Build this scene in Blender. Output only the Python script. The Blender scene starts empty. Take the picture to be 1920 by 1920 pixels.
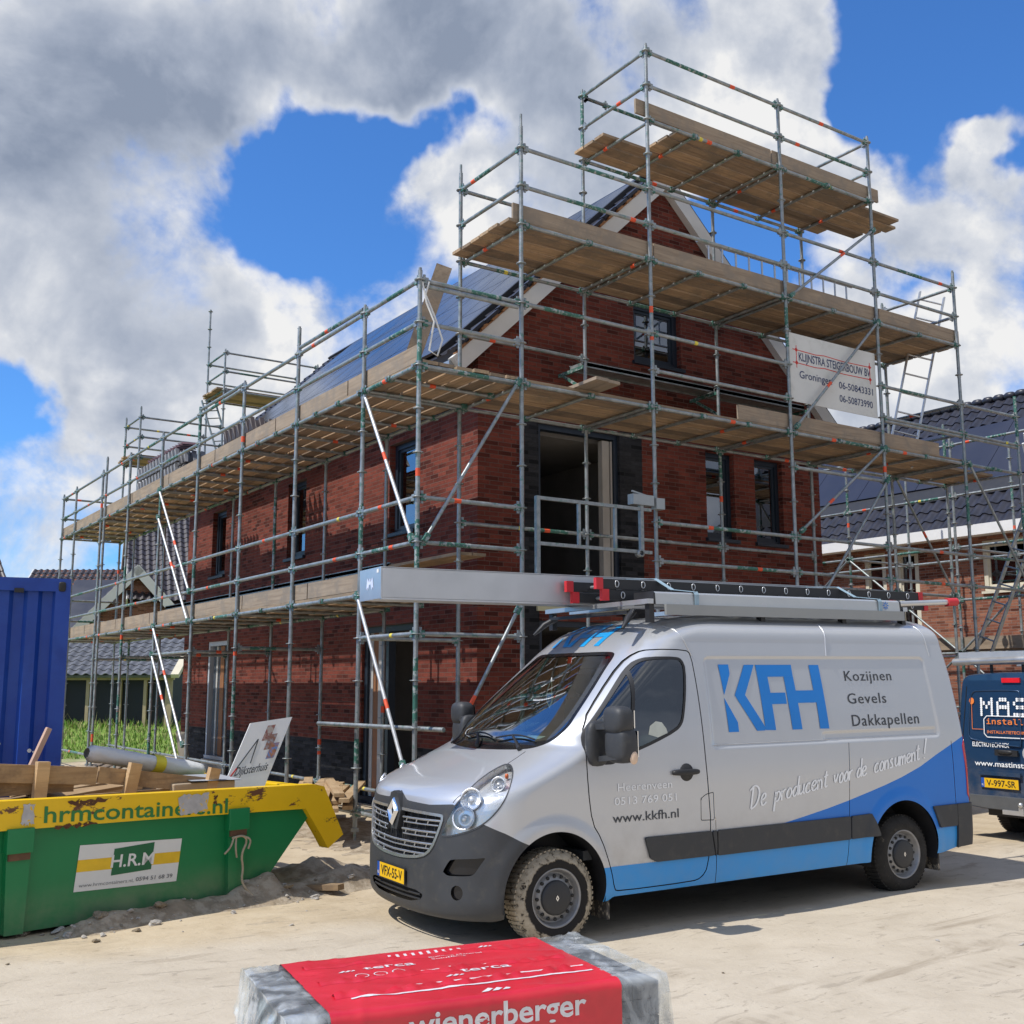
import bpy, bmesh, math, random, os
import numpy as np
from mathutils import Vector, Matrix
random.seed(7); RNG = np.random.default_rng(7)
SC = bpy.context.scene
COL = SC.collection
# ---------------------------------------------------------------- camera
cam = bpy.data.cameras.new("camera"); cam_ob = bpy.data.objects.new("camera", cam); COL.objects.link(cam_ob)
cam.sensor_width = 36; cam.lens = 38.71; cam.clip_start = .05; cam.clip_end = 2000
cam_ob.matrix_world = Matrix(((.8296, -.0852, -.5518, -5.8138), (-.5584, -.1292, -.8195, -10.4951), (-.0015, .9880, -.1547, 1.8322), (0, 0, 0, 1)))
SC.camera = cam_ob
# ---------------------------------------------------------------- sun, sky, exposure
SUN_DIR = Vector((-.667, .10, 1.0)).normalized()                     # towards the sun
EL = math.asin(SUN_DIR.z); AZ = math.atan2(SUN_DIR.x, SUN_DIR.y)
sun = bpy.data.lights.new("sun", 'SUN'); sun.energy = 4.2; sun.angle = math.radians(.5); sun.color = (1, .955, .88)
sun_ob = bpy.data.objects.new("sun", sun); COL.objects.link(sun_ob)
sun_ob.rotation_euler = SUN_DIR.to_track_quat('Z', 'Y').to_euler()
SC.view_settings.view_transform = 'Standard'; SC.view_settings.look = 'None'
SC.view_settings.exposure = 0.0; SC.view_settings.gamma = 1
SC.cycles.max_bounces = 7; SC.cycles.diffuse_bounces = 3; SC.cycles.glossy_bounces = 3; SC.cycles.transmission_bounces = 6; SC.cycles.transparent_max_bounces = 8
SC.cycles.caustics_reflective = False; SC.cycles.caustics_refractive = False; SC.cycles.sample_clamp_indirect = 6
try: SC.cycles.use_denoising = True
except Exception: pass

class NT:                                                           # tiny node-tree writer
    def __init__(s, tree): s.t = tree; s.n = tree.nodes; s.l = tree.links
    def new(s, typ, **kw):
        nd = s.n.new(typ)
        for k, v in kw.items(): setattr(nd, k, v)
        return nd
    def put(s, sock, v):
        if isinstance(v, bpy.types.NodeSocket): s.l.new(v, sock)
        elif v is not None: sock.default_value = v
    def math(s, op, a, b=None, c=None, clamp=False):
        nd = s.new('ShaderNodeMath', operation=op, use_clamp=clamp); s.put(nd.inputs[0], a); s.put(nd.inputs[1], b)
        if c is not None: s.put(nd.inputs[2], c)
        return nd.outputs[0]
    def vmath(s, op, a, b=None, out=0):
        nd = s.new('ShaderNodeVectorMath', operation=op); s.put(nd.inputs[0], a); s.put(nd.inputs[1], b)
        return nd.outputs[out]
    def sep(s, v):
        nd = s.new('ShaderNodeSeparateXYZ'); s.put(nd.inputs[0], v); return nd.outputs
    def comb(s, x, y, z=0.0):
        nd = s.new('ShaderNodeCombineXYZ'); s.put(nd.inputs[0], x); s.put(nd.inputs[1], y); s.put(nd.inputs[2], z); return nd.outputs[0]
    def noise(s, vec, scale, detail=4, rough=.55, dist=0, lac=2.0):
        nd = s.new('ShaderNodeTexNoise'); s.put(nd.inputs['Vector'], vec); nd.inputs['Scale'].default_value = scale
        nd.inputs['Detail'].default_value = detail; nd.inputs['Roughness'].default_value = rough; nd.inputs['Distortion'].default_value = dist
        nd.inputs['Lacunarity'].default_value = lac
        return nd.outputs[0]
    def ramp(s, fac, stops, interp='LINEAR'):
        nd = s.new('ShaderNodeValToRGB'); cr = nd.color_ramp; cr.interpolation = interp
        while len(cr.elements) < len(stops): cr.elements.new(.5)
        for e, (p, c) in zip(cr.elements, stops):
            e.position = p; e.color = (*c, 1) if hasattr(c, '__len__') else (c, c, c, 1)
        s.put(nd.inputs[0], fac); return nd.outputs[0]
    def mix(s, fac, a, b, blend='MIX'):
        nd = s.new('ShaderNodeMix', data_type='RGBA', blend_type=blend); s.put(nd.inputs[0], fac)
        s.put(nd.inputs[6], (*a, 1) if isinstance(a, tuple) and len(a) == 3 else a); s.put(nd.inputs[7], (*b, 1) if isinstance(b, tuple) and len(b) == 3 else b)
        return nd.outputs[2]
    def maprange(s, v, a, b, c=0.0, d=1.0, smooth=True):
        nd = s.new('ShaderNodeMapRange'); nd.interpolation_type = 'SMOOTHSTEP' if smooth else 'LINEAR'; s.put(nd.inputs[0], v)
        for i, q in enumerate((a, b, c, d)): nd.inputs[i+1].default_value = q
        return nd.outputs[0]

# the sky: Nishita blue behind cumulus placed by direction (all at infinity)
W = bpy.data.worlds.new("World"); SC.world = W; W.use_nodes = True
g = NT(W.node_tree); g.n.clear()
dirv = g.new('ShaderNodeTexCoord').outputs['Generated']
sky = g.new('ShaderNodeTexSky', sky_type='NISHITA'); sky.sun_disc = False; sky.sun_elevation = EL; sky.sun_rotation = AZ; sky.air_density = 1.0; sky.dust_density = .4; sky.ozone_density = 2.5
COVER = [(0.45, 0.714, 0.537, 0.106, 0.38), (0.374, 0.759, 0.533, 0.088, 0.2), (0.646, 0.556, 0.523, 0.082, 0.2), (0.163, 0.885, 0.437, 0.177, 0.35), (0.301, 0.809, 0.505, 0.185, 0.35), (0.441, 0.742, 0.504, 0.157, 0.35), (0.574, 0.623, 0.532, 0.177, 0.28), (0.57, 0.69, 0.446, 0.157, 0.3), (0.673, 0.584, 0.455, 0.137, 0.35), (0.159, 0.942, 0.297, 0.14, 0.28), (0.308, 0.905, 0.295, 0.153, 0.35), (0.42, 0.843, 0.337, 0.123, 0.25), (0.475, 0.78, 0.408, 0.07, 0.4), (0.707, 0.607, 0.362, 0.148, 0.05), (0.776, 0.509, 0.373, 0.109, 0.3), (0.769, 0.476, 0.427, 0.047, 0.35), (0.815, 0.508, 0.279, 0.1, 0.3), (0.771, 0.581, 0.262, 0.104, 0.3), (0.229, 0.958, 0.173, 0.156, 0.3), (0.574, 0.733, 0.365, 0.139, 0.25), (0.352, 0.833, 0.426, 0.087, -0.62), (0.392, 0.803, 0.449, 0.078, -0.45), (0.328, 0.864, 0.383, 0.059, -0.42), (0.44, 0.767, 0.467, 0.059, -0.45), (0.385, 0.838, 0.387, 0.056, -0.3), (0.311, 0.849, 0.426, 0.04, -0.25), (0.724, 0.479, 0.496, 0.099, -0.8), (0.751, 0.436, 0.496, 0.091, -0.6), (0.707, 0.523, 0.475, 0.049, -0.3), (0.149, 0.96, 0.236, 0.045, -0.5), (0.179, 0.959, 0.222, 0.029, -0.3), (0.79, 0.456, 0.41, 0.031, -0.4), (0.677, 0.627, 0.386, 0.075, -0.35), (0.664, 0.66, 0.351, 0.072, -0.3), (0.744, 0.523, 0.416, 0.041, -0.2), (0.355, 0.859, 0.368, 0.046, -0.35), (0.776, 0.544, 0.319, 0.037, -0.25), (0.39, 0.847, 0.362, 0.051, -0.2), (0.1, -0.97, 0.22, 0.85, 0.5), (-0.5, -0.8, 0.3, 0.6, 0.3), (0.6, -0.75, 0.25, 0.6, 0.35), (0.3, -0.6, 0.74, 1.0, 0.3), (-0.8, -0.3, 0.5, 0.8, 0.25), (0.9, -0.2, 0.4, 0.7, 0.25), (-0.6, 0.6, 0.5, 0.4, 0.15)]
SHADE = [(0.172, 0.873, 0.457, 0.16, 0.25), (0.287, 0.828, 0.482, 0.146, 0.22), (0.395, 0.752, 0.528, 0.147, 0.45), (0.501, 0.711, 0.494, 0.135, 0.5), (0.468, 0.702, 0.537, 0.154, 0.35), (0.269, 0.915, 0.3, 0.113, 0.35), (0.24, 0.935, 0.263, 0.098, 0.3), (0.593, 0.612, 0.524, 0.127, 0.2), (0.556, 0.708, 0.435, 0.091, 0.3), (0.158, 0.917, 0.366, 0.104, -0.1), (0.298, 0.884, 0.359, 0.081, -0.45), (0.475, 0.78, 0.408, 0.079, -0.8), (0.769, 0.476, 0.427, 0.062, -0.8), (0.42, 0.843, 0.337, 0.123, -0.5), (0.324, 0.816, 0.478, 0.053, -0.35), (0.642, 0.614, 0.459, 0.095, -0.35), (0.802, 0.523, 0.29, 0.102, -0.5), (0.665, 0.563, 0.49, 0.083, -0.25), (0.708, 0.546, 0.448, 0.082, -0.1), (0.17, 0.967, 0.19, 0.084, -0.35), (0.363, 0.883, 0.299, 0.07, -0.45), (0.236, 0.872, 0.429, 0.131, 0.15), (0.531, 0.714, 0.456, 0.1, 0.25), (0.593, 0.645, 0.482, 0.11, 0.12), (0.1, -0.97, 0.2, 0.9, 0.45), (0.6, -0.75, 0.2, 0.7, 0.25)]
SKY_STRENGTH, CLOUD_STRENGTH = .11, .88

g.noise(dirv, 5.0, 5, .6)
sc_ = g.new('ShaderNodeVectorMath', operation='SCALE'); g.put(sc_.inputs[0], g.vmath('SUBTRACT', [q for q in g.n if q.type == 'TEX_NOISE'][-1].outputs[1], (.5, .5, .5))); sc_.inputs['Scale'].default_value = .16
wv = g.vmath('ADD', dirv, sc_.outputs[0])
def blobs(tab):
    acc = None
    for (dx, dy, dz, r, a) in tab:
        dist = g.vmath('DISTANCE', wv, (dx, dy, dz), out=1)
        v = g.maprange(dist, 0.0, r, a, 0.0)
        acc = v if acc is None else g.math('ADD', acc, v)
    return acc
def cover_noise(v):
    return g.math('ADD', g.math('MULTIPLY', g.noise(v, 4.6, 9, .56, .25), 1.45), g.math('MULTIPLY', g.noise(v, 17.0, 7, .58, .25), .34))
nz0 = cover_noise(dirv); nz1 = cover_noise(g.vmath('ADD', dirv, tuple(SUN_DIR*.035)))     # the second is a step nearer the sun
cov = g.math('ADD', nz0, blobs(COVER))
alpha = g.maprange(cov, .92, 1.18)
relief = g.math('MULTIPLY', g.math('SUBTRACT', nz0, nz1), 2.0)      # faces turned to the sun are bright, the far sides grey
dark = g.math('ADD', g.math('MULTIPLY', g.noise(dirv, 5.5, 6, .55, .4), 1.25), blobs(SHADE))
deep = g.math('MULTIPLY', g.maprange(dark, .22, 1.08), g.maprange(cov, .98, 1.40))
lit = g.math('ADD', g.math('SUBTRACT', .93, g.math('MULTIPLY', deep, .86)), relief, clamp=True)
ccol = g.ramp(lit, [(0, (.30, .36, .48)), (.3, (.43, .49, .61)), (.6, (.60, .65, .75)), (.85, (.80, .83, .89)), (1, (1.0, 1.0, 1.0))])
bg1 = g.new('ShaderNodeBackground'); g.put(bg1.inputs[0], g.mix(1.0, sky.outputs[0], (.58, 1.10, 1.72), 'MULTIPLY')); bg1.inputs[1].default_value = SKY_STRENGTH
bg2 = g.new('ShaderNodeBackground'); g.put(bg2.inputs[0], ccol); bg2.inputs[1].default_value = CLOUD_STRENGTH
mx = g.new('ShaderNodeMixShader'); g.put(mx.inputs[0], alpha); g.l.new(bg1.outputs[0], mx.inputs[1]); g.l.new(bg2.outputs[0], mx.inputs[2])
wo = g.new('ShaderNodeOutputWorld'); g.l.new(mx.outputs[0], wo.inputs[0])

# ---------------------------------------------------------------- materials
MATS = {}
def M(name, col, rough=.6, metal=0.0, var=.12, scale=6.0, bump=0.0, bscale=60.0, col2=None, fac=(.45, .65), coat=0.0, spec=.5, detail=5):
    """procedural material: base colour broken up by two noises, optional second colour in patches, fine bump"""
    if name in MATS: return MATS[name]
    m = bpy.data.materials.new(name); m.use_nodes = True; k = NT(m.node_tree); bs = k.n['Principled BSDF']
    tc = k.new('ShaderNodeTexCoord').outputs['Object']
    n1 = k.noise(tc, scale, detail, .6)
    lo = tuple(c*(1-var) for c in col); hi = tuple(min(1, c*(1+var)) for c in col)
    c = k.ramp(n1, [(.3, lo), (.7, hi)])
    if col2 is not None:
        n2 = k.noise(tc, scale*1.7, 6, .65)
        c = k.mix(k.maprange(n2, fac[0], fac[1]), c, col2)
    k.put(bs.inputs['Base Color'], c)
    k.put(bs.inputs['Roughness'], k.maprange(n1, .2, .8, max(0, rough-.06), min(1, rough+.06)))
    bs.inputs['Metallic'].default_value = metal; bs.inputs['Specular IOR Level'].default_value = spec
    if coat: bs.inputs['Coat Weight'].default_value = coat; bs.inputs['Coat Roughness'].default_value = .04
    if bump:
        b = k.new('ShaderNodeBump'); b.inputs['Strength'].default_value = bump; b.inputs['Distance'].default_value = .01
        k.put(b.inputs['Height'], k.noise(tc, bscale, 5, .6)); k.put(bs.inputs['Normal'], b.outputs[0])
    MATS[name] = m; return m
def brick_mat(name, c1, c2, mortar, dirt=None, msize=.010):
    if name in MATS: return MATS[name]
    m = bpy.data.materials.new(name); m.use_nodes = True; k = NT(m.node_tree); bs = k.n['Principled BSDF']
    p = k.new('ShaderNodeNewGeometry').outputs['Position']; x, y, z = k.sep(p)
    uv = k.comb(k.math('ADD', x, y), z, 0)
    b = k.new('ShaderNodeTexBrick'); k.put(b.inputs['Vector'], uv); b.offset = .37; b.offset_frequency = 2
    b.inputs['Scale'].default_value = 1; b.inputs['Brick Width'].default_value = .22; b.inputs['Row Height'].default_value = .0625
    b.inputs['Mortar Size'].default_value = msize*.5; b.inputs['Mortar Smooth'].default_value = .3; b.inputs['Bias'].default_value = 0
    b.inputs['Color1'].default_value = (0, 0, 0, 1); b.inputs['Color2'].default_value = (1, 1, 1, 1); b.inputs['Mortar'].default_value = (.5, .5, .5, 1)
    base = k.ramp(b.outputs[0], [(0, tuple(a*.45 for a in c1)), (.14, tuple(a*.62 for a in c1)), (.2, c1), (.6, tuple((a+q)/2 for a, q in zip(c1, c2))), (1, c2)])
    n = k.noise(k.vmath('MULTIPLY', p, (1, 1, 3)), 9, 6, .7)
    base = k.mix(k.maprange(n, .35, .75, 0, .6), base, tuple(a*.55 for a in c1))
    big = k.noise(p, .9, 4, .6)
    base = k.mix(k.maprange(big, .4, .75, 0, .35), base, tuple(min(1, a*1.3) for a in c2))
    col = k.mix(b.outputs[1], base, mortar)
    k.put(bs.inputs['Base Color'], col); bs.inputs['Roughness'].default_value = .88; bs.inputs['Specular IOR Level'].default_value = .2
    bp = k.new('ShaderNodeBump'); bp.inputs['Strength'].default_value = .8; bp.inputs['Distance'].default_value = .006
    k.put(bp.inputs['Height'], k.math('SUBTRACT', k.math('MULTIPLY', k.noise(p, 90, 4), .35), b.outputs[1])); k.put(bs.inputs['Normal'], bp.outputs[0])
    MATS[name] = m; return m
def wood_mat(name, col, dark, along='X', wear=None, scale=1.0):
    if name in MATS: return MATS[name]
    m = bpy.data.materials.new(name); m.use_nodes = True; k = NT(m.node_tree); bs = k.n['Principled BSDF']
    p = k.new('ShaderNodeTexCoord').outputs['Object']
    st = {'X': (1.2, 22, 22), 'Y': (22, 1.2, 22), 'Z': (22, 22, 1.2)}[along]
    isl = k.new('ShaderNodeNewGeometry').outputs['Random Per Island']
    n = k.noise(k.vmath('ADD', k.vmath('MULTIPLY', p, tuple(a*scale for a in st)), k.comb(k.math('MULTIPLY', isl, 91.0), k.math('MULTIPLY', isl, 57.0), 0.0)), 1.0, 6, .65, .5)
    c = k.ramp(n, [(.25, dark), (.5, col), (.8, tuple(min(1, a*1.25) for a in col))])
    if wear is not None: c = k.mix(k.maprange(k.noise(p, 2.3, 5, .7), .45, .62), c, wear)
    tone = k.ramp(isl, [(0, (.42, .40, .39)), (.3, (.75, .74, .73)), (.65, (1.0, .96, .91)), (1, (1.4, 1.28, 1.1))])
    c = k.mix(.9, c, tone, 'MULTIPLY')
    k.put(bs.inputs['Base Color'], c); bs.inputs['Roughness'].default_value = .85; bs.inputs['Specular IOR Level'].default_value = .25
    b = k.new('ShaderNodeBump'); b.inputs['Strength'].default_value = .5; b.inputs['Distance'].default_value = .004; k.put(b.inputs['Height'], n); k.put(bs.inputs['Normal'], b.outputs[0])
    MATS[name] = m; return m
def glass_mat(name, tint=(.55, .62, .6), rough=.0, mixf=.55):
    """window glass: a mirror-like coat over partly see-through tint (cheap, no caustics)"""
    if name in MATS: return MATS[name]
    m = bpy.data.materials.new(name); m.use_nodes = True; k = NT(m.node_tree); k.n.clear()
    tr = k.new('ShaderNodeBsdfTransparent'); tr.inputs[0].default_value = (*tint, 1)
    gl = k.new('ShaderNodeBsdfGlossy'); gl.inputs['Roughness'].default_value = rough; gl.inputs[0].default_value = (.95, .97, 1, 1)
    fr = k.new('ShaderNodeFresnel'); fr.inputs[0].default_value = 1.52
    f = k.math('ADD', k.math('MULTIPLY', fr.outputs[0], 1.0), mixf, clamp=True)
    mx = k.new('ShaderNodeMixShader'); k.put(mx.inputs[0], f); k.l.new(tr.outputs[0], mx.inputs[1]); k.l.new(gl.outputs[0], mx.inputs[2])
    o = k.new('ShaderNodeOutputMaterial'); k.l.new(mx.outputs[0], o.inputs[0]); MATS[name] = m; return m

GALV = M('galvanised_steel', (.31, .33, .335), .46, .5, .28, 9, .12, 90, col2=(.15, .25, .22), fac=(.52, .68))
GALV_G = M('green_worn_steel', (.05, .16, .125), .55, .2, .3, 12, .1, 90, col2=(.38, .41, .41), fac=(.5, .62))
ORANGE = M('orange_paint', (.78, .10, .035), .6, 0, .15, 20)
YMARK = M('yellow_paint', (.75, .62, .08), .6, 0, .15, 20)
ALU = M('aluminium', (.62, .63, .64), .34, .75, .08, 5, .05, 120)
ALU_MATT = M('matt_aluminium', (.60, .615, .63), .42, .55, .06, 3)
BLACK = M('black_plastic', (.022, .022, .024), .5, 0, .15, 10)
BLACK_GLOSS = M('black_gloss', (.012, .012, .014), .12, 0, .1, 10)
RUBBER = M('black_rubber', (.02, .02, .02), .75, 0, .2, 12)
DARKROOM = M('dark_interior', (.10, .10, .10), .9, 0, .2, 2)
BRICK = brick_mat('red_brick', (.120, .029, .021), (.235, .060, .040), (.15, .098, .082))
BRICK_DARK = brick_mat('dark_brick', (.020, .021, .024), (.050, .050, .055), (.035, .035, .037))
BRICK_OLD = brick_mat('mixed_brick', (.19, .06, .038), (.36, .16, .10), (.27, .22, .19))
FRAME = M('anthracite_frame', (.018, .027, .042), .4, 0, .1, 4)
WHITE = M('white_paint', (.80, .80, .79), .5, 0, .04, 4)
VERGE = M('verge_board', (.70, .69, .66), .6, 0, .06, 2)
CREAM = M('cream_frame', (.66, .62, .50), .5, 0, .05, 3)
TILE = M('roof_tile', (.030, .030, .040), .38, 0, .25, 3, .1, 60, spec=.45)
TILE_BROWN = M('brown_roof_tile', (.048, .040, .044), .42, 0, .25, 3, .1, 60, spec=.6)
SOLAR = M('solar_glass', (.010, .013, .028), .16, 0, .15, 1.2, coat=.0)
GLASS = glass_mat('window_glass', (.45, .50, .50), .0, .22)
GLASS_VAN = glass_mat('van_glass', (.42, .55, .50), .0, .12); GLASS_WS = glass_mat('windscreen_glass', (.60, .74, .68), .0, .30)
BOARD = wood_mat('scaffold_board', (.37, .275, .19), (.16, .112, .075), 'X', (.27, .215, .16))
BOARD_Y = wood_mat('scaffold_board_lengthwise', (.37, .28, .195), (.16, .115, .078), 'Y', (.27, .22, .165))
TOE = wood_mat('toe_board_wood', (.36, .29, .22), (.21, .16, .12), 'X', (.29, .245, .20))
TOE_Y = wood_mat('toe_board_wood_lengthwise', (.36, .29, .22), (.21, .16, .12), 'Y', (.29, .245, .20))
PINE = wood_mat('fresh_pine', (.58, .42, .25), (.40, .26, .14), 'X', (.50, .34, .19))
PINE_DULL = wood_mat('weathered_pine', (.42, .30, .18), (.22, .14, .085), 'X', (.28, .20, .13))

# ---------------------------------------------------------------- mesh helpers
class MB:
    def __init__(s): s.v = []; s.f = []; s.m = []; s.sm = []
    def add(s, verts, faces, mat=0, smooth=False):
        o = len(s.v); s.v.extend([tuple(map(float, p)) for p in verts])
        for f in faces: s.f.append([i+o for i in f]); s.m.append(mat); s.sm.append(smooth)
        return s
    def box(s, a, b, mat=0):
        (x0, y0, z0), (x1, y1, z1) = a, b
        x0, x1 = min(x0, x1), max(x0, x1); y0, y1 = min(y0, y1), max(y0, y1); z0, z1 = min(z0, z1), max(z0, z1)
        return s.add([(x0,y0,z0),(x1,y0,z0),(x1,y1,z0),(x0,y1,z0),(x0,y0,z1),(x1,y0,z1),(x1,y1,z1),(x0,y1,z1)],
                     [(0,3,2,1),(4,5,6,7),(0,1,5,4),(1,2,6,5),(2,3,7,6),(3,0,4,7)], mat)
    def beam(s, p, q, w, h, up=(0,0,1), mat=0, ext=0.0):            # rectangular bar from p to q: w across, h along up
        p = Vector(p); q = Vector(q); d = (q-p).normalized(); p = p-d*ext; q = q+d*ext
        u = Vector(up); sd = d.cross(u)
        if sd.length < 1e-4: sd = d.cross(Vector((1, 0, 0)))
        sd.normalize(); u = sd.cross(d).normalized(); sd = sd*(w/2); u = u*(h/2)
        vs = [c+a*sd+b*u for c in (p, q) for a, b in ((-1,-1),(1,-1),(1,1),(-1,1))]
        return s.add(vs, [(0,1,2,3),(7,6,5,4),(0,4,5,1),(1,5,6,2),(2,6,7,3),(3,7,4,0)], mat)
    def tube(s, p, q, r=.024, n=8, mat=0, r2=None, caps=True):
        p = Vector(p); q = Vector(q); d = q-p
        if d.length < 1e-6: return s
        d.normalize(); a = d.orthogonal().normalized(); b = d.cross(a); r2 = r if r2 is None else r2
        vs = []
        for c, rr in ((p, r), (q, r2)):
            for i in range(n):
                t = 2*math.pi*i/n; vs.append(c+(a*math.cos(t)+b*math.sin(t))*rr)
        s.add(vs, [(i, (i+1) % n, n+(i+1) % n, n+i) for i in range(n)], mat, True)
        if caps: s.add(vs[:n], [tuple(range(n))[::-1]], mat); s.add(vs[n:], [tuple(range(n))], mat)
        return s
    def path(s, pts, r=.01, n=6, mat=0, closed=False):
        pts = [Vector(p) for p in pts]; N = len(pts); rings = []; a = None
        for i, p in enumerate(pts):
            d = (pts[min(i+1, N-1)]-pts[max(i-1, 0)]) if not closed else (pts[(i+1) % N]-pts[i-1])
            d.normalize()
            a = (d.orthogonal() if a is None else (a-d*a.dot(d))).normalized(); b = d.cross(a)
            rings.append([p+(a*math.cos(2*math.pi*k/n)+b*math.sin(2*math.pi*k/n))*(r[i] if hasattr(r, '__len__') else r) for k in range(n)])
        vs = [v for rr in rings for v in rr]; f = []
        for i in range(N if closed else N-1):
            j = (i+1) % N
            f += [(i*n+k, i*n+(k+1) % n, j*n+(k+1) % n, j*n+k) for k in range(n)]
        s.add(vs, f, mat, True)
        if not closed: s.add(rings[0], [tuple(range(n))[::-1]], mat); s.add(rings[-1], [tuple(range(n))], mat)
        return s
    def lathe(s, prof, c=(0,0,0), axis='Y', n=32, mat=0, smooth=True):   # prof: (along axis, radius)
        vs = []
        for (t, r) in prof:
            for i in range(n):
                a = 2*math.pi*i/n; u, w = r*math.cos(a), r*math.sin(a)
                vs.append({'Y': (c[0]+u, c[1]+t, c[2]+w), 'Z': (c[0]+u, c[1]+w, c[2]+t), 'X': (c[0]+t, c[1]+u, c[2]+w)}[axis])
        f = [(i*n+k, i*n+(k+1) % n, (i+1)*n+(k+1) % n, (i+1)*n+k) for i in range(len(prof)-1) for k in range(n)]
        return s.add(vs, f, mat, smooth)
    def prism(s, poly, o, u, v, w, mat=0, cap=True):                # 2D polygon in plane (o,u,v) extruded along vector w
        o, u, v, w = Vector(o), Vector(u), Vector(v), Vector(w); n = len(poly)
        a = [o+u*p[0]+v*p[1] for p in poly]; b = [p+w for p in a]
        ar = sum(poly[i][0]*poly[(i+1) % n][1]-poly[(i+1) % n][0]*poly[i][1] for i in range(n))
        flip = (ar > 0) == (u.cross(v).dot(w) > 0)
        side = [((i+1) % n, i, n+i, n+(i+1) % n) if flip is False else (i, (i+1) % n, n+(i+1) % n, n+i) for i in range(n)]
        s.add(a+b, side, mat)
        if cap:
            tri = tess(poly)
            s.add(a, [t[::-1] if flip else t for t in tri], mat); s.add(b, [t if flip else t[::-1] for t in tri], mat)
        return s
    def build(s, name, mats, parent=None, loc=None, smooth_all=False, bevel=0.0):
        me = bpy.data.meshes.new(name); me.from_pydata(s.v, [], s.f); me.update()
        for m in (mats if isinstance(mats, (list, tuple)) else [mats]): me.materials.append(m)
        me.polygons.foreach_set('material_index', s.m)
        me.polygons.foreach_set('use_smooth', [True]*len(s.f) if smooth_all else s.sm)
        o = bpy.data.objects.new(name, me); COL.objects.link(o)
        if parent is not None: o.parent = parent
        if loc is not None: o.location = loc
        if bevel:
            b = o.modifiers.new('bevel', 'BEVEL'); b.width = bevel; b.segments = 2; b.limit_method = 'ANGLE'; b.angle_limit = math.radians(40)
        return o
def tess(poly):
    from mathutils.geometry import tessellate_polygon
    n = len(poly); ar = sum(poly[i][0]*poly[(i+1) % n][1]-poly[(i+1) % n][0]*poly[i][1] for i in range(n))
    out = []
    for t in tessellate_polygon([[Vector((p[0], p[1], 0)) for p in poly]]):
        a, b, c = (Vector((poly[i][0], poly[i][1], 0)) for i in t)
        ccw = (b-a).cross(c-a).z > 0
        out.append(tuple(t) if ccw == (ar > 0) else tuple(t)[::-1])
    return out
def tag(o, label=None, cat=None, group=None, kind=None):
    if label: o['label'] = label
    if cat: o['category'] = cat
    if group: o['group'] = group
    if kind: o['kind'] = kind
    return o
def empty(name, loc=(0,0,0), rz=0.0, label=None, cat=None, group=None):
    o = bpy.data.objects.new(name, None); COL.objects.link(o); o.location = loc; o.rotation_euler = (0, 0, rz); o.empty_display_size = .2
    return tag(o, label, cat, group)
def copy_tree(o, parent=None):
    c = o.copy(); COL.objects.link(c)
    if parent is not None: c.parent = parent
    for ch in list(o.children): copy_tree(ch, c)
    return c
def inst(src, name, parent, loc=(0,0,0), rot=(0,0,0), scale=(1,1,1)):   # another object sharing src's mesh
    o = bpy.data.objects.new(name, src.data if hasattr(src, 'data') else src); COL.objects.link(o); o.parent = parent
    o.location = loc; o.rotation_euler = rot; o.scale = scale; return o
def load_font(fn):
    try: return bpy.data.fonts.load(os.path.join(bpy.utils.system_resource('DATAFILES'), 'fonts', fn))
    except Exception: return None
F_SANS = None; F_MONO = load_font('DejaVuSansMono.woff2')
_tc = {}
def text2d(txt, font=None, bold=0.0, spacing=1.0, shear=0.0):
    """text as flat triangles: (verts 2D normalised to cap height 1 at baseline 0, faces)"""
    cu = bpy.data.curves.new('lettering', 'FONT'); cu.body = txt; cu.size = 1.0; cu.space_character = spacing; cu.resolution_u = 3; cu.shear = shear
    if font: cu.font = font
    cu.offset = bold
    ob = bpy.data.objects.new('lettering', cu); COL.objects.link(ob)
    dg = bpy.context.evaluated_depsgraph_get(); me = bpy.data.meshes.new_from_object(ob.evaluated_get(dg))
    v = [(p.co.x, p.co.y) for p in me.vertices]; f = [tuple(p.vertices) for p in me.polygons]
    bpy.data.objects.remove(ob); bpy.data.curves.remove(cu); bpy.data.meshes.remove(me)
    return v, f
def text_fit(txt, x, z, width, cap, font='sans', bold=0.0, spacing=1.0, shear=0.0):
    """flat text scaled so that it starts at x, stands on z, is width wide and its capitals are cap high"""
    v, f = text2d(txt, F_SANS if font == 'sans' else F_MONO, bold, spacing, shear)
    xs = [p[0] for p in v]; x0, x1 = min(xs), max(xs)
    hv, _ = text2d('H', F_SANS if font == 'sans' else F_MONO); ch = max(p[1] for p in hv)
    return [(x+(p[0]-x0)/(x1-x0)*width, z+p[1]/ch*cap) for p in v], f

# ---------------------------------------------------------------- van body shape (local: x rearwards from front axle, y across, z up)
VZ = [(.17,-.74),(.20,-.82),(.26,-.858),(.36,-.868),(.5,-.868),(.62,-.862),(.8,-.848),(.95,-.832),(1.03,-.81),(1.09,-.755),(1.14,-.665),(1.20,-.52),(1.28,-.325),(1.36,-.135),(1.405,-.03),
      (1.5,.083),(1.7,.318),(1.9,.555),(2.05,.735),(2.17,.88),(2.27,1.02),(2.35,1.17),(2.41,1.36),(2.445,1.6),(2.465,2.0),(2.478,2.7),(2.482,3.3)]
VW = [(.17,.90),(.24,.975),(.34,1.012),(.5,1.03),(.75,1.035),(1.05,1.035),(1.3,1.026),(1.5,1.012),(1.75,.985),(2.0,.950),(2.2,.915)]
VR = [(.17,4.66),(.3,4.70),(1.0,4.70),(1.3,4.685),(1.7,4.645),(2.1,4.595),(2.3,4.555),(2.4,4.50),(2.46,4.40),(2.482,4.1)]
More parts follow.
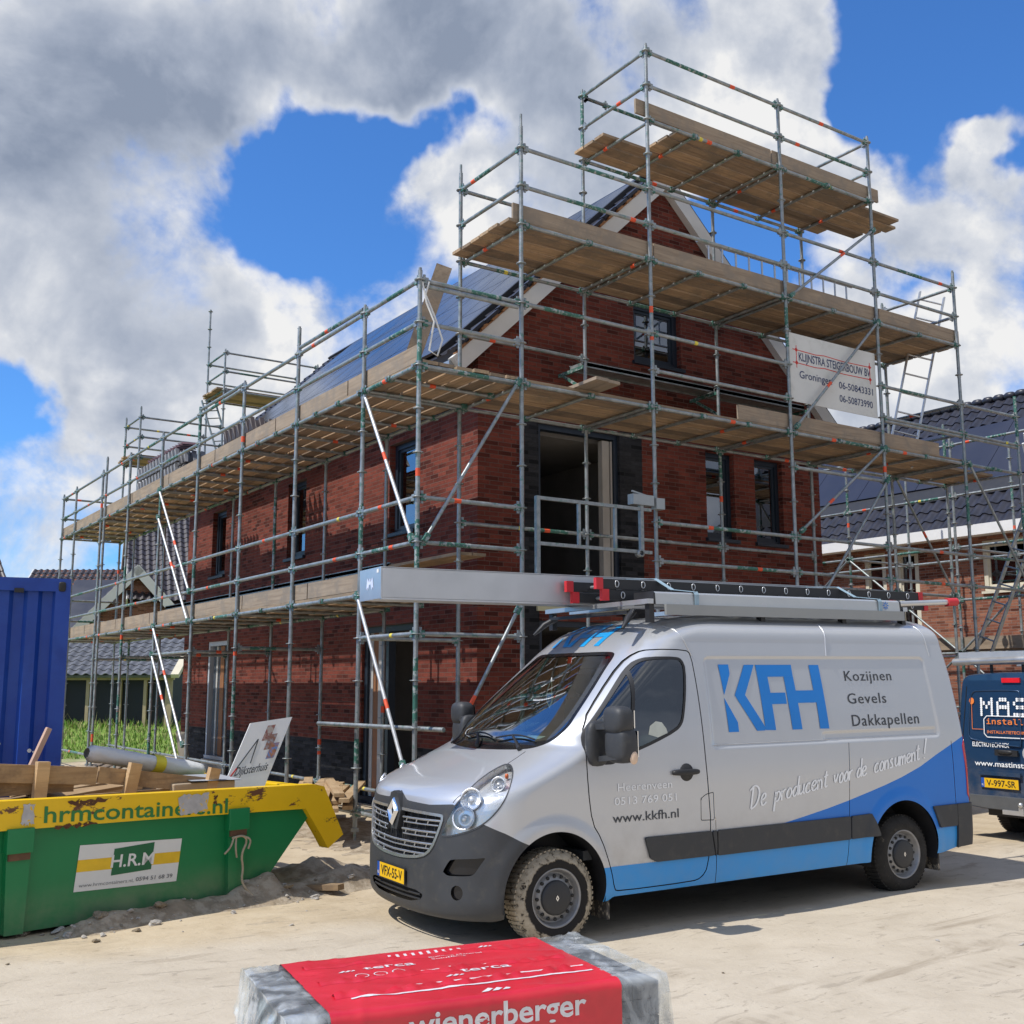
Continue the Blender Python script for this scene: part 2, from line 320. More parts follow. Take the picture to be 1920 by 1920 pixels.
VL = [(.17,.46),(.5,.56),(1.05,.56),(1.4,.52),(1.6,.46),(2.05,.44),(2.3,.5),(2.482,.8)]
ZT = 2.484
def _pchip(tab):
    t = np.array(tab, float); x = t[:,0]; y = t[:,1]; h = np.diff(x); d = np.diff(y)/h
    m = np.zeros_like(y); m[0] = d[0]; m[-1] = d[-1]
    for i in range(1, len(x)-1):
        if d[i-1]*d[i] > 0:
            w1 = 2*h[i]+h[i-1]; w2 = h[i]+2*h[i-1]
            m[i] = (w1+w2)/(w1/d[i-1]+w2/d[i])
    def f(q):
        q = np.clip(np.asarray(q, float), x[0], x[-1])
        i = np.clip(np.searchsorted(x, q, side='right')-1, 0, len(x)-2)
        s = (q-x[i])/h[i]
        return ((1+2*s)*(1-s)**2*y[i] + s*(1-s)**2*h[i]*m[i] + s*s*(3-2*s)*y[i+1] + s*s*(s-1)*h[i]*m[i+1])
    return f
f_xf, f_w, f_xr, f_lf = _pchip(VZ), _pchip(VW), _pchip(VR), _pchip(VL)
def van_W(z):
    z = np.asarray(z, float)
    t = np.clip((z-2.2)/(ZT-2.2), 0, 1)
    return f_w(np.minimum(z, 2.2))*(1-t**2.6)**(1/2.6)
def _sm(e0, e1, v):
    t = np.clip((v-e0)/(e1-e0), 0, 1); return t*t*(3-2*t)
def _rr(x, z, x0, x1, z0, z1, r):                                   # signed distance to a rounded rectangle
    qx = np.abs(x-(x0+x1)/2)-(x1-x0)/2+r; qz = np.abs(z-(z0+z1)/2)-(z1-z0)/2+r
    return np.hypot(np.maximum(qx, 0), np.maximum(qz, 0))+np.minimum(np.maximum(qx, qz), 0)-r
def van_relief(x, z):                                               # pressings in the side panel, metres outward
    lean = (z-1.6)*-.09
    d = _rr(x+lean*0, z, 1.50, 4.24-(z-1.3)*.10, 1.34, 2.075, .05)
    o = -.013*(1-_sm(-.016, .008, d))
    d2 = _rr(x, z, 2.75, 4.20-(z-1.3)*.10, 1.36, 1.425, .01)
    o = o-.010*(1-_sm(-.010, .008, d2))
    o = o+.010*_sm(1.02, .98, np.abs(z-.0))*0
    for cx in (-.03, 3.665):
        r = np.hypot(x-cx, z-.37)
        o = o+.016*_sm(.56, .46, r)
    return o
def van_p(z): return 2.35+.8*_sm(1.3, 1.62, z)
def van_w(x, z):                                                    # half width of the body at side-view position (x, z)
    x = np.asarray(x, float); z = np.asarray(z, float)
    s = np.clip((x-f_xf(z))/f_lf(z), 0, 1)
    r = np.clip((f_xr(z)-x)/.16, 0, 1)
    p = van_p(z)
    w = van_W(z)*(1-(1-s)**p)**(1/p)*(1-(1-r)**2.4)**(1/2.4)
    return w+van_relief(x, z)*_sm(.0, .5, s)

# ---------------------------------------------------------------- ground: one sheet to the horizon, finer near the camera
def ground_z(x, y):
    x = np.asarray(x, float); y = np.asarray(y, float)
    z = np.zeros_like(x*1.0+y*0)
    z = z-.035*np.exp(-(((x+.9)/2.2)**2+((y+3.2)/2.2)**2))
    z = z+.012*np.sin(x*1.3+.6*np.sin(y*.9))*np.cos(y*1.1+.4*x)+.008*np.sin(3.1*x+1.7*y)
    z = z*np.exp(-((np.hypot(x, y))/40)**2)
    z = z+.55*_s((y-19)/9)*_s((-x+26)/10)                       # grassy rise at the back
    return z
def _s(t): t = np.clip(t, 0, 1); return t*t*(3-2*t)
mb = MB()
ax = np.concatenate([np.linspace(-900, -40, 14), np.linspace(-34, -10, 13), np.linspace(-9, 14, 93), np.linspace(15, 60, 24), np.linspace(80, 900, 14)])
ay = np.concatenate([np.linspace(-900, -40, 12), np.linspace(-32, -12, 8), np.linspace(-11, 8, 77), np.linspace(9, 60, 40), np.linspace(75, 1200, 18)])
X, Y = np.meshgrid(ax, ay); Zg = ground_z(X, Y); nx = len(ax)
mb.add(np.stack([X.ravel(), Y.ravel(), Zg.ravel()], 1), [(j*nx+i, j*nx+i+1, (j+1)*nx+i+1, (j+1)*nx+i) for j in range(len(ay)-1) for i in range(nx-1)], 0, True)
gm = bpy.data.materials.new('sandy_ground'); gm.use_nodes = True; k = NT(gm.node_tree); bs = k.n['Principled BSDF']
p = k.new('ShaderNodeNewGeometry').outputs['Position']; px, py, pz = k.sep(p)
n_big = k.noise(p, .55, 6, .6); n_mid = k.noise(p, 2.6, 7, .65, .4); n_fine = k.noise(p, 26, 6, .7); n_grit = k.noise(p, 140, 4, .7)
sand = k.ramp(n_mid, [(.25, (.42, .335, .225)), (.5, (.53, .435, .305)), (.75, (.60, .505, .365))])
conc = k.ramp(n_mid, [(.2, (.45, .385, .295)), (.55, (.535, .465, .365)), (.85, (.59, .52, .415))])
# the trafficked road: y below about -2.6 (in front of the skip and under the vans)
edge = k.math('ADD', py, k.math('MULTIPLY', k.math('SUBTRACT', n_big, .5), 1.6))
road = k.maprange(k.math('SUBTRACT', edge, k.math('MULTIPLY', px, -.06)), -2.1, -2.9)
col = k.mix(road, sand, conc)
# damp brown earth patches and tyre-worn streaks
streak = k.noise(k.vmath('MULTIPLY', p, (.55, 2.2, 1)), 1.1, 6, .65, .6)
col = k.mix(k.maprange(streak, .56, .70, 0, .55), col, (.26, .205, .145))
col = k.mix(k.maprange(k.noise(k.vmath('MULTIPLY', p, (2.2, 5.5, 1)), 1.5, 5, .7), .62, .70, 0, .5), col, (.22, .175, .125))
flat = k.noise(k.vmath('MULTIPLY', p, (1.0, 3.2, 1)), 2.4, 8, .72, .8)
col = k.mix(k.maprange(flat, .585, .625, 0, .55), col, (.33, .28, .22))
specks = k.noise(k.vmath('MULTIPLY', p, (1.0, 2.6, 1)), 9.0, 4, .6, .4)
col = k.mix(k.maprange(specks, .66, .70, 0, .6), col, (.24, .195, .15))
col = k.mix(k.maprange(n_fine, .60, .74, 0, .45), col, (.30, .25, .19))
col = k.mix(k.maprange(n_grit, .62, .72, 0, .5), col, (.60, .56, .49))
# grass cover towards the back left
gx = k.math('ADD', py, k.math('MULTIPLY', k.math('SUBTRACT', k.noise(p, .35, 5, .65), .5), 10))
grassy = k.math('MULTIPLY', k.maprange(gx, 17, 21), k.maprange(px, 30, 24))
gcol = k.ramp(k.noise(p, 1.3, 7, .7), [(.3, (.11, .19, .035)), (.55, (.20, .30, .06)), (.72, (.42, .39, .16))])
col = k.mix(k.math('MULTIPLY', grassy, k.maprange(n_mid, .28, .42)), col, gcol)
tr1 = k.math('ABSOLUTE', k.math('SUBTRACT', k.math('ADD', py, k.math('ADD', k.math('MULTIPLY', px, .05), k.math('MULTIPLY', k.math('SUBTRACT', n_big, .5), .5))), -6.0))
tr2 = k.math('ABSOLUTE', k.math('SUBTRACT', k.math('ADD', py, k.math('ADD', k.math('MULTIPLY', px, .22), k.math('MULTIPLY', k.math('SUBTRACT', n_big, .5), .4))), -7.4))
lug = k.math('SINE', k.math('MULTIPLY', px, 52.0))
for t_ in (tr1, tr2):
    col = k.mix(k.math('MULTIPLY', k.maprange(t_, .16, .06, 0, 1.0), k.math('MULTIPLY', k.maprange(lug, -.2, .6, .12, .42), k.maprange(streak, .42, .6))), col, (.29, .24, .18))
k.put(bs.inputs['Base Color'], col); bs.inputs['Roughness'].default_value = .95; bs.inputs['Specular IOR Level'].default_value = .15
b = k.new('ShaderNodeBump'); b.inputs['Strength'].default_value = .55; b.inputs['Distance'].default_value = .03
k.put(b.inputs['Height'], k.math('ADD', k.math('MULTIPLY', n_mid, .8), k.math('ADD', k.math('MULTIPLY', n_fine, .35), k.math('MULTIPLY', n_grit, .08)))); k.put(bs.inputs['Normal'], b.outputs[0])
tag(mb.build('ground', gm), kind='structure')

# churned earth round the skip and along the foot of the scaffold
def gnoise(x, y, seed=0):
    r = np.zeros_like(x)
    for i, (f, a) in enumerate(((1.1, 1), (2.3, .6), (4.7, .4), (9.1, .22), (17, .12))):
        c, s_ = math.cos(i*1.9+seed), math.sin(i*1.9+seed)
        u = x*c+y*s_; v = -x*s_+y*c
        r = r+a*np.sin(f*u+1.3*np.sin(f*.7*v+seed))*np.cos(f*v*1.1+seed*2+np.sin(f*u*.6))
    return r
def heap(name, x0, x1, y0, y1, hf, label, step=.05, mat=None):
    xs = np.arange(x0, x1, step); ys = np.arange(y0, y1, step); X, Y = np.meshgrid(xs, ys); Zh = ground_z(X, Y)+hf(X, Y)
    mb = MB(); n = len(xs)
    keep = hf(X, Y) > -.03
    f = [(j*n+i, j*n+i+1, (j+1)*n+i+1, (j+1)*n+i) for j in range(len(ys)-1) for i in range(n-1) if keep[j, i] or keep[j+1, i+1]]
    mb.add(np.stack([X.ravel(), Y.ravel(), Zh.ravel()], 1), f, 0, True)
    return tag(mb.build(name, mat or EARTH), label, 'earth', kind='stuff')
EARTH = M('churned_earth', (.30, .24, .17), .95, 0, .28, 5, .9, 30, col2=(.44, .37, .28), fac=(.42, .6), spec=.15)
CRUST = M('grey_rubble', (.40, .37, .33), .95, 0, .25, 9, .6, 50, spec=.15)
sd = (.979, .206)
def skip_s(x, y): return (x+3.981)*sd[0]+(y+1.343)*sd[1], -(x+3.981)*sd[1]+(y+1.343)*sd[0]   # along, across (+ = behind)
def h_skip(x, y):
    s, t = skip_s(x, y)
    r = np.exp(-((t+.10)/.20)**2)*_s((s+.1)/.6)*_s((5.2-s)/1.6)*.12
    r = r+np.exp(-((s-2.9)/.75)**2-((t-.55)/.55)**2)*.16
    r = r+np.exp(-((s-1.95)/.35)**2-((t+.05)/.16)**2)*.07
    return r*(1+.38*gnoise(x*2.4, y*2.4, 1))-.035+.012*gnoise(x*3, y*3, 3)
heap('earth_bank', -4.6, -.1, -2.2, 1.2, h_skip, 'ridge of churned earth along the foot of the green skip')
def h_scaf(x, y):
    d = np.minimum(np.abs(x+.3), np.abs(x-1.2)); r = np.exp(-((x-.2)/1.0)**2)*_s((y-.4)/.8)*_s((17-y)/3)*.09
    return r*(1+.6*gnoise(x*1.7, y*1.7, 5))-.04
heap('earth_strip', -2.3, 2.0, .2, 17, h_scaf, 'strip of loose sand under the side scaffold', .10)
# stones and clods
ico = None
def stone_mesh(seed, name='stone'):
    rr = np.random.default_rng(seed); bm = bmesh.new(); bmesh.ops.create_icosphere(bm, subdivisions=2, radius=1)
    ph = rr.uniform(0, 6, 9); sc = rr.uniform(.6, 1.2, 3)
    for v in bm.verts:
        c = v.co; d = 1+.22*math.sin(3*c.x+ph[0]+2*c.y)+.18*math.sin(4*c.y+ph[1]-c.z)+.15*math.sin(5*c.z+ph[2]+3*c.x)
        v.co = Vector((c.x*d*sc[0], c.y*d*sc[1], c.z*d*sc[2]*.7))
    me = bpy.data.meshes.new(name); bm.to_mesh(me); bm.free(); return me
st = [stone_mesh(i) for i in range(5)]
STONE = M('pale_stone', (.46, .43, .39), .9, 0, .2, 4, .4, 30, spec=.2)
for me in st: me.materials.append(STONE if me is not st[4] else EARTH)
rr = np.random.default_rng(3)
def scatter(n, fpos, smin, smax, label, group):
    for i in range(n):
        x, y, dz = fpos(); s_ = smin+(smax-smin)*rr.random()**3
        o = bpy.data.objects.new('stone', st[int(rr.integers(0, 5))]); COL.objects.link(o)
        o.location = (x, y, float(ground_z(x, y))+dz+s_*.25); o.scale = (s_, s_*rr.uniform(.7, 1.2), s_*rr.uniform(.6, 1)); o.rotation_euler = (rr.uniform(-.4, .4), rr.uniform(-.4, .4), rr.uniform(0, 6.28))
        tag(o, label, 'stone', group)
def pos_skip():
    s = rr.uniform(-.1, 3.9)**1.0; t = rr.normal(-.22, .12); x = -3.981+s*sd[0]-t*sd[1]; y = -1.343+s*sd[1]+t*sd[0]
    return x, y, max(0, float(h_skip(np.array(x), np.array(y))))
scatter(70, pos_skip, .012, .055, 'pale stone or clod lying in the earth along the foot of the green skip', 'stones beside the skip')
def pos_road():
    x = rr.uniform(-4.5, 3.0); y = rr.uniform(-3.3, .2) if rr.random() < .6 else rr.uniform(-6, -4.6); return x, y, 0
scatter(45, pos_road, .006, .022, 'small pale pebble lying loose on the sandy road', 'pebbles on the road')

# ---------------------------------------------------------------- the brick house
HX0, HX1, HY0, HY1 = 2.10, 9.08, 2.10, 14.35
XM = 5.59; EZ = 5.62; APEX = 9.72
house = empty('brick_house', (0, 0, 0), 0, 'new red brick house with steep solar roof, wrapped in scaffolding', 'house')
def wall_cells(mb, u0, u1, z0, z1, holes, put, mat=0):
    us = sorted({u0, u1, *[h[0] for h in holes], *[h[1] for h in holes]}); zs = sorted({z0, z1, *[h[2] for h in holes], *[h[3] for h in holes]})
    us = [q for q in us if u0 <= q <= u1]; zs = [q for q in zs if z0 <= q <= z1]
    for a, b in zip(us, us[1:]):
        run = None
        for c, d in list(zip(zs, zs[1:]))+[(None, None)]:
            solid = c is not None and not any(h[0] < (a+b)/2 < h[1] and h[2] < (c+d)/2 < h[3] for h in holes)
            if solid: run = [run[0], d] if run else [c, d]
            if (not solid) and run: put(mb, a, b, run[0], run[1], mat); run = None
T = .30
put_front = lambda mb, a, b, c, d, m: mb.box((a, HY0, c), (b, HY0+T, d), m)
put_side = lambda mb, a, b, c, d, m: mb.box((HX0, a, c), (HX0+T, b, d), m)
# front (gable) wall: big opening with dark brick beside it, two slim windows, door openings below, attic window
BIG = (3.13, 4.63, 2.95, 5.56); BIG0 = (3.13, 4.63, .30, 2.72)
WA = (6.40, 7.03, 4.12, 5.53); WB = (7.50, 8.16, 4.12, 5.53)
DA = (6.42, 8.16, .10, 2.60)
TOPW = (4.95, 5.93, 6.78, 7.75)
DK = [(2.88, 3.13, .93, 5.62), (4.63, 5.07, .93, 5.62)]               # dark brick strips
mb = MB(); wall_cells(mb, HX0, HX1, .93, EZ, [BIG, BIG0, WA, WB, DA]+DK, put_front)
sl = (APEX-6.28)/(XM-1.98)                                          # roof pitch
zl = lambda x: APEX-abs(x-XM)*sl
def gp(mb, poly): mb.prism(poly, (0, HY0, 0), (1, 0, 0), (0, 0, 1), (0, T, 0))
xa, xb, za, zb = TOPW
zl = lambda x: APEX+.2-abs(x-XM)*sl
gp(mb, [(HX0, EZ), (xa, EZ), (xa, zl(xa)), (HX0, zl(HX0))]); gp(mb, [(xb, EZ), (HX1, EZ), (HX1, zl(HX1)), (xb, zl(xb))])
gp(mb, [(xa, EZ), (xb, EZ), (xb, za), (xa, za)]); gp(mb, [(xa, zb), (xb, zb), (xb, zl(xb)), (XM, zl(XM)), (xa, zl(xa))])
zl = lambda x: APEX-abs(x-XM)*sl
mb.build('front_wall', BRICK, house)
mb = MB()
for d in DK: mb.box((d[0], HY0+.004, d[2]), (d[1], HY0+T, d[3]))
mb.build('dark_brick_strip', BRICK_DARK, house)
# side wall with windows and doors, rear wall, far wall
SW = [(3.86, 4.70, 4.14, 5.56), (7.95, 8.78, 4.14, 5.56), (12.15, 13.0, 4.14, 5.56)]
SD = [(3.87, 5.55, .12, 2.74), (11.70, 13.0, .30, 2.74)]
mb = MB(); wall_cells(mb, HY0+T, HY1, .93, EZ+.1, SW+SD, put_side); mb.build('side_wall', BRICK, house)
mb = MB(); wall_cells(mb, HX0-.0, HX1, -.1, .93, [(BIG0[0], BIG0[1], .3, 9), (DA[0], DA[1], .1, 9)], lambda m_, a, b, c, d, q: m_.box((a, HY0+.003, c), (b, HY0+T, d), q))
wall_cells(mb, HY0+T, HY1, -.1, .93, [(s_[0], s_[1], s_[2], 9) for s_ in SD], lambda m_, a, b, c, d, q: m_.box((HX0+.003, a, c), (HX0+T, b, d), q))
mb.build('dark_plinth', BRICK_DARK, house)
mb = MB(); mb.box((HX1-T, HY0+T, -.1), (HX1, HY1, EZ)); mb.box((HX0, HY1, -.1), (HX1-T, HY1+T, EZ)); gp2 = [(HX0, EZ), (HX1, EZ), (HX1, zl(HX1)), (XM, APEX), (HX0, zl(HX0))]
mb.prism(gp2, (0, HY1, 0), (1, 0, 0), (0, 0, 1), (0, T, 0)); mb.build('rear_wall', BRICK, house)
mb = MB()                                                            # floors and inner walls so that openings look into rooms
for z in (.05, 2.80, 5.60): mb.box((HX0+T, HY0+T, z-.15), (HX1-T, HY1, z+.05))
mb.box((HX0+T, 6.2, .1), (HX1-T, 6.3, 5.5)); mb.box((5.3, HY0+T, .1), (5.4, 6.2, 5.5)); mb.box((HX0+T, 10.5, .1), (HX1-T, 10.6, 5.5)); mb.box((HX0+3, 6.3, .1), (HX0+3.1, HY1, 5.5))
mb.build('inner_structure', M('bare_concrete', (.20, .19, .18), .9, 0, .2, 1.5), house)
# windows
def window(u0, u1, z0, z1, axis, name='window', mat=FRAME, split=None, depth=.10, fw=.07, sill=True, parent=house, base=None, glass=GLASS, sash=True):
    """frame set in the reveal, a pane (sub-part) and a projecting sill"""
    B = HY0 if axis == 'Y' else HX0
    if base is not None: B = base
    def bx(mb, a, b, c, d, d0, d1, m=0):
        if axis == 'Y': mb.box((a, B+d0, c), (b, B+d1, d), m)
        else: mb.box((B+d0, a, c), (B+d1, b, d), m)
    mb = MB(); D0, D1 = depth, depth+.09
    bx(mb, u0, u0+fw, z0, z1, D0, D1); bx(mb, u1-fw, u1, z0, z1, D0, D1); bx(mb, u0+fw, u1-fw, z0, z0+fw, D0, D1); bx(mb, u0+fw, u1-fw, z1-fw, z1, D0, D1)
    if sash:
        s_ = fw+.045
        bx(mb, u0+fw, u0+s_, z0+fw, z1-fw, D0+.03, D1-.01); bx(mb, u1-s_, u1-fw, z0+fw, z1-fw, D0+.03, D1-.01)
        bx(mb, u0+s_, u1-s_, z0+fw, z0+s_, D0+.03, D1-.01); bx(mb, u0+s_, u1-s_, z1-s_, z1-fw, D0+.03, D1-.01)
    if split: bx(mb, u0+fw, u1-fw, split-.03, split+.03, D0+.01, D1)
    fr = mb.build(name, mat, parent)
    mb = MB(); bx(mb, u0+fw*.9, u1-fw*.9, z0+fw*.9, z1-fw*.9, D0+.05, D0+.058); mb.build('pane', glass, fr)
    if sill:
        mb = MB(); bx(mb, u0-.04, u1+.04, z0-.055, z0-.001, -.06, depth); mb.build('sill', FRAME if mat is FRAME else mat, fr)
    return fr
window(*WA, 'Y'); window(*WB, 'Y'); window(*TOPW, 'Y', fw=.09)
for s_ in SW: window(*s_, 'X', fw=.08)
# white sheets set a little way behind the side window panes
mb = MB()
for s_ in SW: mb.box((HX0+.55, s_[0], s_[2]+.05), (HX0+.56, s_[1], s_[3]-.05))
mb.build('inner_sheet', M('white_sheet', (.70, .71, .70), .8, 0, .05, 2), house)
# big first-floor opening: frame only, a post and lower board; side doors
mb = MB(); a, b, c, d = BIG
mb.box((a, HY0+.06, c), (a+.07, HY0+.18, d)); mb.box((b-.07, HY0+.06, c), (b, HY0+.18, d)); mb.box((a+.07, HY0+.06, d-.08), (b-.07, HY0+.18, d)); mb.box((a+.07, HY0+.06, c), (b-.07, HY0+.18, c+.22))
mb.build('opening_frame', FRAME, house)
mb = MB(); mb.box((b-.26, HY0+.10, c+.22), (b-.13, HY0+.20, d-.1)); mb.box((b-.11, HY0+.09, c+.22), (b-.08, HY0+.2, d-.1)); mb.build('raw_timber_post', M('grey_primed_timber', (.42, .38, .33), .8, 0, .1, 3), house)
mb = MB(); mb.box((a-.05, HY0-.03, c-.10), (b+.1, HY0+.05, c-.005)); mb.build('lintel_board', M('yellow_board', (.62, .58, .36), .7, 0, .08, 3), house)
mb = MB(); a, b, c, d = BIG0
mb.box((a, HY0+.06, c), (a+.08, HY0+.16, d)); mb.box((b-.08, HY0+.06, c), (b, HY0+.16, d)); mb.box((a+.08, HY0+.06, d-.08), (b-.08, HY0+.16, d)); mb.build('opening_frame', FRAME, house)
mb = MB(); mb.box((DA[0], HY0+.1, .1), (DA[1], HY0+.16, 2.6)); mb.build('door', FRAME, house)
# near side door: dark frame, open leaf, raw boards;  far side door: pale frame with taped boards
mb = MB(); a, b, c, d = SD[0]; bx = lambda u0, u1, z0, z1, d0, d1, m=0: mb.box((HX0+d0, u0, z0), (HX0+d1, u1, z1), m)
bx(a, a+.08, c, d, .05, .17); bx(b-.10, b, c, d, .05, .17); bx(a+.08, b-.10, d-.10, d, .05, .17); bx(a+.86, a+.95, c, d-.1, .05, .17)
fr = mb.build('side_door_frame', FRAME, house)
mb = MB(); bx(b-.22, b-.11, c, d-.10, .09, .14, 0); bx(b-.40, b-.24, c, d-.10, .09, .13, 1); bx(b-.55, b-.42, c, d-.1, .08, .13, 0); mb.build('door_boards', [M('grey_primer', (.46, .45, .43), .7, 0, .06, 3), M('bare_hardwood', (.28, .12, .05), .7, 0, .15, 4)], fr)
mb = MB(); a, b, c, d = SD[1]
bx(a, a+.09, c, d, .02, .15, 0); bx(b-.09, b, c, d, .02, .15, 0); bx(a+.09, b-.09, d-.09, d, .02, .15, 0); bx(a, b, c-.0, c+.07, .0, .16, 0)
fr = mb.build('side_door_frame', M('pale_frame_foil', (.50, .54, .60), .5, 0, .06, 3), house)
mb = MB()
for i, (u, w_, m_) in enumerate(((.10, .16, 0), (.30, .10, 2), (.42, .22, 1), (.66, .10, 2), (.80, .09, 0), (.93, .14, 2))): bx(a+u, a+u+w_, c+.08, d-.1, .06+.01*(i % 2), .11, m_)
mb.build('door_boards', [M('grey_primer', (.46, .45, .43), .7), M('bare_hardwood', (.28, .12, .05), .7), M('dark_slot', (.05, .06, .08), .6)], fr)
mb = MB(); bx(a-.05, b+.05, c-.42, c-.01, -.04, .2); mb.build('door_step', M('pale_concrete', (.50, .48, .44), .9, 0, .1, 4, .3), house)
# roof: left slope with solar panels, right slope tiles, verge boards, gutter
roofo = .22                                                         # overhang in front
th = math.atan(sl); nl = Vector((-math.sin(th), 0, math.cos(th))); ul = Vector((math.cos(th), 0, math.sin(th)))   # left slope: up the slope, outward normal
def lp(y, s, h): return Vector((HX0-.42, y, zl(HX0-.42)+.34))+ul*s+nl*h
SLEN = (XM-HX0+.42)/math.cos(th)
mb = MB(); Y0, Y1 = HY0-roofo+.12, HY1+.35
def slab(mb, y0, y1, s0, s1, h0, h1, m=0):
    q = [lp(y, s, h) for h in (h0, h1) for y, s in ((y0, s0), (y1, s0), (y1, s1), (y0, s1))]
    mb.add(q, [(0,1,2,3),(7,6,5,4),(4,5,1,0),(5,6,2,1),(6,7,3,2),(7,4,0,3)], m)
slab(mb, Y0, Y1, 0, SLEN+.1, -.06, .03)
mr = lambda v: Vector((2*XM-v.x, v.y, v.z))
q = [mr(lp(y, s, h)) for h in (-.06, .03) for y, s in ((Y0, 0), (Y1, 0), (Y1, SLEN+.1), (Y0, SLEN+.1))]
mb.add(q, [(3,2,1,0),(4,5,6,7),(0,1,5,4),(1,2,6,5),(2,3,7,6),(3,0,4,7)])
roof = mb.build('roof', TILE, house)
def tile_field(mb, P, y0, y1, s0, s1, pitch=.30, gauge=.34, hgt=.045, mat=0, rough=False):
    """rows of curved pantiles between y0..y1 along the eaves and s0..s1 up the slope; P(y, s, h) places a point"""
    rows = max(1, int(round((s1-s0)/gauge))); gl = (s1-s0)/rows; n = int((y1-y0)/pitch*8)
    def prof(ph): ph = ph % 1.0; return hgt*(math.sin(math.pi*min(1, ph/.62))**.8 if ph < .62 else -.12*math.sin(math.pi*(ph-.62)/.38))
    for r in range(rows):
        top, lo = [], []
        for (ds, dh) in ((0.0, .034), (gl*1.03, .004)):
            for i in range(n+1): y = y0+(y1-y0)*i/n; top.append(P(y, s0+r*gl+ds, dh+prof((y-y0)/pitch)))
        lo = [P(y0+(y1-y0)*i/n, s0+r*gl+.004, prof(i*(y1-y0)/n/pitch)-.006) for i in range(n+1)]
        mb.add(top, [(i, i+1, n+2+i, n+1+i) for i in range(n)], mat, True); mb.add(top[:n+1]+lo, [(n+1+i, n+2+i, i+1, i) for i in range(n)], mat, False)
for a_, b_ in ((Y0+.02, Y0+.36), (13.3, Y1)): mb = MB(); tile_field(mb, lp, a_, b_, .0, SLEN, .3, .33, .04); mb.build('verge_tiles', TILE, roof)
mb = MB(); tile_field(mb, lambda y, s, h: mr(lp(y, s, h)), Y0, Y1, 0, SLEN, .3, .33, .04); mb.build('far_slope_tiles', TILE, roof)
# solar panels: two rows over the height, dark joints between
pw, gap = 1.06, .025; y = Y0+.48; cols = int((13.25-y)/pw)
for r in range(4):
    for c in range(cols):
        mb = MB(); s0 = .12+r*(SLEN-.25)/4
        slab(mb, y+c*pw+gap/2, y+(c+1)*pw-gap/2, s0+gap/2, s0+(SLEN-.25)/4-gap/2, .07, .11)
        mb.build('solar_panel', SOLAR, house)
mb = MB(); slab(mb, Y0+.38, Y0+.47, 0, SLEN, .03, .12); mb.build('panel_edge_flashing', BLACK, roof)
mb = MB(); slab(mb, Y0-.02, Y0+.06, -.02, SLEN-.1, -.05, .0, 0)
for i in range(22): slab(mb, Y0-.05, Y0+.05, .05+i*SLEN/22, .05+(i+.55)*SLEN/22, -.012, .022, 0)
mb.build('roof_battens', M('orange_timber', (.40, .20, .095), .8, 0, .3, 9), roof)
mb = MB()
for i in range(19): slab(mb, Y0-.07, Y0+.05, .0+i*.33, .31+i*.33, .03+.012*(i % 2), .075+.012*(i % 2), 0)
mb.build('verge_tile_ends', TILE, roof)
def xat(h, x): return (lp(0, 0, h).z+(x-lp(0, 0, h).x)*sl)
for sgn in (1, -1):                                                  # verge boards on the gable, mitred at the ridge
    A_, D_ = lp(0, -.12, -.02), lp(0, -.12, -.25); P_ = [(A_.x, A_.z), (XM-.002, xat(-.02, XM)), (XM-.002, xat(-.25, XM)), (D_.x, D_.z)]
    if sgn < 0: P_ = [(2*XM-x, z) for x, z in P_]
    mb = MB(); mb.prism(P_, (0, HY0-.13, 0), (1, 0, 0), (0, 0, 1), (0, .125, 0)); mb.build('verge_board', VERGE, house)
mb = MB(); xg = HX0-.50; zg = zl(HX0-.42)+.20
mb.box((xg, Y0+.05, zg-.12), (xg+.14, Y1, zg+.02)); mb.build('gutter', M('zinc', (.42, .44, .46), .45, .6, .08, 3), house)
mb = MB(); mb.box((HX0-.40, HY0-.02, zg-.20), (HX0, HY1, zg-.15)); mb.box((HX0-.42, HY0-.02, zg-.2), (HX0-.395, HY1, zg-.0)); mb.build('eaves_board', VERGE, house)

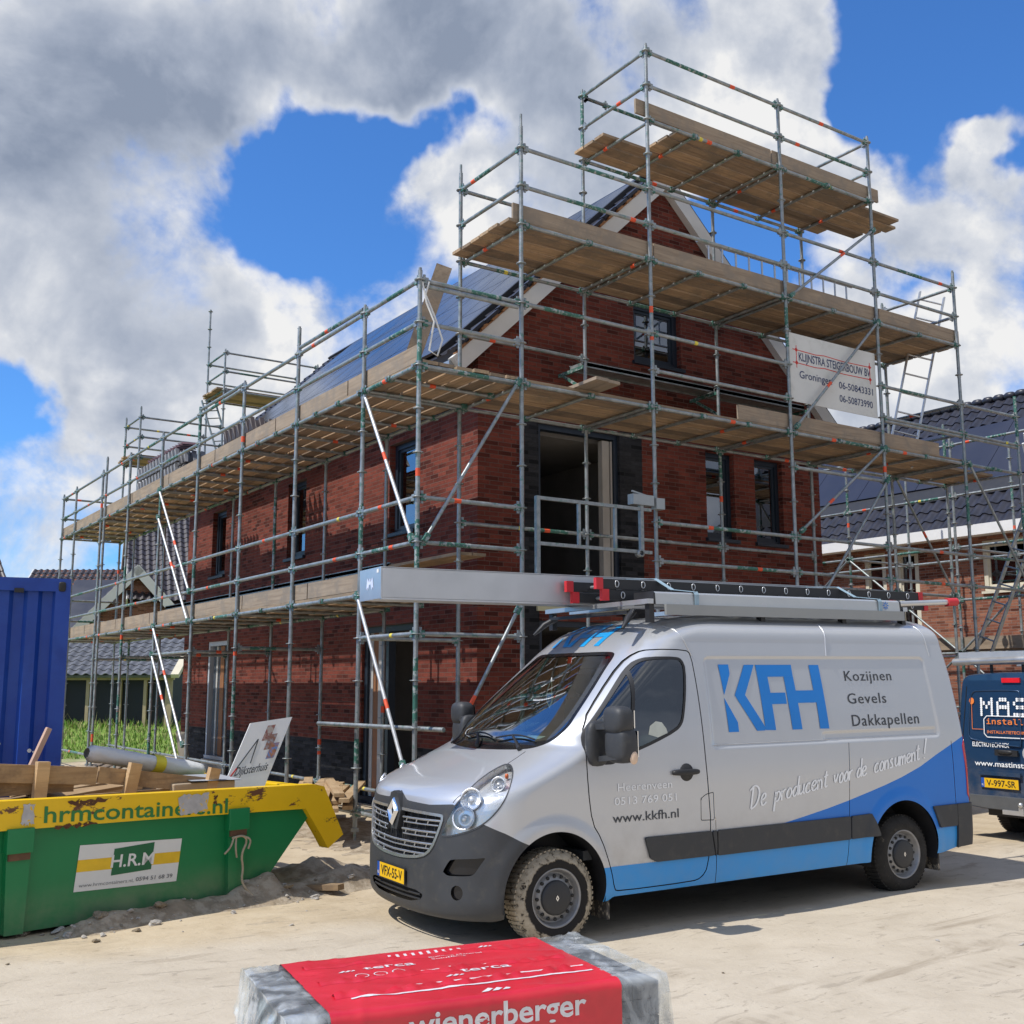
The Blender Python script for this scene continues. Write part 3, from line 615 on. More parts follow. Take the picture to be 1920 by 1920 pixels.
# ---------------------------------------------------------------- scaffolding round the house (ring 0 at z 8.375, rings every 0.5 m)
FX = [0, 1.394, 3.464, 6.051, 8.104, 10.164, 11.73]; SWD = 1.424
LY = [0, 1.391, 3.444, 5.537, 7.640, 9.75, 11.95, 14.14, 16.62, 17.96]; IX = 1.394
zr = lambda n: 8.375-.5*n
scaf = empty('scaffolding', (0, 0, 0), 0, 'tall galvanised tube scaffolding with plank decks around the red brick house', 'scaffolding', )
SM = [GALV, ORANGE, GALV_G, YMARK]
sr = random.Random(11)
def standard(x, y, ztop, zbot=.06, parent=scaf, rings=(None, None), spig=True, green=None):
    mb = MB(); mb.tube((x, y, zbot+.12), (x, y, ztop), .0262, 10)
    n0 = math.ceil((8.375-ztop)/.5+.05); n = n0
    while zr(n) > zbot+.15:
        z = zr(n); mb.lathe([(-.005, .024), (-.005, .061), (.005, .061), (.005, .024)], (x, y, z), 'Z', 12); mb.tube((x, y, z-.05), (x, y, z+.045), .030, 8, 0); n += 1
    if green is None: green = sr.random() < .55
    if green:
        for _ in range(sr.randint(1, 3)):
            a = sr.uniform(zbot+.3, ztop-.5); mb.tube((x, y, a), (x, y, a+sr.uniform(.25, .8)), .0272, 10, 2)
    for _ in range(sr.randint(0, 2)):
        a = sr.uniform(zbot+.5, ztop-.3); mb.tube((x, y, a), (x, y, a+.09), .0276, 10, 1)
    mb.tube((x, y, zbot-.04), (x, y, zbot+.3), .018, 8); mb.box((x-.075, y-.075, zbot-.05), (x+.075, y+.075, zbot-.035)); mb.tube((x, y, zbot+.10), (x, y, zbot+.14), .05, 8)
    if spig: mb.tube((x, y, ztop), (x, y, ztop+.03), .019, 8)
    return mb.build('standard', SM, parent)
def hbar(name, p, q, parent=scaf, heads=True, marks=True, r=.0258, double=0, mat0=0):
    p = Vector(p); q = Vector(q); d = (q-p).normalized(); mb = MB()
    mb.tube(p+d*.05, q-d*.05, r, 10, mat0)
    if double: mb.tube(p+d*.05-Vector((0, 0, double)), q-d*.05-Vector((0, 0, double)), r, 10, mat0)
    if heads:
        for e, s_ in ((p, 1), (q, -1)):
            c = e+d*(.055*s_); mb.beam(e+d*.03*s_, e+d*.10*s_, .045, .075, mat=2 if sr.random() < .6 else 0); mb.beam(c+Vector((0, 0, -.07)), c+Vector((0, 0, .075)), .012, .03, up=d, mat=0)
    if marks:
        L = (q-p).length
        if sr.random() < .32: a = sr.uniform(.15, .85)*L; mb.tube(p+d*a, p+d*(a+.09), r+.0012, 10, 1)
        if sr.random() < .12: a = sr.uniform(.15, .85)*L; mb.tube(p+d*a, p+d*(a+.06), r+.0012, 10, 3)
        if sr.random() < .35: a = sr.uniform(.1, .6)*L; mb.tube(p+d*a, p+d*(a+.3*L), r+.0008, 10, 2)
    return mb.build(name, SM, parent)
BRIGHTGALV = M('bright_galvanised_tube', (.56, .57, .58), .45, .4, .15, 10, .1, 90)
def brace(p, q, parent=scaf, bright=False):
    p = Vector(p); q = Vector(q); d = (q-p).normalized(); mb = MB(); mb.tube(p, q, .0215, 10, 0)
    for e in (p, q): mb.beam(e-d*.05, e+d*.05, .05, .06, mat=2)
    a = sr.uniform(.3, .7)*(q-p).length
    if sr.random() < .6: mb.tube(p+d*a, p+d*(a+.12), .0228, 10, 1)
    return mb.build('brace', [BRIGHTGALV if bright else GALV, ORANGE, GALV_G], parent)
# standards
F = lambda i, z=0: (FX[i], 0, z); I = lambda i, z=0: (FX[i], SWD, z); L = lambda i, z=0: (0, LY[i], z); K = lambda i, z=0: (IX, LY[i], z)
ftop = [6.49, 8.66, 10.46, 10.46, 10.46, 8.65, 6.55]; itop = [None, 8.62, 10.46, 10.40, 10.40, 8.50, 6.5]
for i in range(7): standard(FX[i], 0, ftop[i])
for i in range(1, 7): standard(FX[i], SWD, itop[i])
for j in range(1, 10): standard(0, LY[j], 6.46 if j != 2 else 6.75)
for j in range(2, 10): standard(IX, LY[j], 5.37 if j < 8 else (8.62 if j == 8 else 8.6))
standard(0, 13.84, 6.70)
for x in (FX[2], FX[3]+0.0, 8.1):
    for y in (LY[8], LY[9]): standard(x, y, 11.9 if (y == LY[9] and x < 8) else 10.45)
for a_, b_ in ((F(1, 8.66), F(1, 8.82)), (I(1, 8.62), I(1, 8.74))): mb = MB(); mb.tube(a_, b_, .017, 8); mb.build('spigot', SM, scaf)
# front: guard rails, ledgers
def frow(n, i0, i1, name='guard_rail', y=0, **kw):
    for i in range(i0, i1): hbar(name, (FX[i], y, zr(n)), (FX[i+1], y, zr(n)), **kw)
for n in (-4, -3): frow(n, 2, 4)
for n in (0, 1): frow(n, 1, 5)
frow(4, 0, 1, double=.06); frow(4, 1, 3); frow(4, 4, 6); frow(5, 0, 1); frow(5, 2, 3); frow(5, 4, 6, double=.05)
frow(-2, 2, 4, 'ledger'); frow(2, 1, 5, 'ledger'); frow(6, 0, 6, 'ledger')
frow(7, 3, 4); frow(9, 0, 1); frow(9, 2, 6); frow(10, 0, 1, 'ledger'); frow(10, 2, 6, 'ledger'); frow(12, 0, 1); frow(14, 1, 6, 'ledger'); frow(16, 0, 6, 'ledger')
for n, a, b, nm in ((-4, 2, 2, ''), (-2, 2, 4, 'ledger'), (2, 1, 5, 'ledger'), (6, 1, 6, 'ledger'), (4, 1, 2, 'guard_rail'), (9, 1, 4, 'guard_rail'), (10, 4, 6, 'guard_rail'), (16, 1, 6, 'ledger')): frow(n, a, b, nm, SWD)
frow(0, 1, 2, y=SWD); frow(-4, 2, 2, y=SWD)
for i, ns in ((1, (0, 1)), (2, (-4, -3)), (4, (-4, -3)), (5, (0, 1, 4, 5))):
    for n in ns: hbar('guard_rail', F(i, zr(n)), I(i, zr(n)))
hbar('guard_rail', (FX[2], SWD, zr(-4)), (FX[2]+.5, SWD, zr(-4)-.0), marks=False); frow(-4, 2, 4, y=SWD)
# side: rails and ledgers
def srow(n, j0, j1, name='guard_rail', x=0, **kw):
    for j in range(j0, j1): hbar(name, (x, LY[j], zr(n)), (x, LY[j+1], zr(n)), **kw)
srow(4, 0, 9); srow(5, 0, 9); srow(6, 0, 9, 'ledger'); srow(9, 0, 9); srow(10, 0, 9); srow(11, 1, 9, 'ledger'); srow(16, 0, 9, 'ledger'); srow(12, 0, 1); srow(12, 4, 5)
srow(6, 1, 9, 'ledger', IX); srow(11, 2, 9, 'ledger', IX); srow(16, 1, 9, 'ledger', IX)
for j in (1, 3): hbar('guard_rail', (0, LY[j+1], zr(4)+.09), (0, LY[j], zr(4)+.07), heads=False)
for j in range(3, 8): hbar('transom', L(j, zr(12)), K(j, zr(12)))
hbar('transom', L(1, zr(12)), K(1, zr(12))); hbar('ledger', (-.25, 2.0, zr(14)), (.25, -.25, zr(14)-.02), heads=False); hbar('transom', L(1, zr(16)), K(1, zr(16))); hbar('transom', F(0, zr(16)), (IX, .05, zr(16)))
for j in (9,):
    for n in (4, 5, 9, 10): hbar('guard_rail', L(j, zr(n)), K(j, zr(n)))
# decks: loose-laid boards on transoms
BW = .228
def deck_x(x0, x1, z, y0=.03, nb=6, parent=scaf, skip=(), jit=.05, ends=None):
    mb = MB()
    for b in range(nb):
        if b in skip: continue
        a = x0-sr.uniform(0, jit); e = x1+sr.uniform(0, jit); y = y0+b*BW
        if ends and b in ends: a, e = a+ends[b][0], e+ends[b][1]
        dz = sr.uniform(0, .014); mb.box((a, y+.006, z+.026+dz), (e, y+BW-.022, z+.066+dz))
    return mb.build('deck', BOARD, parent)
def deck_y(y0, y1, z, x0=.03, nb=6, parent=scaf, jit=.05):
    mb = MB()
    for b in range(nb):
        a = y0-sr.uniform(0, jit); e = y1+sr.uniform(0, jit); x = x0+b*BW
        dz = sr.uniform(0, .014); mb.box((x+.006, a, z+.026+dz), (x+BW-.022, e, z+.066+dz))
    return mb.build('deck', BOARD_Y, parent)
def transoms_x(x0, x1, z, n, parent=scaf, low=.0):
    for i in range(n+1):
        x = x0+(x1-x0)*i/n+(.06 if i == 0 else (-.06 if i == n else 0)); p, q = Vector((x, -.05, z-low)), Vector((x, SWD+.05, z-low)); mb = MB(); mb.tube(p, q, .0225, 10, 0)
        for y in (0, SWD): mb.beam((x-.045, y, z+.0), (x+.045, y, z+.0), .075, .06, mat=2)
        if sr.random() < .35: a = sr.uniform(.2, 1.1); mb.tube((x, a, z), (x, a+.08, z), .0238, 10, 1)
        mb.build('transom', SM, parent)
def transoms_y(y0, y1, z, n, parent=scaf):
    for i in range(n+1):
        y = y0+(y1-y0)*i/n+(.06 if i == 0 else (-.06 if i == n else 0)); mb = MB(); mb.tube((-.06, y, z), (IX+.05, y, z), .0225, 10, 0)
        for x in (0, IX): mb.beam((x, y-.045, z), (x, y+.045, z), .06, .075, up=(1, 0, 0), mat=2)
        if sr.random() < .4: a = sr.uniform(.2, 1.1); mb.tube((a, y, z), (a+.08, y, z), .0238, 10, 1)
        mb.build('transom', SM, parent)
ZA, ZB, ZT_, ZL = zr(2), zr(6), zr(-2), zr(11)
# top deck
deck_x(FX[2]+.62, FX[3], ZT_, nb=3); deck_x(FX[2]-.16, FX[3], ZT_, y0=.03+3*.228, nb=3); deck_x(FX[3]+.02, FX[4]+.05, ZT_, nb=6, ends={0: (0, .05), 1: (0, .98), 2: (0, 1.2), 3: (0, 1.15), 4: (0, .95), 5: (0, .30)})
transoms_x(FX[2], FX[3], ZT_, 3); transoms_x(FX[3], FX[4], ZT_, 2)
for i in range(1, 5): deck_x(FX[i]-(.14 if i == 1 else 0), FX[i+1]+(.12 if i == 4 else 0), ZA, nb=6); transoms_x(FX[i], FX[i+1], ZA, 3 if i == 2 else 2)
for i in range(1, 6): deck_x(FX[i]+(.02 if i > 1 else 0), FX[i+1], ZB, nb=6 if i < 5 else 4, y0=.03 if i < 5 else .5); transoms_x(FX[i], FX[i+1], ZB, 3 if i == 2 else 2)
for j in range(0, 9):
    deck_y(LY[j]+(0 if j else .02), LY[j+1], ZB); transoms_y(LY[j], LY[j+1], ZB, 2 if j in (0, 8) else 3)
    if j >= 1: deck_y(LY[j], LY[j+1], ZL); transoms_y(LY[j], LY[j+1], ZL, 2 if j < 7 else 1)
# steel console decks beside the walls
def console(x, y, z, ax):
    mb = MB(); d = Vector((1, 0, 0)) if ax == 'x' else Vector((0, 1, 0)); p = Vector((x, y, z))
    mb.beam(p, p+d*.62, .04, .05, mat=2); mb.beam(p+Vector((0, 0, -.35)), p+d*.55, .03, .04, mat=2); return mb.build('console_bracket', SM, scaf)
def steel_deck(p0, p1, w, ax):
    mb = MB()
    (x0, y0, z), (x1, y1, _) = p0, p1
    mb.box((x0, y0, z), (x1, y1, z+.05)); 
    if ax == 'x': mb.box((x0, y0, z-.02), (x1, y0+.02, z+.065)); mb.box((x0, y1-.02, z-.02), (x1, y1, z+.065))
    else: mb.box((x0, y0, z-.02), (x0+.02, y1, z+.065)); mb.box((x1-.02, y0, z-.02), (x1, y1, z+.065))
    return mb.build('steel_deck', [GALV], scaf)
for a, b in ((2, 3), (3, 4)): steel_deck((FX[a]+.02, SWD+.07, zr(4)-.06), (FX[b]-.02, SWD+.40, zr(4)), .33, 'x')
for i in (2, 3, 4): console(FX[i], SWD, zr(4)-.1, 'y')
for j in range(2, 7): steel_deck((IX+.08, LY[j]+.02, zr(10)+.12), (IX+.42, LY[j+1]-.02, zr(10)+.12), .34, 'y')
for j in range(2, 8): console(IX, LY[j], zr(10)+.06, 'x')
deckc = MB()
for b in range(2): deckc.box((IX+.05+b*.21, 1.5, zr(10)+.1), (IX+.05+b*.21+.2, LY[2], zr(10)+.14))
deckc.build('deck', BOARD_Y, scaf)
steel_deck((8.2, SWD+.05, zr(10)-.05), (9.9, SWD+.42, zr(10)), .36, 'x')
# toe boards
def toe(p0, p1, z, ax):
    mb = MB(); th = .035
    if ax == 'x': mb.box((p0, .035, z+.072), (p1, .035+th, z+.072+.205))
    else: mb.box((.035, p0, z+.072), (.035+th, p1, z+.072+.205))
    mb.build('toe_board', TOE if ax == 'x' else TOE_Y, scaf)
for a, b in ((3.30, 5.9), (5.93, 8.36)): toe(a, b, ZT_, 'x')
for a, b in ((1.30, 3.55), (3.57, 6.0), (6.02, 8.2), (8.22, 10.28)): toe(a, b, ZA, 'x')
for a, b in ((5.05, 8.12), (8.14, 9.55)): toe(a, b, ZB, 'x')
for a, b in ((.12, 1.9), (1.93, 4.3), (4.33, 6.9), (6.93, 9.4), (9.43, 11.8), (11.83, 14.3), (14.33, 18.0)): toe(a, b, ZB, 'y')
for a, b in ((1.45, 3.0), (3.03, 5.4), (5.43, 7.7), (7.73, 10.2), (10.23, 12.6), (12.63, 15.2), (15.23, 17.9)): toe(a, b, ZL, 'y')
# braces
brace(L(1, zr(6)), (-.03, .08, zr(10)+.05), bright=True); brace((1.32, -.04, zr(6)), (.09, -.04, zr(10)+.05)); brace((-.03, LY[1], zr(11)), (-.03, .2, zr(15)+.1), bright=True); brace((1.30, -.05, zr(11.4)), (.35, -.05, zr(14.6)))
brace((FX[4]-.04, -.05, zr(-1)), (FX[3]+.08, -.05, zr(2)+.05)); brace((FX[4]-.04, -.05, zr(2)), (FX[3]+.08, -.05, zr(6)+.1)); brace((FX[4]-.04, -.05, zr(6)), (FX[3]+.1, -.05, zr(9)+.1)); brace((FX[4]-.02, -.05, zr(7)), (FX[3]+.3, -.05, zr(11)))
brace((FX[5]+.05, -.05, zr(6)), (FX[6], -.05, zr(10))); brace((FX[5]+.05, SWD-.05, zr(6)), (FX[6], SWD-.05, zr(10)))
for n0 in (6, 7, 11, 12): brace((-.045, LY[5]-.05, zr(n0)), (-.045, LY[4]+.08, zr(n0+4)), bright=True)
# rear scaffold glimpsed over the roof
ry0, ry1 = LY[8], LY[9]
for y in (ry0, ry1):
    for n in (0, 1): hbar('handrail', (IX, y, zr(n)), (FX[2], y, zr(n)))
    for n in (-2, -3, -4): hbar('handrail' if n != -2 else 'ledger', (FX[2], y, zr(n)), (FX[3], y, zr(n)))
    hbar('ledger', (IX, y, zr(2)), (FX[2], y, zr(2))); hbar('ledger', (FX[3], y, zr(-2)), (8.1, y, zr(-2)))
for x, ns in ((IX, (0, 1, 2)), (FX[2], (-4, -3, -2))):
    for n in ns: hbar('handrail', (x, ry0, zr(n)), (x, ry1, zr(n)))
for x0, x1, z in ((IX-.15, FX[2], zr(2)), (FX[2]-.1, 6.6, zr(-2))):
    mb = MB()
    for b in range(6): mb.box((x0-sr.uniform(0, .1), ry0+.03+b*.218, z+.026), (x1, ry0+.03+b*.218+.21, z+.066))
    mb.build('deck', BOARD, scaf)
# ---- things hung on or lying on the scaffold
def sq(mb, p, q, w=.04, m=0): mb.beam(p, q, w, w, mat=m)
gate = empty('guard_gate', (0, 0, 0), 0, 'grey steel hoist gate hung across the big first-floor opening', 'gate')
mb = MB(); gy = -.09
sq(mb, (1.55, gy, 3.02), (1.55, gy, 4.02), .05); sq(mb, (1.55, gy, 4.0), (3.30, gy, 4.0)); sq(mb, (1.57, gy, 3.46), (3.30, gy, 3.46)); sq(mb, (2.16, gy, 3.48), (2.16, gy, 3.98), .035); sq(mb, (2.72, gy, 3.48), (2.72, gy, 3.98), .035); sq(mb, (3.14, gy, 3.46), (3.14, gy, 4.15), .05)
mb.build('gate_frame', GALV, gate)
mb = MB(); mb.box((2.98, gy-.05, 4.05), (3.32, gy+.06, 4.18)); mb.box((3.36, gy-.05, 4.02), (3.50, gy+.05, 4.16)); mb.beam((3.0, gy, 4.22), (3.35, gy, 4.16), .02, .02); mb.build('hinge_box', M('grey_box', (.36, .39, .40), .5, .2, .1, 5), gate)
mb = MB(); mb.lathe([(-.05, .03), (-.05, .05), (.03, .05), (.03, .03)], (3.10, gy, 3.44), 'Y', 12); mb.build('roller', GALV, gate)
# banner board
sb = MB(); sy = .03; sb.box((6.09, sy, 5.86), (8.045, sy+.012, 6.885)); SIGN = sb.build('advertising_board', M('grubby_white_board', (.66, .66, .63), .55, 0, .06, 2, col2=(.58, .58, .54), fac=(.5, .7)))
tag(SIGN, 'white scaffolder advertising board with blue and red lettering tied below the plank deck', 'sign')
NAVY = M('navy_print', (.035, .05, .13), .5, 0, .1, 10); REDP = M('red_print', (.62, .04, .03), .5, 0, .1, 10)
def sxz(u, v): return 6.09+u*1.955, 6.885-v*1.025
mb = MB()
def put_text(mb, txt, u, v, wd, cap, font='sans', bold=0.0, m=0, spacing=1.0):
    x, z = sxz(u, v); vs, fs = text_fit(txt, x, z, wd*1.955, cap*1.025, font, bold, spacing); mb.add([(a, sy-.003, b) for a, b in vs], fs, m)
put_text(mb, 'KLIJNSTRA STEIGERBOUW BV', .115, .385, .82, .115, bold=.012); put_text(mb, 'Groningen', .115, .64, .36, .105, bold=.008); put_text(mb, '06-50843331', .555, .665, .40, .10, bold=.008); put_text(mb, '06-50873990', .555, .865, .39, .10, bold=.008)
mb.build('lettering', NAVY, SIGN)
mb = MB()
def ln(u0, v0, u1, v1, w=.008):
    (xa_, za_), (xb_, zb_) = sxz(u0, v0), sxz(u1, v1); mb.beam((xa_, sy-.002, za_), (xb_, sy-.002, zb_), w*1.4, .003, up=(0, 1, 0))
for v in (.235, .425):
    pts = [(.05, v), (.3, v+.012), (.4, v-.006), (.62, v+.012), (.95, v)]
    for a_, b_ in zip(pts, pts[1:]): ln(*a_, *b_)
for u in (.09, .93):
    ln(u, .17, u, .50)
    for v in (.235, .425):
        x, z = sxz(u, v); mb.lathe([(-.002, .001), (-.002, .028), (.0, .028)], (x, sy-.001, z), 'Y', 10)
mb.build('red_emblem_lines', REDP, SIGN)
# ladders and loose things
def ladder(name, p, q, width, side, rungs, label, cat='ladder', mat=ALU, rw=.028, rd=.06, group=None, sub=True):
    p, q = Vector(p), Vector(q); d = (q-p); Lg = d.length; d.normalize(); s_ = Vector(side).normalized(); s_ = (s_-d*s_.dot(d)).normalized()
    root = empty(name, p, 0, label, cat, group); n_ = d.cross(s_)
    for sg in (-1, 1):
        mb = MB(); a = s_*(sg*width/2); mb.beam(a, a+d*Lg, rw, rd, up=n_); mb.build('stile', mat, root)
    for i in range(rungs):
        mb = MB(); c = d*(Lg*(i+.6)/rungs); mb.tube(c-s_*width/2, c+s_*width/2, .015, 8); mb.build('rung', mat, root)
    return root
ladder('leaning_ladder', (9.62, .85, ZB+.07), (10.45, .60, 8.50), .42, (.8, -.55, 0), 9, 'grey aluminium ladder leaning up to the right end of the middle plank deck')
gl = empty('lattice_beam', (0, 0, 0), 0, 'ladder-like aluminium lattice beam lying on edge along the middle plank deck', 'lattice beam')
mb = MB(); yb = .75
mb.tube((5.05, yb, 8.28), (8.5, yb, 8.28), .022, 8); mb.tube((5.05, yb, 7.80), (8.5, yb, 7.80), .022, 8); mb.build('chord', ALU_MATT, gl)
for i in range(12): mb = MB(); x = 5.28+i*.28; mb.tube((x, yb, 7.8), (x, yb, 8.28), .015, 8); mb.build('post', ALU_MATT, gl)
mb = MB(); mb.box((-.10, -.38, -.02), (.10, .75, .02)); mb.box((.11, -.36, -.02), (.31, .75, .02)); lb = mb.build('loose_plank', TOE_Y, None, (2.30, 0, ZB+.10)); lb.rotation_euler = (-.04, 0, .06); tag(lb, 'pair of short pale plank ends jutting out over the lower front deck edge', 'plank')
mb = MB(); mb.beam((.26, .80, ZB+.08), (.515, .34, 6.765), .19, .04, up=(.55, .82, .3)); lb = mb.build('upright_plank', TOE_Y); tag(lb, 'brown plank standing tilted against the guard rail at the scaffold corner', 'plank')
mb = MB(); pts = [(.02, -.02, 6.35), (.06, -.05, 6.1), (.16, -.05, 5.9), (.10, -.05, 5.55), (.2, -.06, 5.5), (.27, -.05, 5.7), (.17, -.05, 5.95), (.05, -.04, 6.2), (.1, -.03, 6.36)]
mb.path(pts, .012, 6); tag(mb.build('lifting_sling', M('white_webbing', (.72, .72, .70), .8, 0, .05, 8)), 'white webbing sling knotted round the corner scaffold post', 'sling')
# roof tiles stacked on the side deck
def tile_stack(x, y0, y1, z, rows, label, mat, lay=3):
    root = empty('tile_stack', (x, (y0+y1)/2, z), 0, label, 'roof tiles')
    n = int((y1-y0)/.21)
    for r in range(rows):
        mb = MB()
        for i in range(n):
            y = y0-(y0+y1)/2+i*.21
            for l in range(4):
                xx = -.32+l*.17; mb.add([(xx, y, r*.30), (xx+.05, y, r*.30), (xx+.10, y+.20, r*.30+.27), (xx+.02, y+.20, r*.30+.28), (xx, y+.16, r*.30), (xx+.05, y+.17, r*.30), (xx+.1, y+.2, r*.3+.0), (xx, y+.2, r*.3+.24)], [(0,1,2,3),(4,5,6,7),(0,1,6,4),(3,2,6,7),(1,2,6,5),(0,3,7,4)])
        mb.build('tile_layer', mat, root)
    mb = MB()
    for i in range(3): mb.box((-.42, -.5*(y1-y0)+i*.45*(y1-y0), -.05), (.45, -.5*(y1-y0)+i*.45*(y1-y0)+.1, 0))
    mb.build('batten', PINE_DULL, root); return root
tile_stack(.75, 10.3, 13.2, ZB+.12, 3, 'long grey stack of new roof tiles behind the side toe board', M('new_grey_tile', (.16, .165, .18), .55, 0, .3, 6))
tile_stack(1.05, 7.1, 8.6, ZB+.14, 3, 'short dark stack of brown roof tiles at the foot of the roof', M('dark_brown_tile', (.06, .045, .042), .6, 0, .3, 6))
mb = MB()
for i in range(14):
    y = 10.6+i*.17; mb.add([(.55, y, 0), (.95, y+.02, .02), (.95, y+.15, .09), (.55, y+.16, .07)], [(0,1,2,3)]); mb.add([(.55, y, .03), (.95, y+.02, .05), (.95, y+.15, .12), (.55, y+.16, .10)], [(0,1,2,3)])
tag(mb.build('ridge_tiles', M('wine_ridge_tile', (.10, .045, .045), .6, 0, .25, 6), None, (0, -.2, ZB+1.05)), 'wine red ridge tiles laid on top of the long grey tile stack', 'roof tiles')
ladder('rear_ladder', (3.75, 16.9, zr(2)), (3.35, 17.5, zr(-3)-.6), .36, (1, 0, 0), 9, 'thin grey ladder rising through the rear scaffold tower beyond the roof', mat=GALV)

# ---------------------------------------------------------------- stair/ladder tower by the neighbouring house at the right
tw = empty('ladder_tower', (0, 0, 0), 0, 'separate scaffold tower with ladders in front of the right-hand neighbour house', 'scaffolding')
tx = (12.9, 14.9, 16.0); ty = (-.2, 2.1, 4.6, 7.1)
TW = lambda i, j, z: (tx[i], ty[j], z)
for i in (0, 1):
    for j in range(4): standard(tx[i], ty[j], 6.7 if j else 5.6, parent=tw, green=True)
for z in (2.40, 4.4):
    for j in range(3):
        for i in (0, 1): hbar('ledger', TW(i, j, z), TW(i, j+1, z), parent=tw)
    for j in range(4): hbar('transom', TW(0, j, z), TW(1, j, z), parent=tw)
for z in (3.4, 5.4, 1.4, 6.4):
    for j in range(3): hbar('guard_rail', TW(0, j, z), TW(0, j+1, z), parent=tw)
for z in (2.40,):
    mb = MB()
    for b in range(7): mb.box((tx[0]+.1+b*.26, -.2, z+.03), (tx[0]+.34+b*.26, 7.2, z+.07))
    mb.build('deck', BOARD_Y, tw)
mb = MB(); mb.box((tx[0]+.03, .2, 2.47), (tx[0]+.065, 7.0, 2.70)); mb.build('toe_board', TOE_Y, tw)
for j, s_ in ((0, 1), (1, -1), (2, 1)):
    a, b = (ty[j], ty[j+1]) if s_ > 0 else (ty[j+1], ty[j])
    brace((tx[0]-.05, a, 4.4), (tx[0]-.05, b, 2.4), parent=tw); brace((tx[0]-.05, b, 2.4), (tx[0]-.05, a, .4), parent=tw)
ladder('tower_ladder', (11.9, 1.0, 2.42), (12.6, -.55, 6.7), .40, (.3, .95, 0), 14, 'long grey ladder leaning in the right-hand tower up past the neighbour roof', mat=GALV)
ladder('tower_ladder', (13.3, .5, .1), (13.9, -.6, 4.0), .42, (.6, .8, 0), 12, 'lower ladder of the right-hand tower with arched head above the blue van', mat=GALV)
mb = MB(); mb.path([(12.3, .2, 6.2), (12.5, .3, 5.9), (12.8, .4, 5.4), (13.0, .5, 5.0), (12.85, .6, 4.9), (12.9, .45, 5.3), (12.4, .3, 6.05)], .025, 6); tag(mb.build('lifting_sling', MATS['white_webbing']), 'bunched white sling hanging from the right-hand tower rail', 'sling')

# ---------------------------------------------------------------- silver panel van: one smooth body surface, cut into panels
VLOC, VROT = (-.795, -2.732, -.035), (0, -.0095, math.radians(-3.878))
def vroot(name, label, cat, group=None):
    e = empty(name, VLOC, 0, label, cat, group); e.rotation_euler = VROT; return e
van = vroot('panel_van', 'silver panel van with blue swoosh and lettering parked in front of the scaffolded house', 'van')
zs = np.concatenate([np.linspace(.18, 1.0, 56), np.linspace(1.01, 1.42, 48), np.linspace(1.43, 2.2, 84), 2.2+(ZT-2.2)*np.sin(np.linspace(.05, math.pi/2*.999, 26))])
def v_ring(z):
    p = float(van_p(z)); w = float(van_W(z)); xf = float(f_xf(z)); lf = float(f_lf(z)); xr = float(f_xr(z))
    ph = np.linspace(0, math.pi/2, 52); r = (np.cos(ph)**p+np.sin(ph)**p)**(-1/p)
    x = xf+lf*(1-r*np.cos(ph)); y = w*r*np.sin(ph)
    xs = np.linspace(x[-1], max(xr-.16, x[-1]+.01), 260)[1:-1]
    ph = np.linspace(math.pi/2, 0, 26); r = (np.cos(ph)**2.4+np.sin(ph)**2.4)**(-1/2.4)
    x2 = max(xr-.16, x[-1]+.01)+.16*r*np.cos(ph); y2 = w*r*np.sin(ph)
    X = np.concatenate([x, xs, x2]); Y = np.concatenate([y, np.full(len(xs), w), y2])
    s = np.clip((X-xf)/lf, 0, 1); Y = Y+np.where(Y > .02, van_relief(X, z)*_sm(0, .5, s)*np.where(X < xr-.16, 1, 0), 0)
    return np.stack([X, -Y, np.full(len(X), z)], 1)
G = np.stack([v_ring(z) for z in zs]); nz, nj = G.shape[:2]
gu = np.gradient(G, axis=0); gv = np.gradient(G, axis=1); N = np.cross(gv, gu); N /= np.maximum(np.linalg.norm(N, axis=2, keepdims=True), 1e-9)
if N[60, 180, 1] > 0: N = -N
N[:, 0, 1] = 0; N[:, -1, 1] = 0
N /= np.maximum(np.linalg.norm(N, axis=2, keepdims=True), 1e-9)
idx = np.arange(nz*nj).reshape(nz, nj); a, b, c, d = idx[:-1, :-1].ravel(), idx[:-1, 1:].ravel(), idx[1:, 1:].ravel(), idx[1:, :-1].ravel()
TR = np.concatenate([np.stack([a, b, c], 1), np.stack([a, c, d], 1)])
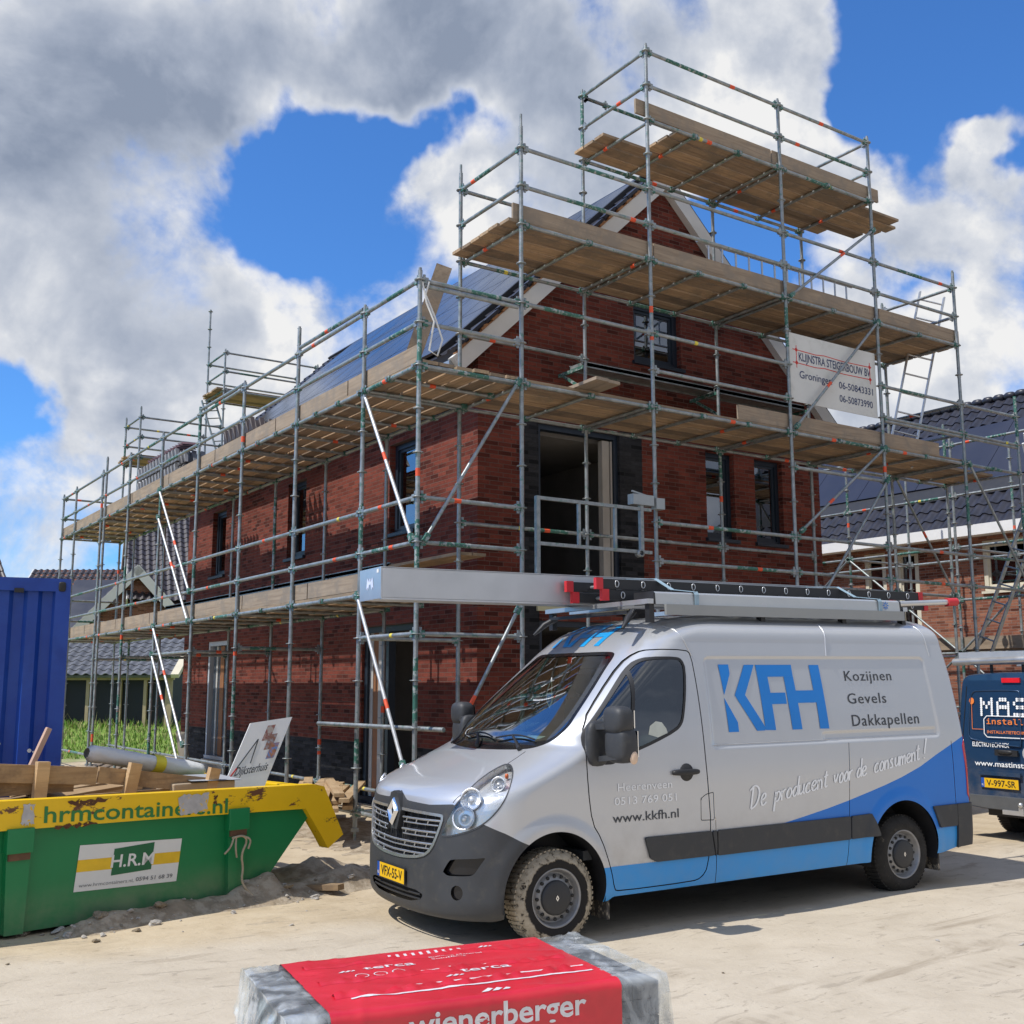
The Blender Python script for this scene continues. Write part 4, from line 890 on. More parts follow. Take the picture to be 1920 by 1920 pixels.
class Patch:
    def __init__(s, V, N, T): s.V, s.N, s.T = V, N, T
    def compact(s):
        u, inv = np.unique(s.T.ravel(), return_inverse=True); return Patch(s.V[u], s.N[u], inv.reshape(-1, 3))
    def split(s, f):                                                # f per vertex -> (inside f<=0, outside)
        T = s.T; ins = f <= 0; k = ins[T].sum(1); V = list(); Nn = list(); ed = {}; n0 = len(s.V); Ti, To = [T[k == 3]], [T[k == 0]]; ai, ao = [], []
        def cut(i, j):
            key = (i, j) if i < j else (j, i)
            if key not in ed:
                t = f[i]/(f[i]-f[j]); V.append(s.V[i]+(s.V[j]-s.V[i])*t); q = s.N[i]+(s.N[j]-s.N[i])*t; Nn.append(q/max(1e-9, np.linalg.norm(q))); ed[key] = n0+len(V)-1
            return ed[key]
        for t, kk in zip(T[(k == 1) | (k == 2)].tolist(), k[(k == 1) | (k == 2)].tolist()):
            lone = [i for i in range(3) if bool(ins[t[i]]) == (kk == 1)][0]; p, q, r = t[lone], t[(lone+1) % 3], t[(lone+2) % 3]
            e1, e2 = cut(p, q), cut(p, r)
            (ai if kk == 1 else ao).append((p, e1, e2)); (ao if kk == 1 else ai).extend([(e1, q, r), (e1, r, e2)])
        V2 = np.concatenate([s.V, np.array(V).reshape(-1, 3)]); N2 = np.concatenate([s.N, np.array(Nn).reshape(-1, 3)])
        mk = lambda A, B: Patch(V2, N2, np.concatenate([A, np.array(B, int).reshape(-1, 3)])).compact()
        return mk(Ti[0], ai), mk(To[0], ao)
    def off(s, d): return Patch(s.V+s.N*d, s.N, s.T)
def sdf(poly, u, v):
    P = np.array(poly, float); d = np.full(u.shape, 1e9); ins = np.zeros(u.shape, bool)
    for (x0, y0), (x1, y1) in zip(P, np.roll(P, -1, 0)):
        ex, ey = x1-x0, y1-y0; t = np.clip(((u-x0)*ex+(v-y0)*ey)/max(1e-12, ex*ex+ey*ey), 0, 1)
        d = np.minimum(d, np.hypot(u-x0-t*ex, v-y0-t*ey))
        c_ = (y0 > v) != (y1 > v); ins ^= c_ & (u < (x1-x0)*(v-y0)/(y1-y0+1e-12)+x0)
    return np.where(ins, -d, d)
def chaikin(P, n=2, closed=True):
    P = [np.array(p, float) for p in P]
    for _ in range(n):
        Q = []
        for i in range(len(P) if closed else len(P)-1):
            a, b = P[i], P[(i+1) % len(P)]; Q += [a*.75+b*.25, a*.25+b*.75]
        P = Q if closed else [P[0]]+Q+[P[-1]]
    return P
SX = lambda p: (p.V[:, 0], p.V[:, 2]); SY = lambda p: (p.V[:, 1], p.V[:, 2]); SA = lambda p: (p.V[:, 0]-p.V[:, 1], p.V[:, 2])
def vmesh(name, patches, mats, parent=van, both=True, side=0, rim=0.0):
    """patches [(Patch, material index)]; both: join with the mirrored half; rim: close the boundary inwards"""
    V, Nn, F, MI, o = [], [], [], [], 0
    for p, mi in patches:
        for sg in ((1, -1) if both else ((-1,) if side else (1,))):
            v = p.V*np.array([1, sg, 1]); n = p.N*np.array([1, sg, 1]); t = p.T if sg == 1 else p.T[:, ::-1]
            V.append(v); Nn.append(n); F.append(t+o); MI += [mi]*len(t); o += len(v)
            if rim:
                e = {}
                for tri in t.tolist():
                    for i in range(3):
                        k2 = (tri[i], tri[(i+1) % 3]); e[k2] = 1
                bd = [k2 for k2 in e if (k2[1], k2[0]) not in e]
                bd = [k2 for k2 in bd if not (abs(v[k2[0]][1]) < 1e-4 and abs(v[k2[1]][1]) < 1e-4)]
                vv = sorted({q for k2 in bd for q in k2}); mp = {q: i for i, q in enumerate(vv)}
                if vv:
                    V += [v[vv], v[vv]-n[vv]*rim]; Nn += [n[vv], n[vv]]; m_ = len(vv)
                    q = [[o+mp[b_], o+mp[a_], o+m_+mp[a_]] for a_, b_ in bd]+[[o+mp[b_], o+m_+mp[a_], o+m_+mp[b_]] for a_, b_ in bd]
                    F.append(np.array(q)); MI += [mi]*len(q); o += 2*m_
    V = np.concatenate(V); Nn = np.concatenate(Nn); F = np.concatenate(F)
    me = bpy.data.meshes.new(name); me.from_pydata(V.tolist(), [], F.tolist()); me.update()
    for m in (mats if isinstance(mats, list) else [mats]): me.materials.append(m)
    me.polygons.foreach_set('material_index', MI); me.polygons.foreach_set('use_smooth', [True]*len(F))
    if not rim: me.normals_split_custom_set_from_vertices([tuple(n) for n in Nn])
    o_ = bpy.data.objects.new(name, me); COL.objects.link(o_); o_.parent = parent; return o_
def paint(name, col, metal, rough, dirt=1.0):
    m = bpy.data.materials.new(name); m.use_nodes = True; k = NT(m.node_tree); bs = k.n['Principled BSDF']
    p = k.new('ShaderNodeTexCoord').outputs['Object']; x, y, z = k.sep(p)
    n = k.noise(p, 3.5, 6, .6); c = k.mix(n, tuple(a*.96 for a in col), tuple(min(1, a*1.03) for a in col))
    if dirt:                                                        # road dust thrown up over the lower body
        dm = k.math('MULTIPLY', k.maprange(z, 1.05, .25, 0, .5*dirt), k.maprange(k.noise(p, 5, 7, .65), .3, .7)); c = k.mix(dm, c, (.33, .28, .22))
        k.put(bs.inputs['Roughness'], k.math('ADD', rough, k.math('MULTIPLY', dm, .5)))
    else: bs.inputs['Roughness'].default_value = rough
    fl = k.noise(p, 900, 1, .5)
    c = k.mix(k.maprange(fl, .4, .6, 0, .10), c, tuple(min(1, a*1.25) for a in col))
    k.put(bs.inputs['Base Color'], c); bs.inputs['Metallic'].default_value = metal; bs.inputs['Coat Weight'].default_value = .7 if metal > .1 else .25; bs.inputs['Coat Roughness'].default_value = .05
    return m
SILVER = paint('silver_paint', (.58, .59, .605), .5, .32); BLUE = paint('blue_vinyl', (.0, .175, .64), .0, .45, .15); SKYB = paint('light_blue_vinyl', (.02, .29, .72), .0, .45, .25)
BUMP = M('grey_bumper_plastic', (.040, .042, .046), .55, 0, .10, 6, .12, 300, col2=(.062, .060, .056), fac=(.5, .75))
CHROME = M('grey_grille_metal', (.48, .49, .50), .3, .75, .05, 10); BRIGHT = M('bright_chrome', (.82, .83, .85), .08, 1, .03, 10)
body = Patch(G.reshape(-1, 3), N.reshape(-1, 3), TR)
body.V[:, 1] = np.minimum(body.V[:, 1], 0)
zbot = lambda x: np.interp(x, [-.9, -.5, -.42, .45, .5, 4.2, 4.4, 4.8], [.20, .20, .22, .26, .285, .30, .34, .36])
body = body.split(zbot(body.V[:, 0])-body.V[:, 2])[0]
for cx in (-.02, 3.665): body = body.split(.435-np.hypot(body.V[:, 0]-cx, body.V[:, 2]-.365))[0]
WS = chaikin([(.3, 1.352), (0, 1.352), (-.60, 1.368), (-.70, 1.39), (-.79, 1.455), (-.828, 1.54), (-.81, 1.615), (-.739, 1.825), (-.66, 1.995), (-.632, 2.075), (-.60, 2.118), (-.50, 2.128), (0, 2.128), (.3, 2.128)], 2)
f = np.maximum(sdf(WS, *SY(body)), body.V[:, 0]-1.3); ws, body = body.split(f)
WIN = chaikin([(.866, 2.05), (.962, 2.078), (1.222, 2.078), (1.275, 2.055), (1.30, 1.98), (1.27, 1.765), (1.232, 1.609), (1.205, 1.54), (1.14, 1.486), (.908, 1.399), (.707, 1.338), (.58, 1.298), (.48, 1.245), (.26, 1.300), (.265, 1.45), (.294, 1.518), (.439, 1.655), (.646, 1.861), (.769, 1.978)], 1)
win, body = body.split(np.maximum(sdf(WIN, *SX(body)), body.V[:, 1]+.45))
LAMP = chaikin([(-.135, .785), (-.11, .835), (0, .975), (.07, 1.038), (.145, 1.10), (.215, 1.172), (.32, 1.236), (.455, 1.285), (.545, 1.262), (.60, 1.20), (.605, 1.10), (.535, .995), (.42, .905), (.27, .838), (.05, .792), (-.09, .770)], 2)
lamp, body = body.split(np.maximum(sdf(LAMP, *SA(body)), body.V[:, 0]-.3))
GR = chaikin([(.3, .945), (0, .945), (-.60, .938), (-.662, .928), (-.62, .80), (-.56, .672), (-.46, .612), (-.2, .582), (0, .578), (.3, .578)], 1)
grille, body = body.split(np.maximum(sdf(GR, *SY(body)), body.V[:, 0]+.5))
bz = lambda a_: np.interp(a_, [-.95, -.825, -.79, -.745, -.65, -.3, .0, .06, .326, .575, .785, 1.25], [1.068, 1.066, 1.062, 1.045, 1.0, .992, 1.01, 1.00, .893, .816, .728, .52])
fa, fz = SA(body); bumper, body = body.split(np.maximum(fz-bz(fa), body.V[:, 0]+.05))
INT = [(.3, .385), (-.38, .375), (-.47, .352), (-.44, .315), (-.3, .285), (.3, .272)]
intake, bumper = bumper.split(np.maximum(sdf(INT, *SY(bumper)), bumper.V[:, 0]+.5))
FOGP = chaikin([(-.12, .510), (-.02, .618), (.02, .63), (.36, .648), (.40, .660), (.33, .60), (.27, .533), (.20, .52)], 1)
fog, bumper = bumper.split(np.maximum(sdf(FOGP, *SA(bumper)), bumper.V[:, 0]+.2))
fa, fz = SA(bumper); fogl, bumper = bumper.split(np.hypot((fa-.073)*.75, fz-.40)-.052)
rb, body = body.split(np.maximum(np.maximum(body.V[:, 2]-.725, 4.37-body.V[:, 0]), -1))
TAIL = chaikin([(4.515, 1.33), (4.74, 1.40), (4.76, .735), (4.535, .735), (4.545, 1.0)], 1)
tail, body = body.split(np.maximum(sdf(TAIL, *SX(body)), body.V[:, 1]+.80))
bl = lambda x: np.interp(x, [.30, .31, 1.7, 2.0, 2.202, 2.46, 2.722, 2.98, 3.236, 3.46, 3.675, 3.92, 4.137, 4.33, 4.519, 4.8], [.1, .508, .508, .62, .70, .742, .787, .838, .895, .947, 1.004, 1.083, 1.175, 1.25, 1.326, 1.43])
blue, body = body.split(np.maximum(body.V[:, 2]-bl(body.V[:, 0]), .2-body.V[:, 0]))
skyb, blue = blue.split(np.maximum(blue.V[:, 2]-.52, -9))
# panel gaps: narrow bands cut out and laid deeper in black
seams = []
def seam(field, mask=None, w=.0045):
    for nm in ('body', 'blue', 'skyb'):
        p = globals()[nm]; i1, o1 = p.split(field(p)-w); i2, o2 = i1.split(-field(i1)-w)      # |f| < w
        keep = []
        if mask is not None and len(i2.T):
            m = mask(*i2.V[i2.T].mean(1).T); keep = [Patch(i2.V, i2.N, i2.T[~m])]; i2 = Patch(i2.V, i2.N, i2.T[m])
        if len(i2.T): seams.append((i2.compact().off(-.010), 0))
        parts = [q for q in (o1, o2, *keep) if len(q.T)]; n = 0; V, N_, T = [], [], []
        for q in parts: V.append(q.V); N_.append(q.N); T.append(q.T+n); n += len(q.V)
        globals()[nm] = Patch(np.concatenate(V), np.concatenate(N_), np.concatenate(T))
DOOR = chaikin([(.318, 1.577), (.523, 1.784), (.78, 2.02), (.919, 2.115), (1.005, 2.138), (1.326, 2.133), (1.37, 2.10), (1.391, 1.845), (1.404, 1.525), (1.412, 1.272), (1.425, 1.0), (1.44, .75), (1.40, .42), (1.34, .345), (1.253, .325), (.54, .322), (.50, .34), (.455, .50), (.377, .722), (.30, .835), (.268, 1.08), (.262, 1.397)], 1)
near = lambda x, y, z: y < -.35
seam(lambda p: sdf(DOOR, *SX(p)), near)
seam(lambda p: sdf([(1.345, .955), (1.40, .985), (1.474, .997), (1.476, .781), (1.34, .787)], *SX(p)), near, .003)
seam(lambda p: p.V[:, 0]-2.985-(p.V[:, 2]-.7)*.08, lambda x, y, z: (y < -.5) & (z < 1.33), .003)
seam(lambda p: p.V[:, 0]-1.488, lambda x, y, z: (y < -.5) & (z < .8), .003)
seam(lambda p: p.V[:, 0]-4.375, lambda x, y, z: (y < -.5) & (z > .7) & (z < 1.3), .003)
seam(lambda p: np.abs(p.V[:, 1])-np.interp(p.V[:, 2], [1.0, 1.12, 1.25, 1.36], [.70, .75, .70, .66]), lambda x, y, z: (x < 0) & (z > 1.02) & (z < 1.36), .0035)
vmesh('body', [(body, 0), (blue, 1), (skyb, 2)], [SILVER, BLUE, SKYB])
vmesh('panel_gaps', seams, BLACK)
# glass with black rubber borders
fr = sdf(WS, *SY(ws)); band, glass = ws.split(-fr-.028); lowb, glass = glass.split(glass.V[:, 2]-1.405-.10*np.abs(glass.V[:, 1])**3)
w_ = vmesh('windscreen', [(glass.off(-.004), 0)], GLASS_WS); vmesh('rubber_border', [(band.off(.001), 0), (lowb.off(.0), 0)], BLACK_GLOSS, w_)
fw_ = sdf(WIN, *SX(win)); band, glass = win.split(-fw_-.022)
SAIL = [(.2, 1.2), (.60, 1.2), (.60, 1.34), (.455, 1.46), (.415, 1.56), (.395, 1.65), (.2, 1.65)]
sail, glass = glass.split(sdf(SAIL, *SX(glass))); bq = lambda p: p.V[:, 0]-.735-(p.V[:, 2]-1.7)*.16
bar, o1 = glass.split(bq(glass)-.016); bar, o2 = bar.split(-bq(bar)-.016)
glass = Patch(np.concatenate([o1.V, o2.V]), np.concatenate([o1.N, o2.N]), np.concatenate([o1.T, o2.T+len(o1.V)]))
for s_ in (0, 1):
    w_ = vmesh('side_window', [(glass.off(-.003), 0)], GLASS_VAN, both=False, side=s_); vmesh('window_rubber', [(band.off(.002), 0), (bar.off(.003), 0), (sail.off(.002), 0)], BLACK, w_, both=False, side=s_)
# bumper, grille, emblem, plate
vmesh('front_bumper', [(bumper, 0)], BUMP); 
for s_ in (0, 1):
    vmesh('bumper_recess', [(fog.off(-.035), 0)], BLACK_GLOSS, both=False, side=s_); vmesh('fog_lamp', [(fogl.off(-.02), 0)], BLACK_GLOSS, both=False, side=s_)
def fxs(y, z):
    y = abs(y); p = float(van_p(z)); return float(f_xf(z))+float(f_lf(z))*(1-max(0, 1-min(1, y/float(van_W(z)))**p)**(1/p))
def fp(y, z, o=0.0): return (fxs(y, z)-o, y, z)
gr = vmesh('grille', [(grille.off(-.05), 0), (intake.off(-.04), 0)], M('grille_void', (.008, .008, .009), .7)); fg = sdf(GR, *SY(grille)); gring, _ = grille.split(-fg-.020)
vmesh('grille_surround', [(gring.off(.008), 0)], CHROME, gr, rim=.03)
mb = MB()
for z, hw in ((.885, .62), (.80, .585), (.715, .55), (.64, .47)):
    for sg in (-1, 1):
        pts = [fp(sg*y, z-.012*(1-y/hw), -.006) for y in np.linspace(.0 if z < .8 else .13, hw, 9)]; mb.path(pts, .009, 6)
        pts2 = [fp(sg*y, z-.034-.012*(1-y/hw), -.006) for y in np.linspace(.0 if z < .8 else .15, hw-.02, 9)]; mb.path(pts2, .006, 6)
        for y in np.arange(.20, hw-.03, .145): mb.path([fp(sg*y, z, -.006), fp(sg*(y-.012), z-.034, -.006)], .006, 5)
mb.build('grille_bars', CHROME, gr)
mb = MB()
for y in np.arange(-.54, .55, .108):
    mb.path([fp(y, z, -.026) for z in np.linspace(.92, .60 if abs(y) < .45 else .70, 7)], .006, 5)
for z in (.345, .312): mb.path([fp(y, z, -.012) for y in np.linspace(-.42, .42, 15)], .008, 5)
mb.build('grille_ribs', BLACK, gr)
mb = MB(); em = [(0, 1.028), (.088, .915), (0, .800), (-.088, .915)]; e2 = [(0, .972), (.036, .915), (0, .858), (-.036, .915)]
# diamond emblem: four faceted limbs
o3 = lambda q, o: (fxs(0, q[1])-.022-o, q[0], q[1])
for i in range(4):
    a_, b_, c_, d_ = em[i], em[(i+1) % 4], e2[(i+1) % 4], e2[i]; m1 = ((a_[0]+d_[0])/2, (a_[1]+d_[1])/2); m2 = ((b_[0]+c_[0])/2, (b_[1]+c_[1])/2)
    mb.add([o3(a_, 0), o3(b_, 0), o3(m2, .025), o3(m1, .025)], [(0,1,2,3)]); mb.add([o3(m1, .025), o3(m2, .025), o3(c_, 0), o3(d_, 0)], [(0,1,2,3)])
mb.build('emblem', BRIGHT, gr)
mb = MB(); mb.prism([(0, 1.062), (.06, 1.045), (.125, .925), (.05, .775), (-.05, .775), (-.125, .925), (-.06, 1.045)], (fxs(0, .9)+.03, 0, 0), (0, 1, 0), (0, 0, 1), (-.045, 0, 0)); mb.build('emblem_backing', BUMP, gr)
PLATE = M('yellow_plate', (.80, .47, .01), .4, 0, .04, 8); PBLUE = M('plate_blue', (.02, .09, .42), .4); INK = M('black_ink', (.015, .015, .015), .5)
def number_plate(parent, fpos, txt, w=.50, h=.108):
    """fpos(u, v, o): point on the plate, u along, v up, o out of the surface"""
    q = lambda u0, u1, v0, v1, o: [fpos(u0, v0, o), fpos(u1, v0, o), fpos(u1, v1, o), fpos(u0, v1, o)]
    mb = MB(); bk = q(-w/2-.008, w/2+.008, -h/2-.008, h/2+.008, .0)+q(-w/2-.008, w/2+.008, -h/2-.008, h/2+.008, .008); mb.add(bk, [(0,3,2,1),(4,5,6,7),(0,1,5,4),(1,2,6,5),(2,3,7,6),(3,0,4,7)], 0)
    mb.add(q(-w/2+.045, w/2, -h/2, h/2, .010), [(0,1,2,3)], 1); mb.add(q(-w/2, -w/2+.045, -h/2, h/2, .010), [(0,1,2,3)], 2)
    pl = mb.build('number_plate', [BLACK, PLATE, PBLUE], parent)
    vs, fs = text_fit(txt, -w/2+.075, -.034, w-.11, .070, 'sans', .012); mb = MB(); mb.add([fpos(a_, b_, .012) for a_, b_ in vs], fs, 0); mb.build('plate_lettering', INK, pl)
    vs, fs = text_fit('NL', -w/2+.010, -.035, .026, .022, 'sans', .01); mb = MB(); mb.add([fpos(a_, b_, .012) for a_, b_ in vs], fs, 0); mb.build('plate_country_mark', WHITE, pl); return pl
number_plate(van, lambda u, v, o: (-.872-o, -u, .450+v), 'VFX-55-V')
# headlights: clear lens over a reflector bowl with round lamps
LENS = glass_mat('lens_glass', (.97, .98, .99), .0, .02); REFL = M('lamp_reflector', (.90, .91, .92), .30, .65, .04, 14, .5, 16)
for s_ in (0, 1):
    hl = vmesh('headlight', [(lamp.off(.002), 0)], LENS, both=False, side=s_); sg = -1 if s_ == 0 else 1
    deep = Patch(lamp.V-lamp.N*.055, lamp.N, lamp.T); vmesh('reflector', [(deep, 0)], REFL, hl, both=False, side=s_, rim=-.055)
    ring, _ = lamp.split(-sdf(LAMP, *SA(lamp))-.011); vmesh('lamp_edge', [(ring.off(.003), 0)], BUMP, hl, both=False, side=s_)
    for (x, y, z, r) in ((-.60, .80, 1.045, .082), (-.655, .79, .915, .085), (-.40, .85, 1.145, .055)):
        mb = MB(); nrm = Vector((-.72, sg*.62, .3)).normalized(); c0 = Vector((x, sg*y, z))+nrm*-.0
        a_ = nrm.orthogonal().normalized(); b_ = nrm.cross(a_); prof = [(.0, r), (.012, r*1.04), (.014, r*.93), (-.02, r*.80), (-.035, r*.45), (-.01, r*.38), (.005, r*.25), (.008, 0.001)]; n_ = 24
        vs = [c0+nrm*t+(a_*math.cos(2*math.pi*i/n_)+b_*math.sin(2*math.pi*i/n_))*rr_ for t, rr_ in prof for i in range(n_)]
        mb.add(vs, [(i*n_+k_, i*n_+(k_+1) % n_, (i+1)*n_+(k_+1) % n_, (i+1)*n_+k_) for i in range(len(prof)-1) for k_ in range(n_)], 0, True); mb.build('lamp_bowl', REFL, hl)
    mb = MB(); c0 = Vector((-.30, sg*.80, 1.195)); mb.lathe([(-.02, .001), (-.018, .011), (0, .015), (.018, .011), (.02, .001)], c0, 'Z', 12); mb.build('indicator_bulb', M('orange_bulb', (.85, .16, .03), .3), hl)
# side mouldings, rear bumper, tail lights, handles
MOULD = [[(.775, .700), (1.427, .700), (1.46, .51), (.88, .51), (.825, .54)], [(1.440, .700), (1.482, .700), (1.485, .508), (1.470, .508)], [(1.495, .700), (2.982, .706), (2.975, .514), (1.492, .506)], [(2.995, .706), (3.245, .712), (3.30, .60), (3.335, .52), (2.988, .515)], [(4.04, .722), (4.37, .724), (4.368, .53), (4.115, .53)]]
base = Patch(G.reshape(-1, 3), N.reshape(-1, 3), TR); base = base.split(base.V[:, 1]+.6)[0]; base = base.split(np.maximum(base.V[:, 2]-.8, .4-base.V[:, 2]))[0]
for P_ in MOULD:
    q, _ = base.split(sdf(P_, *SX(base)))
    for s_ in (0, 1): vmesh('side_moulding', [(q.off(.020), 0)], BUMP, both=False, side=s_, rim=.022)
vmesh('rear_bumper', [(rb.off(.022), 0)], BUMP, rim=.04)
TAILM = M('tail_red', (.50, .012, .015), .15, 0, .08, 10, coat=.6)
for s_ in (0, 1): 
    tl = vmesh('tail_light', [(tail.off(.006), 0)], TAILM, both=False, side=s_, rim=.01)
    q, _ = tail.split(sdf([(4.62, 1.15), (4.76, 1.13), (4.76, .86), (4.63, .88)], *SX(tail))); vmesh('clear_lens', [(q.off(.009), 0)], M('clear_tail_lens', (.60, .52, .50), .2), tl, both=False, side=s_)
def side_pt(x, z, o=.003, sg=-1): return (x, sg*(float(van_w(x, z))+o), z)
def ellipsoid(mb, c, r, p=2.6, n=16, mat=0):
    sp = lambda t, e: math.copysign(abs(t)**(2/e), t)
    vs = []
    for i in range(n+1):
        la = -math.pi/2+math.pi*i/n
        for j in range(2*n):
            lo = 2*math.pi*j/(2*n); vs.append((c[0]+r[0]*sp(math.cos(la), p)*sp(math.cos(lo), p), c[1]+r[1]*sp(math.cos(la), p)*sp(math.sin(lo), p), c[2]+r[2]*sp(math.sin(la), p)))
    m2 = 2*n; mb.add(vs, [(i*m2+j, i*m2+(j+1) % m2, (i+1)*m2+(j+1) % m2, (i+1)*m2+j) for i in range(n) for j in range(m2)], mat, True)
for sg in (-1, 1):
    mb = MB(); ellipsoid(mb, (1.195, sg*1.046, 1.168), (.135, .028, .024), 3.5, 10); mb.lathe([(-.004, .001), (-.002, .068), (.004, .070)], (1.21, sg*1.034, 1.165), 'Y', 20); mb.build('door_handle', BLACK, van)
    mi = empty('side_mirror', (0, 0, 0)); mi.parent = van
    mb = MB(); ellipsoid(mb, (.40, sg*1.255, 1.60), (.085, .125, .105), 3.2, 14); ellipsoid(mb, (.42, sg*1.255, 1.42), (.085, .13, .135), 3.6, 14); mb.build('mirror_housing', BUMP, mi)
    mb = MB(); mb.beam((.34, sg*1.0, 1.545), (.36, sg*1.30, 1.56), .05, .045); mb.beam((.36, sg*1.0, 1.30), (.37, sg*1.29, 1.335), .05, .04); ellipsoid(mb, (.36, sg*1.03, 1.42), (.10, .05, .17), 3, 10); mb.build('mirror_arm', BUMP, mi)
    mb = MB(); mb.box((.502, sg*1.255-.10, 1.33), (.509, sg*1.255+.10, 1.52)); mb.box((.480, sg*1.255-.09, 1.54), (.489, sg*1.255+.09, 1.67)); mb.build('mirror_glass', BRIGHT, mi)
    mb = MB(); ellipsoid(mb, (.45, sg*1.372, 1.33), (.035, .02, .05), 2.2, 8); mb.build('repeater', M('clear_orange', (.75, .55, .40), .2), mi)
    mb = MB()                                                        # weld ribs on the upper side
    for xt, xb in ((1.245, 1.378), (2.945, 2.905), (4.22, 4.262)): mb.path([side_pt(xb+(xt-xb)*t, 2.085+.29*t, .002, sg) for t in np.linspace(0, 1, 8)], .006, 5)
    mb.build('weld_rib', SILVER, van)
    mb = MB(); mb.path([side_pt(x, 1.365, .0015, sg) for x in np.linspace(1.50, 4.28, 30)], .0035, 5); mb.build('belt_crease', SILVER, van)
# wheels
def mud_tyre(name):
    m = bpy.data.materials.new(name); m.use_nodes = True; k = NT(m.node_tree); bs = k.n['Principled BSDF']; p = k.new('ShaderNodeTexCoord').outputs['Object']; x, y, z = k.sep(p)
    r = k.math('SQRT', k.math('ADD', k.math('MULTIPLY', x, x), k.math('MULTIPLY', z, z))); n = k.noise(p, 9, 7, .7); n2 = k.noise(p, 24, 6, .7, .5)
    lim = k.math('ADD', r, k.math('MULTIPLY', k.math('SUBTRACT', n, .5), .075))
    mud = k.math('MULTIPLY', k.maprange(lim, .262, .272), k.maprange(n2, .37, .44))
    mc = k.ramp(n2, [(.3, (.30, .25, .18)), (.6, (.44, .385, .30)), (.8, (.52, .46, .37))]); k.put(bs.inputs['Base Color'], k.mix(mud, (.026, .024, .023), mc)); bs.inputs['Roughness'].default_value = .9; bs.inputs['Specular IOR Level'].default_value = .2
    b = k.new('ShaderNodeBump'); b.inputs['Strength'].default_value = .8; b.inputs['Distance'].default_value = .012; k.put(b.inputs['Height'], k.math('ADD', mud, k.math('MULTIPLY', n2, .6))); k.put(bs.inputs['Normal'], b.outputs[0]); return m
TYRE_MUD = mud_tyre('muddy_tyre'); TYRE = M('dusty_tyre', (.034, .032, .030), .85, 0, .3, 10, .5, 60, col2=(.20, .17, .13), fac=(.60, .78), spec=.2)
RIM = M('steel_rim', (.30, .30, .305), .42, .5, .12, 12, .1, 60, col2=(.19, .16, .13), fac=(.58, .78)); HUB = M('hub_plastic', (.03, .031, .034), .5, 0, .1, 10)
def wheel(x, y, sg, R=.335, rr_=.212, wd=.225, tyre=None, parent=van):
    w = empty('wheel', (x, y, R-.01)); w.parent = parent
    o = -sg                                                          # outward along y is sg
    prof = [(-wd/2, rr_), (-wd/2-.008, rr_+.02), (-wd/2-.012, rr_+.055), (-wd/2+.004, R-.035), (-wd/2+.03, R-.008), (-wd/2+.05, R), (wd/2-.05, R), (wd/2-.03, R-.008), (wd/2-.004, R-.035), (wd/2+.012, rr_+.055), (wd/2+.008, rr_+.02), (wd/2, rr_)]
    mb = MB(); mb.lathe([(t, q) for t, q in prof], (0, 0, 0), 'Y', 56)
    for i in range(56):
        a_ = 2*math.pi*i/56; ca, sa = math.cos(a_), math.sin(a_); mb.beam(((R+.002)*ca, -.078, (R+.002)*sa), ((R+.002)*math.cos(a_+.05), .078, (R+.002)*math.sin(a_+.05)), .022, .010, up=(ca, 0, sa))
    mb.build('tyre', [tyre or TYRE], w)
    s_ = sg; e = wd/2
    mb = MB(); mb.lathe([(s_*(e-.005), rr_+.002), (s_*(e+.004), rr_-.004), (s_*(e-.01), rr_-.016), (s_*(e-.06), rr_-.026), (s_*(e-.065), .165), (s_*(e-.035), .155), (s_*(e-.025), .12), (s_*(e-.025), .0)], (0, 0, 0), 'Y', 48)
    mb.build('rim', [RIM], w)
    mb = MB()
    for i in range(16):
        a_ = 2*math.pi*i/16; c0 = (.152*math.cos(a_), s_*(e-.028), .152*math.sin(a_)); mb.lathe([(s_*.004, .0005), (s_*.004, .0125), (s_*-.01, .013)], c0, 'Y', 10)
    mb.build('rim_holes', [INK], w)
    mb = MB(); mb.lathe([(s_*(e-.02), .125), (s_*(e+.0), .121), (s_*(e+.006), .105), (s_*(e+.008), .03), (s_*(e+.008), .001)], (0, 0, 0), 'Y', 32); hb = mb.build('hub_cap', [HUB], w)
    mb = MB(); dm = [(0, .022), (.014, 0), (0, -.022), (-.014, 0)]; di = [(0, .010), (.006, 0), (0, -.010), (-.006, 0)]
    for i in range(4): mb.add([(p_[0], s_*(e+.010), p_[1]) for p_ in (dm[i], dm[(i+1) % 4], di[(i+1) % 4], di[i])], [(0,1,2,3)])
    mb.build('hub_emblem', BRIGHT, w); return w
for x, t in ((-.0, TYRE_MUD), (3.682, TYRE)):
    for sg in (-1, 1): wheel(x, sg*.885, sg, tyre=t)
mb = MB()                                                            # arch liners, floor, axles
for x in (-.02, 3.665):
    for sg in (-1, 1):
        n_ = 20; vs = []
        for y_ in (sg*1.02, sg*.62):
            for i in range(n_+1): a_ = math.pi*(-.08+1.16*i/n_); vs.append((x+.445*math.cos(a_), y_, .365+.445*math.sin(a_)))
        mb.add(vs, [(i, i+1, n_+2+i, n_+1+i) for i in range(n_)], 0, True); mb.add([vs[n_+1+i] for i in range(n_+1)], [tuple(range(n_+1))])
mb.box((-.75, -.62, .23), (4.6, .62, .42)); mb.box((.46, -.98, .29), (3.2, .98, .36)); mb.box((4.12, -.95, .34), (4.65, .95, .42)); mb.build('underbody', BLACK, van)
for x, h in ((.45, .12), (4.14, .14)):
    for sg in (-1, 1): mb = MB(); mb.box((x, sg*.98, h), (x+.025, sg*.76, .44)); mb.build('mud_flap', M('muddy_flap', (.055, .05, .045), .9, 0, .3, 12, .8, 40, col2=(.36, .31, .24), fac=(.5, .62)), van)
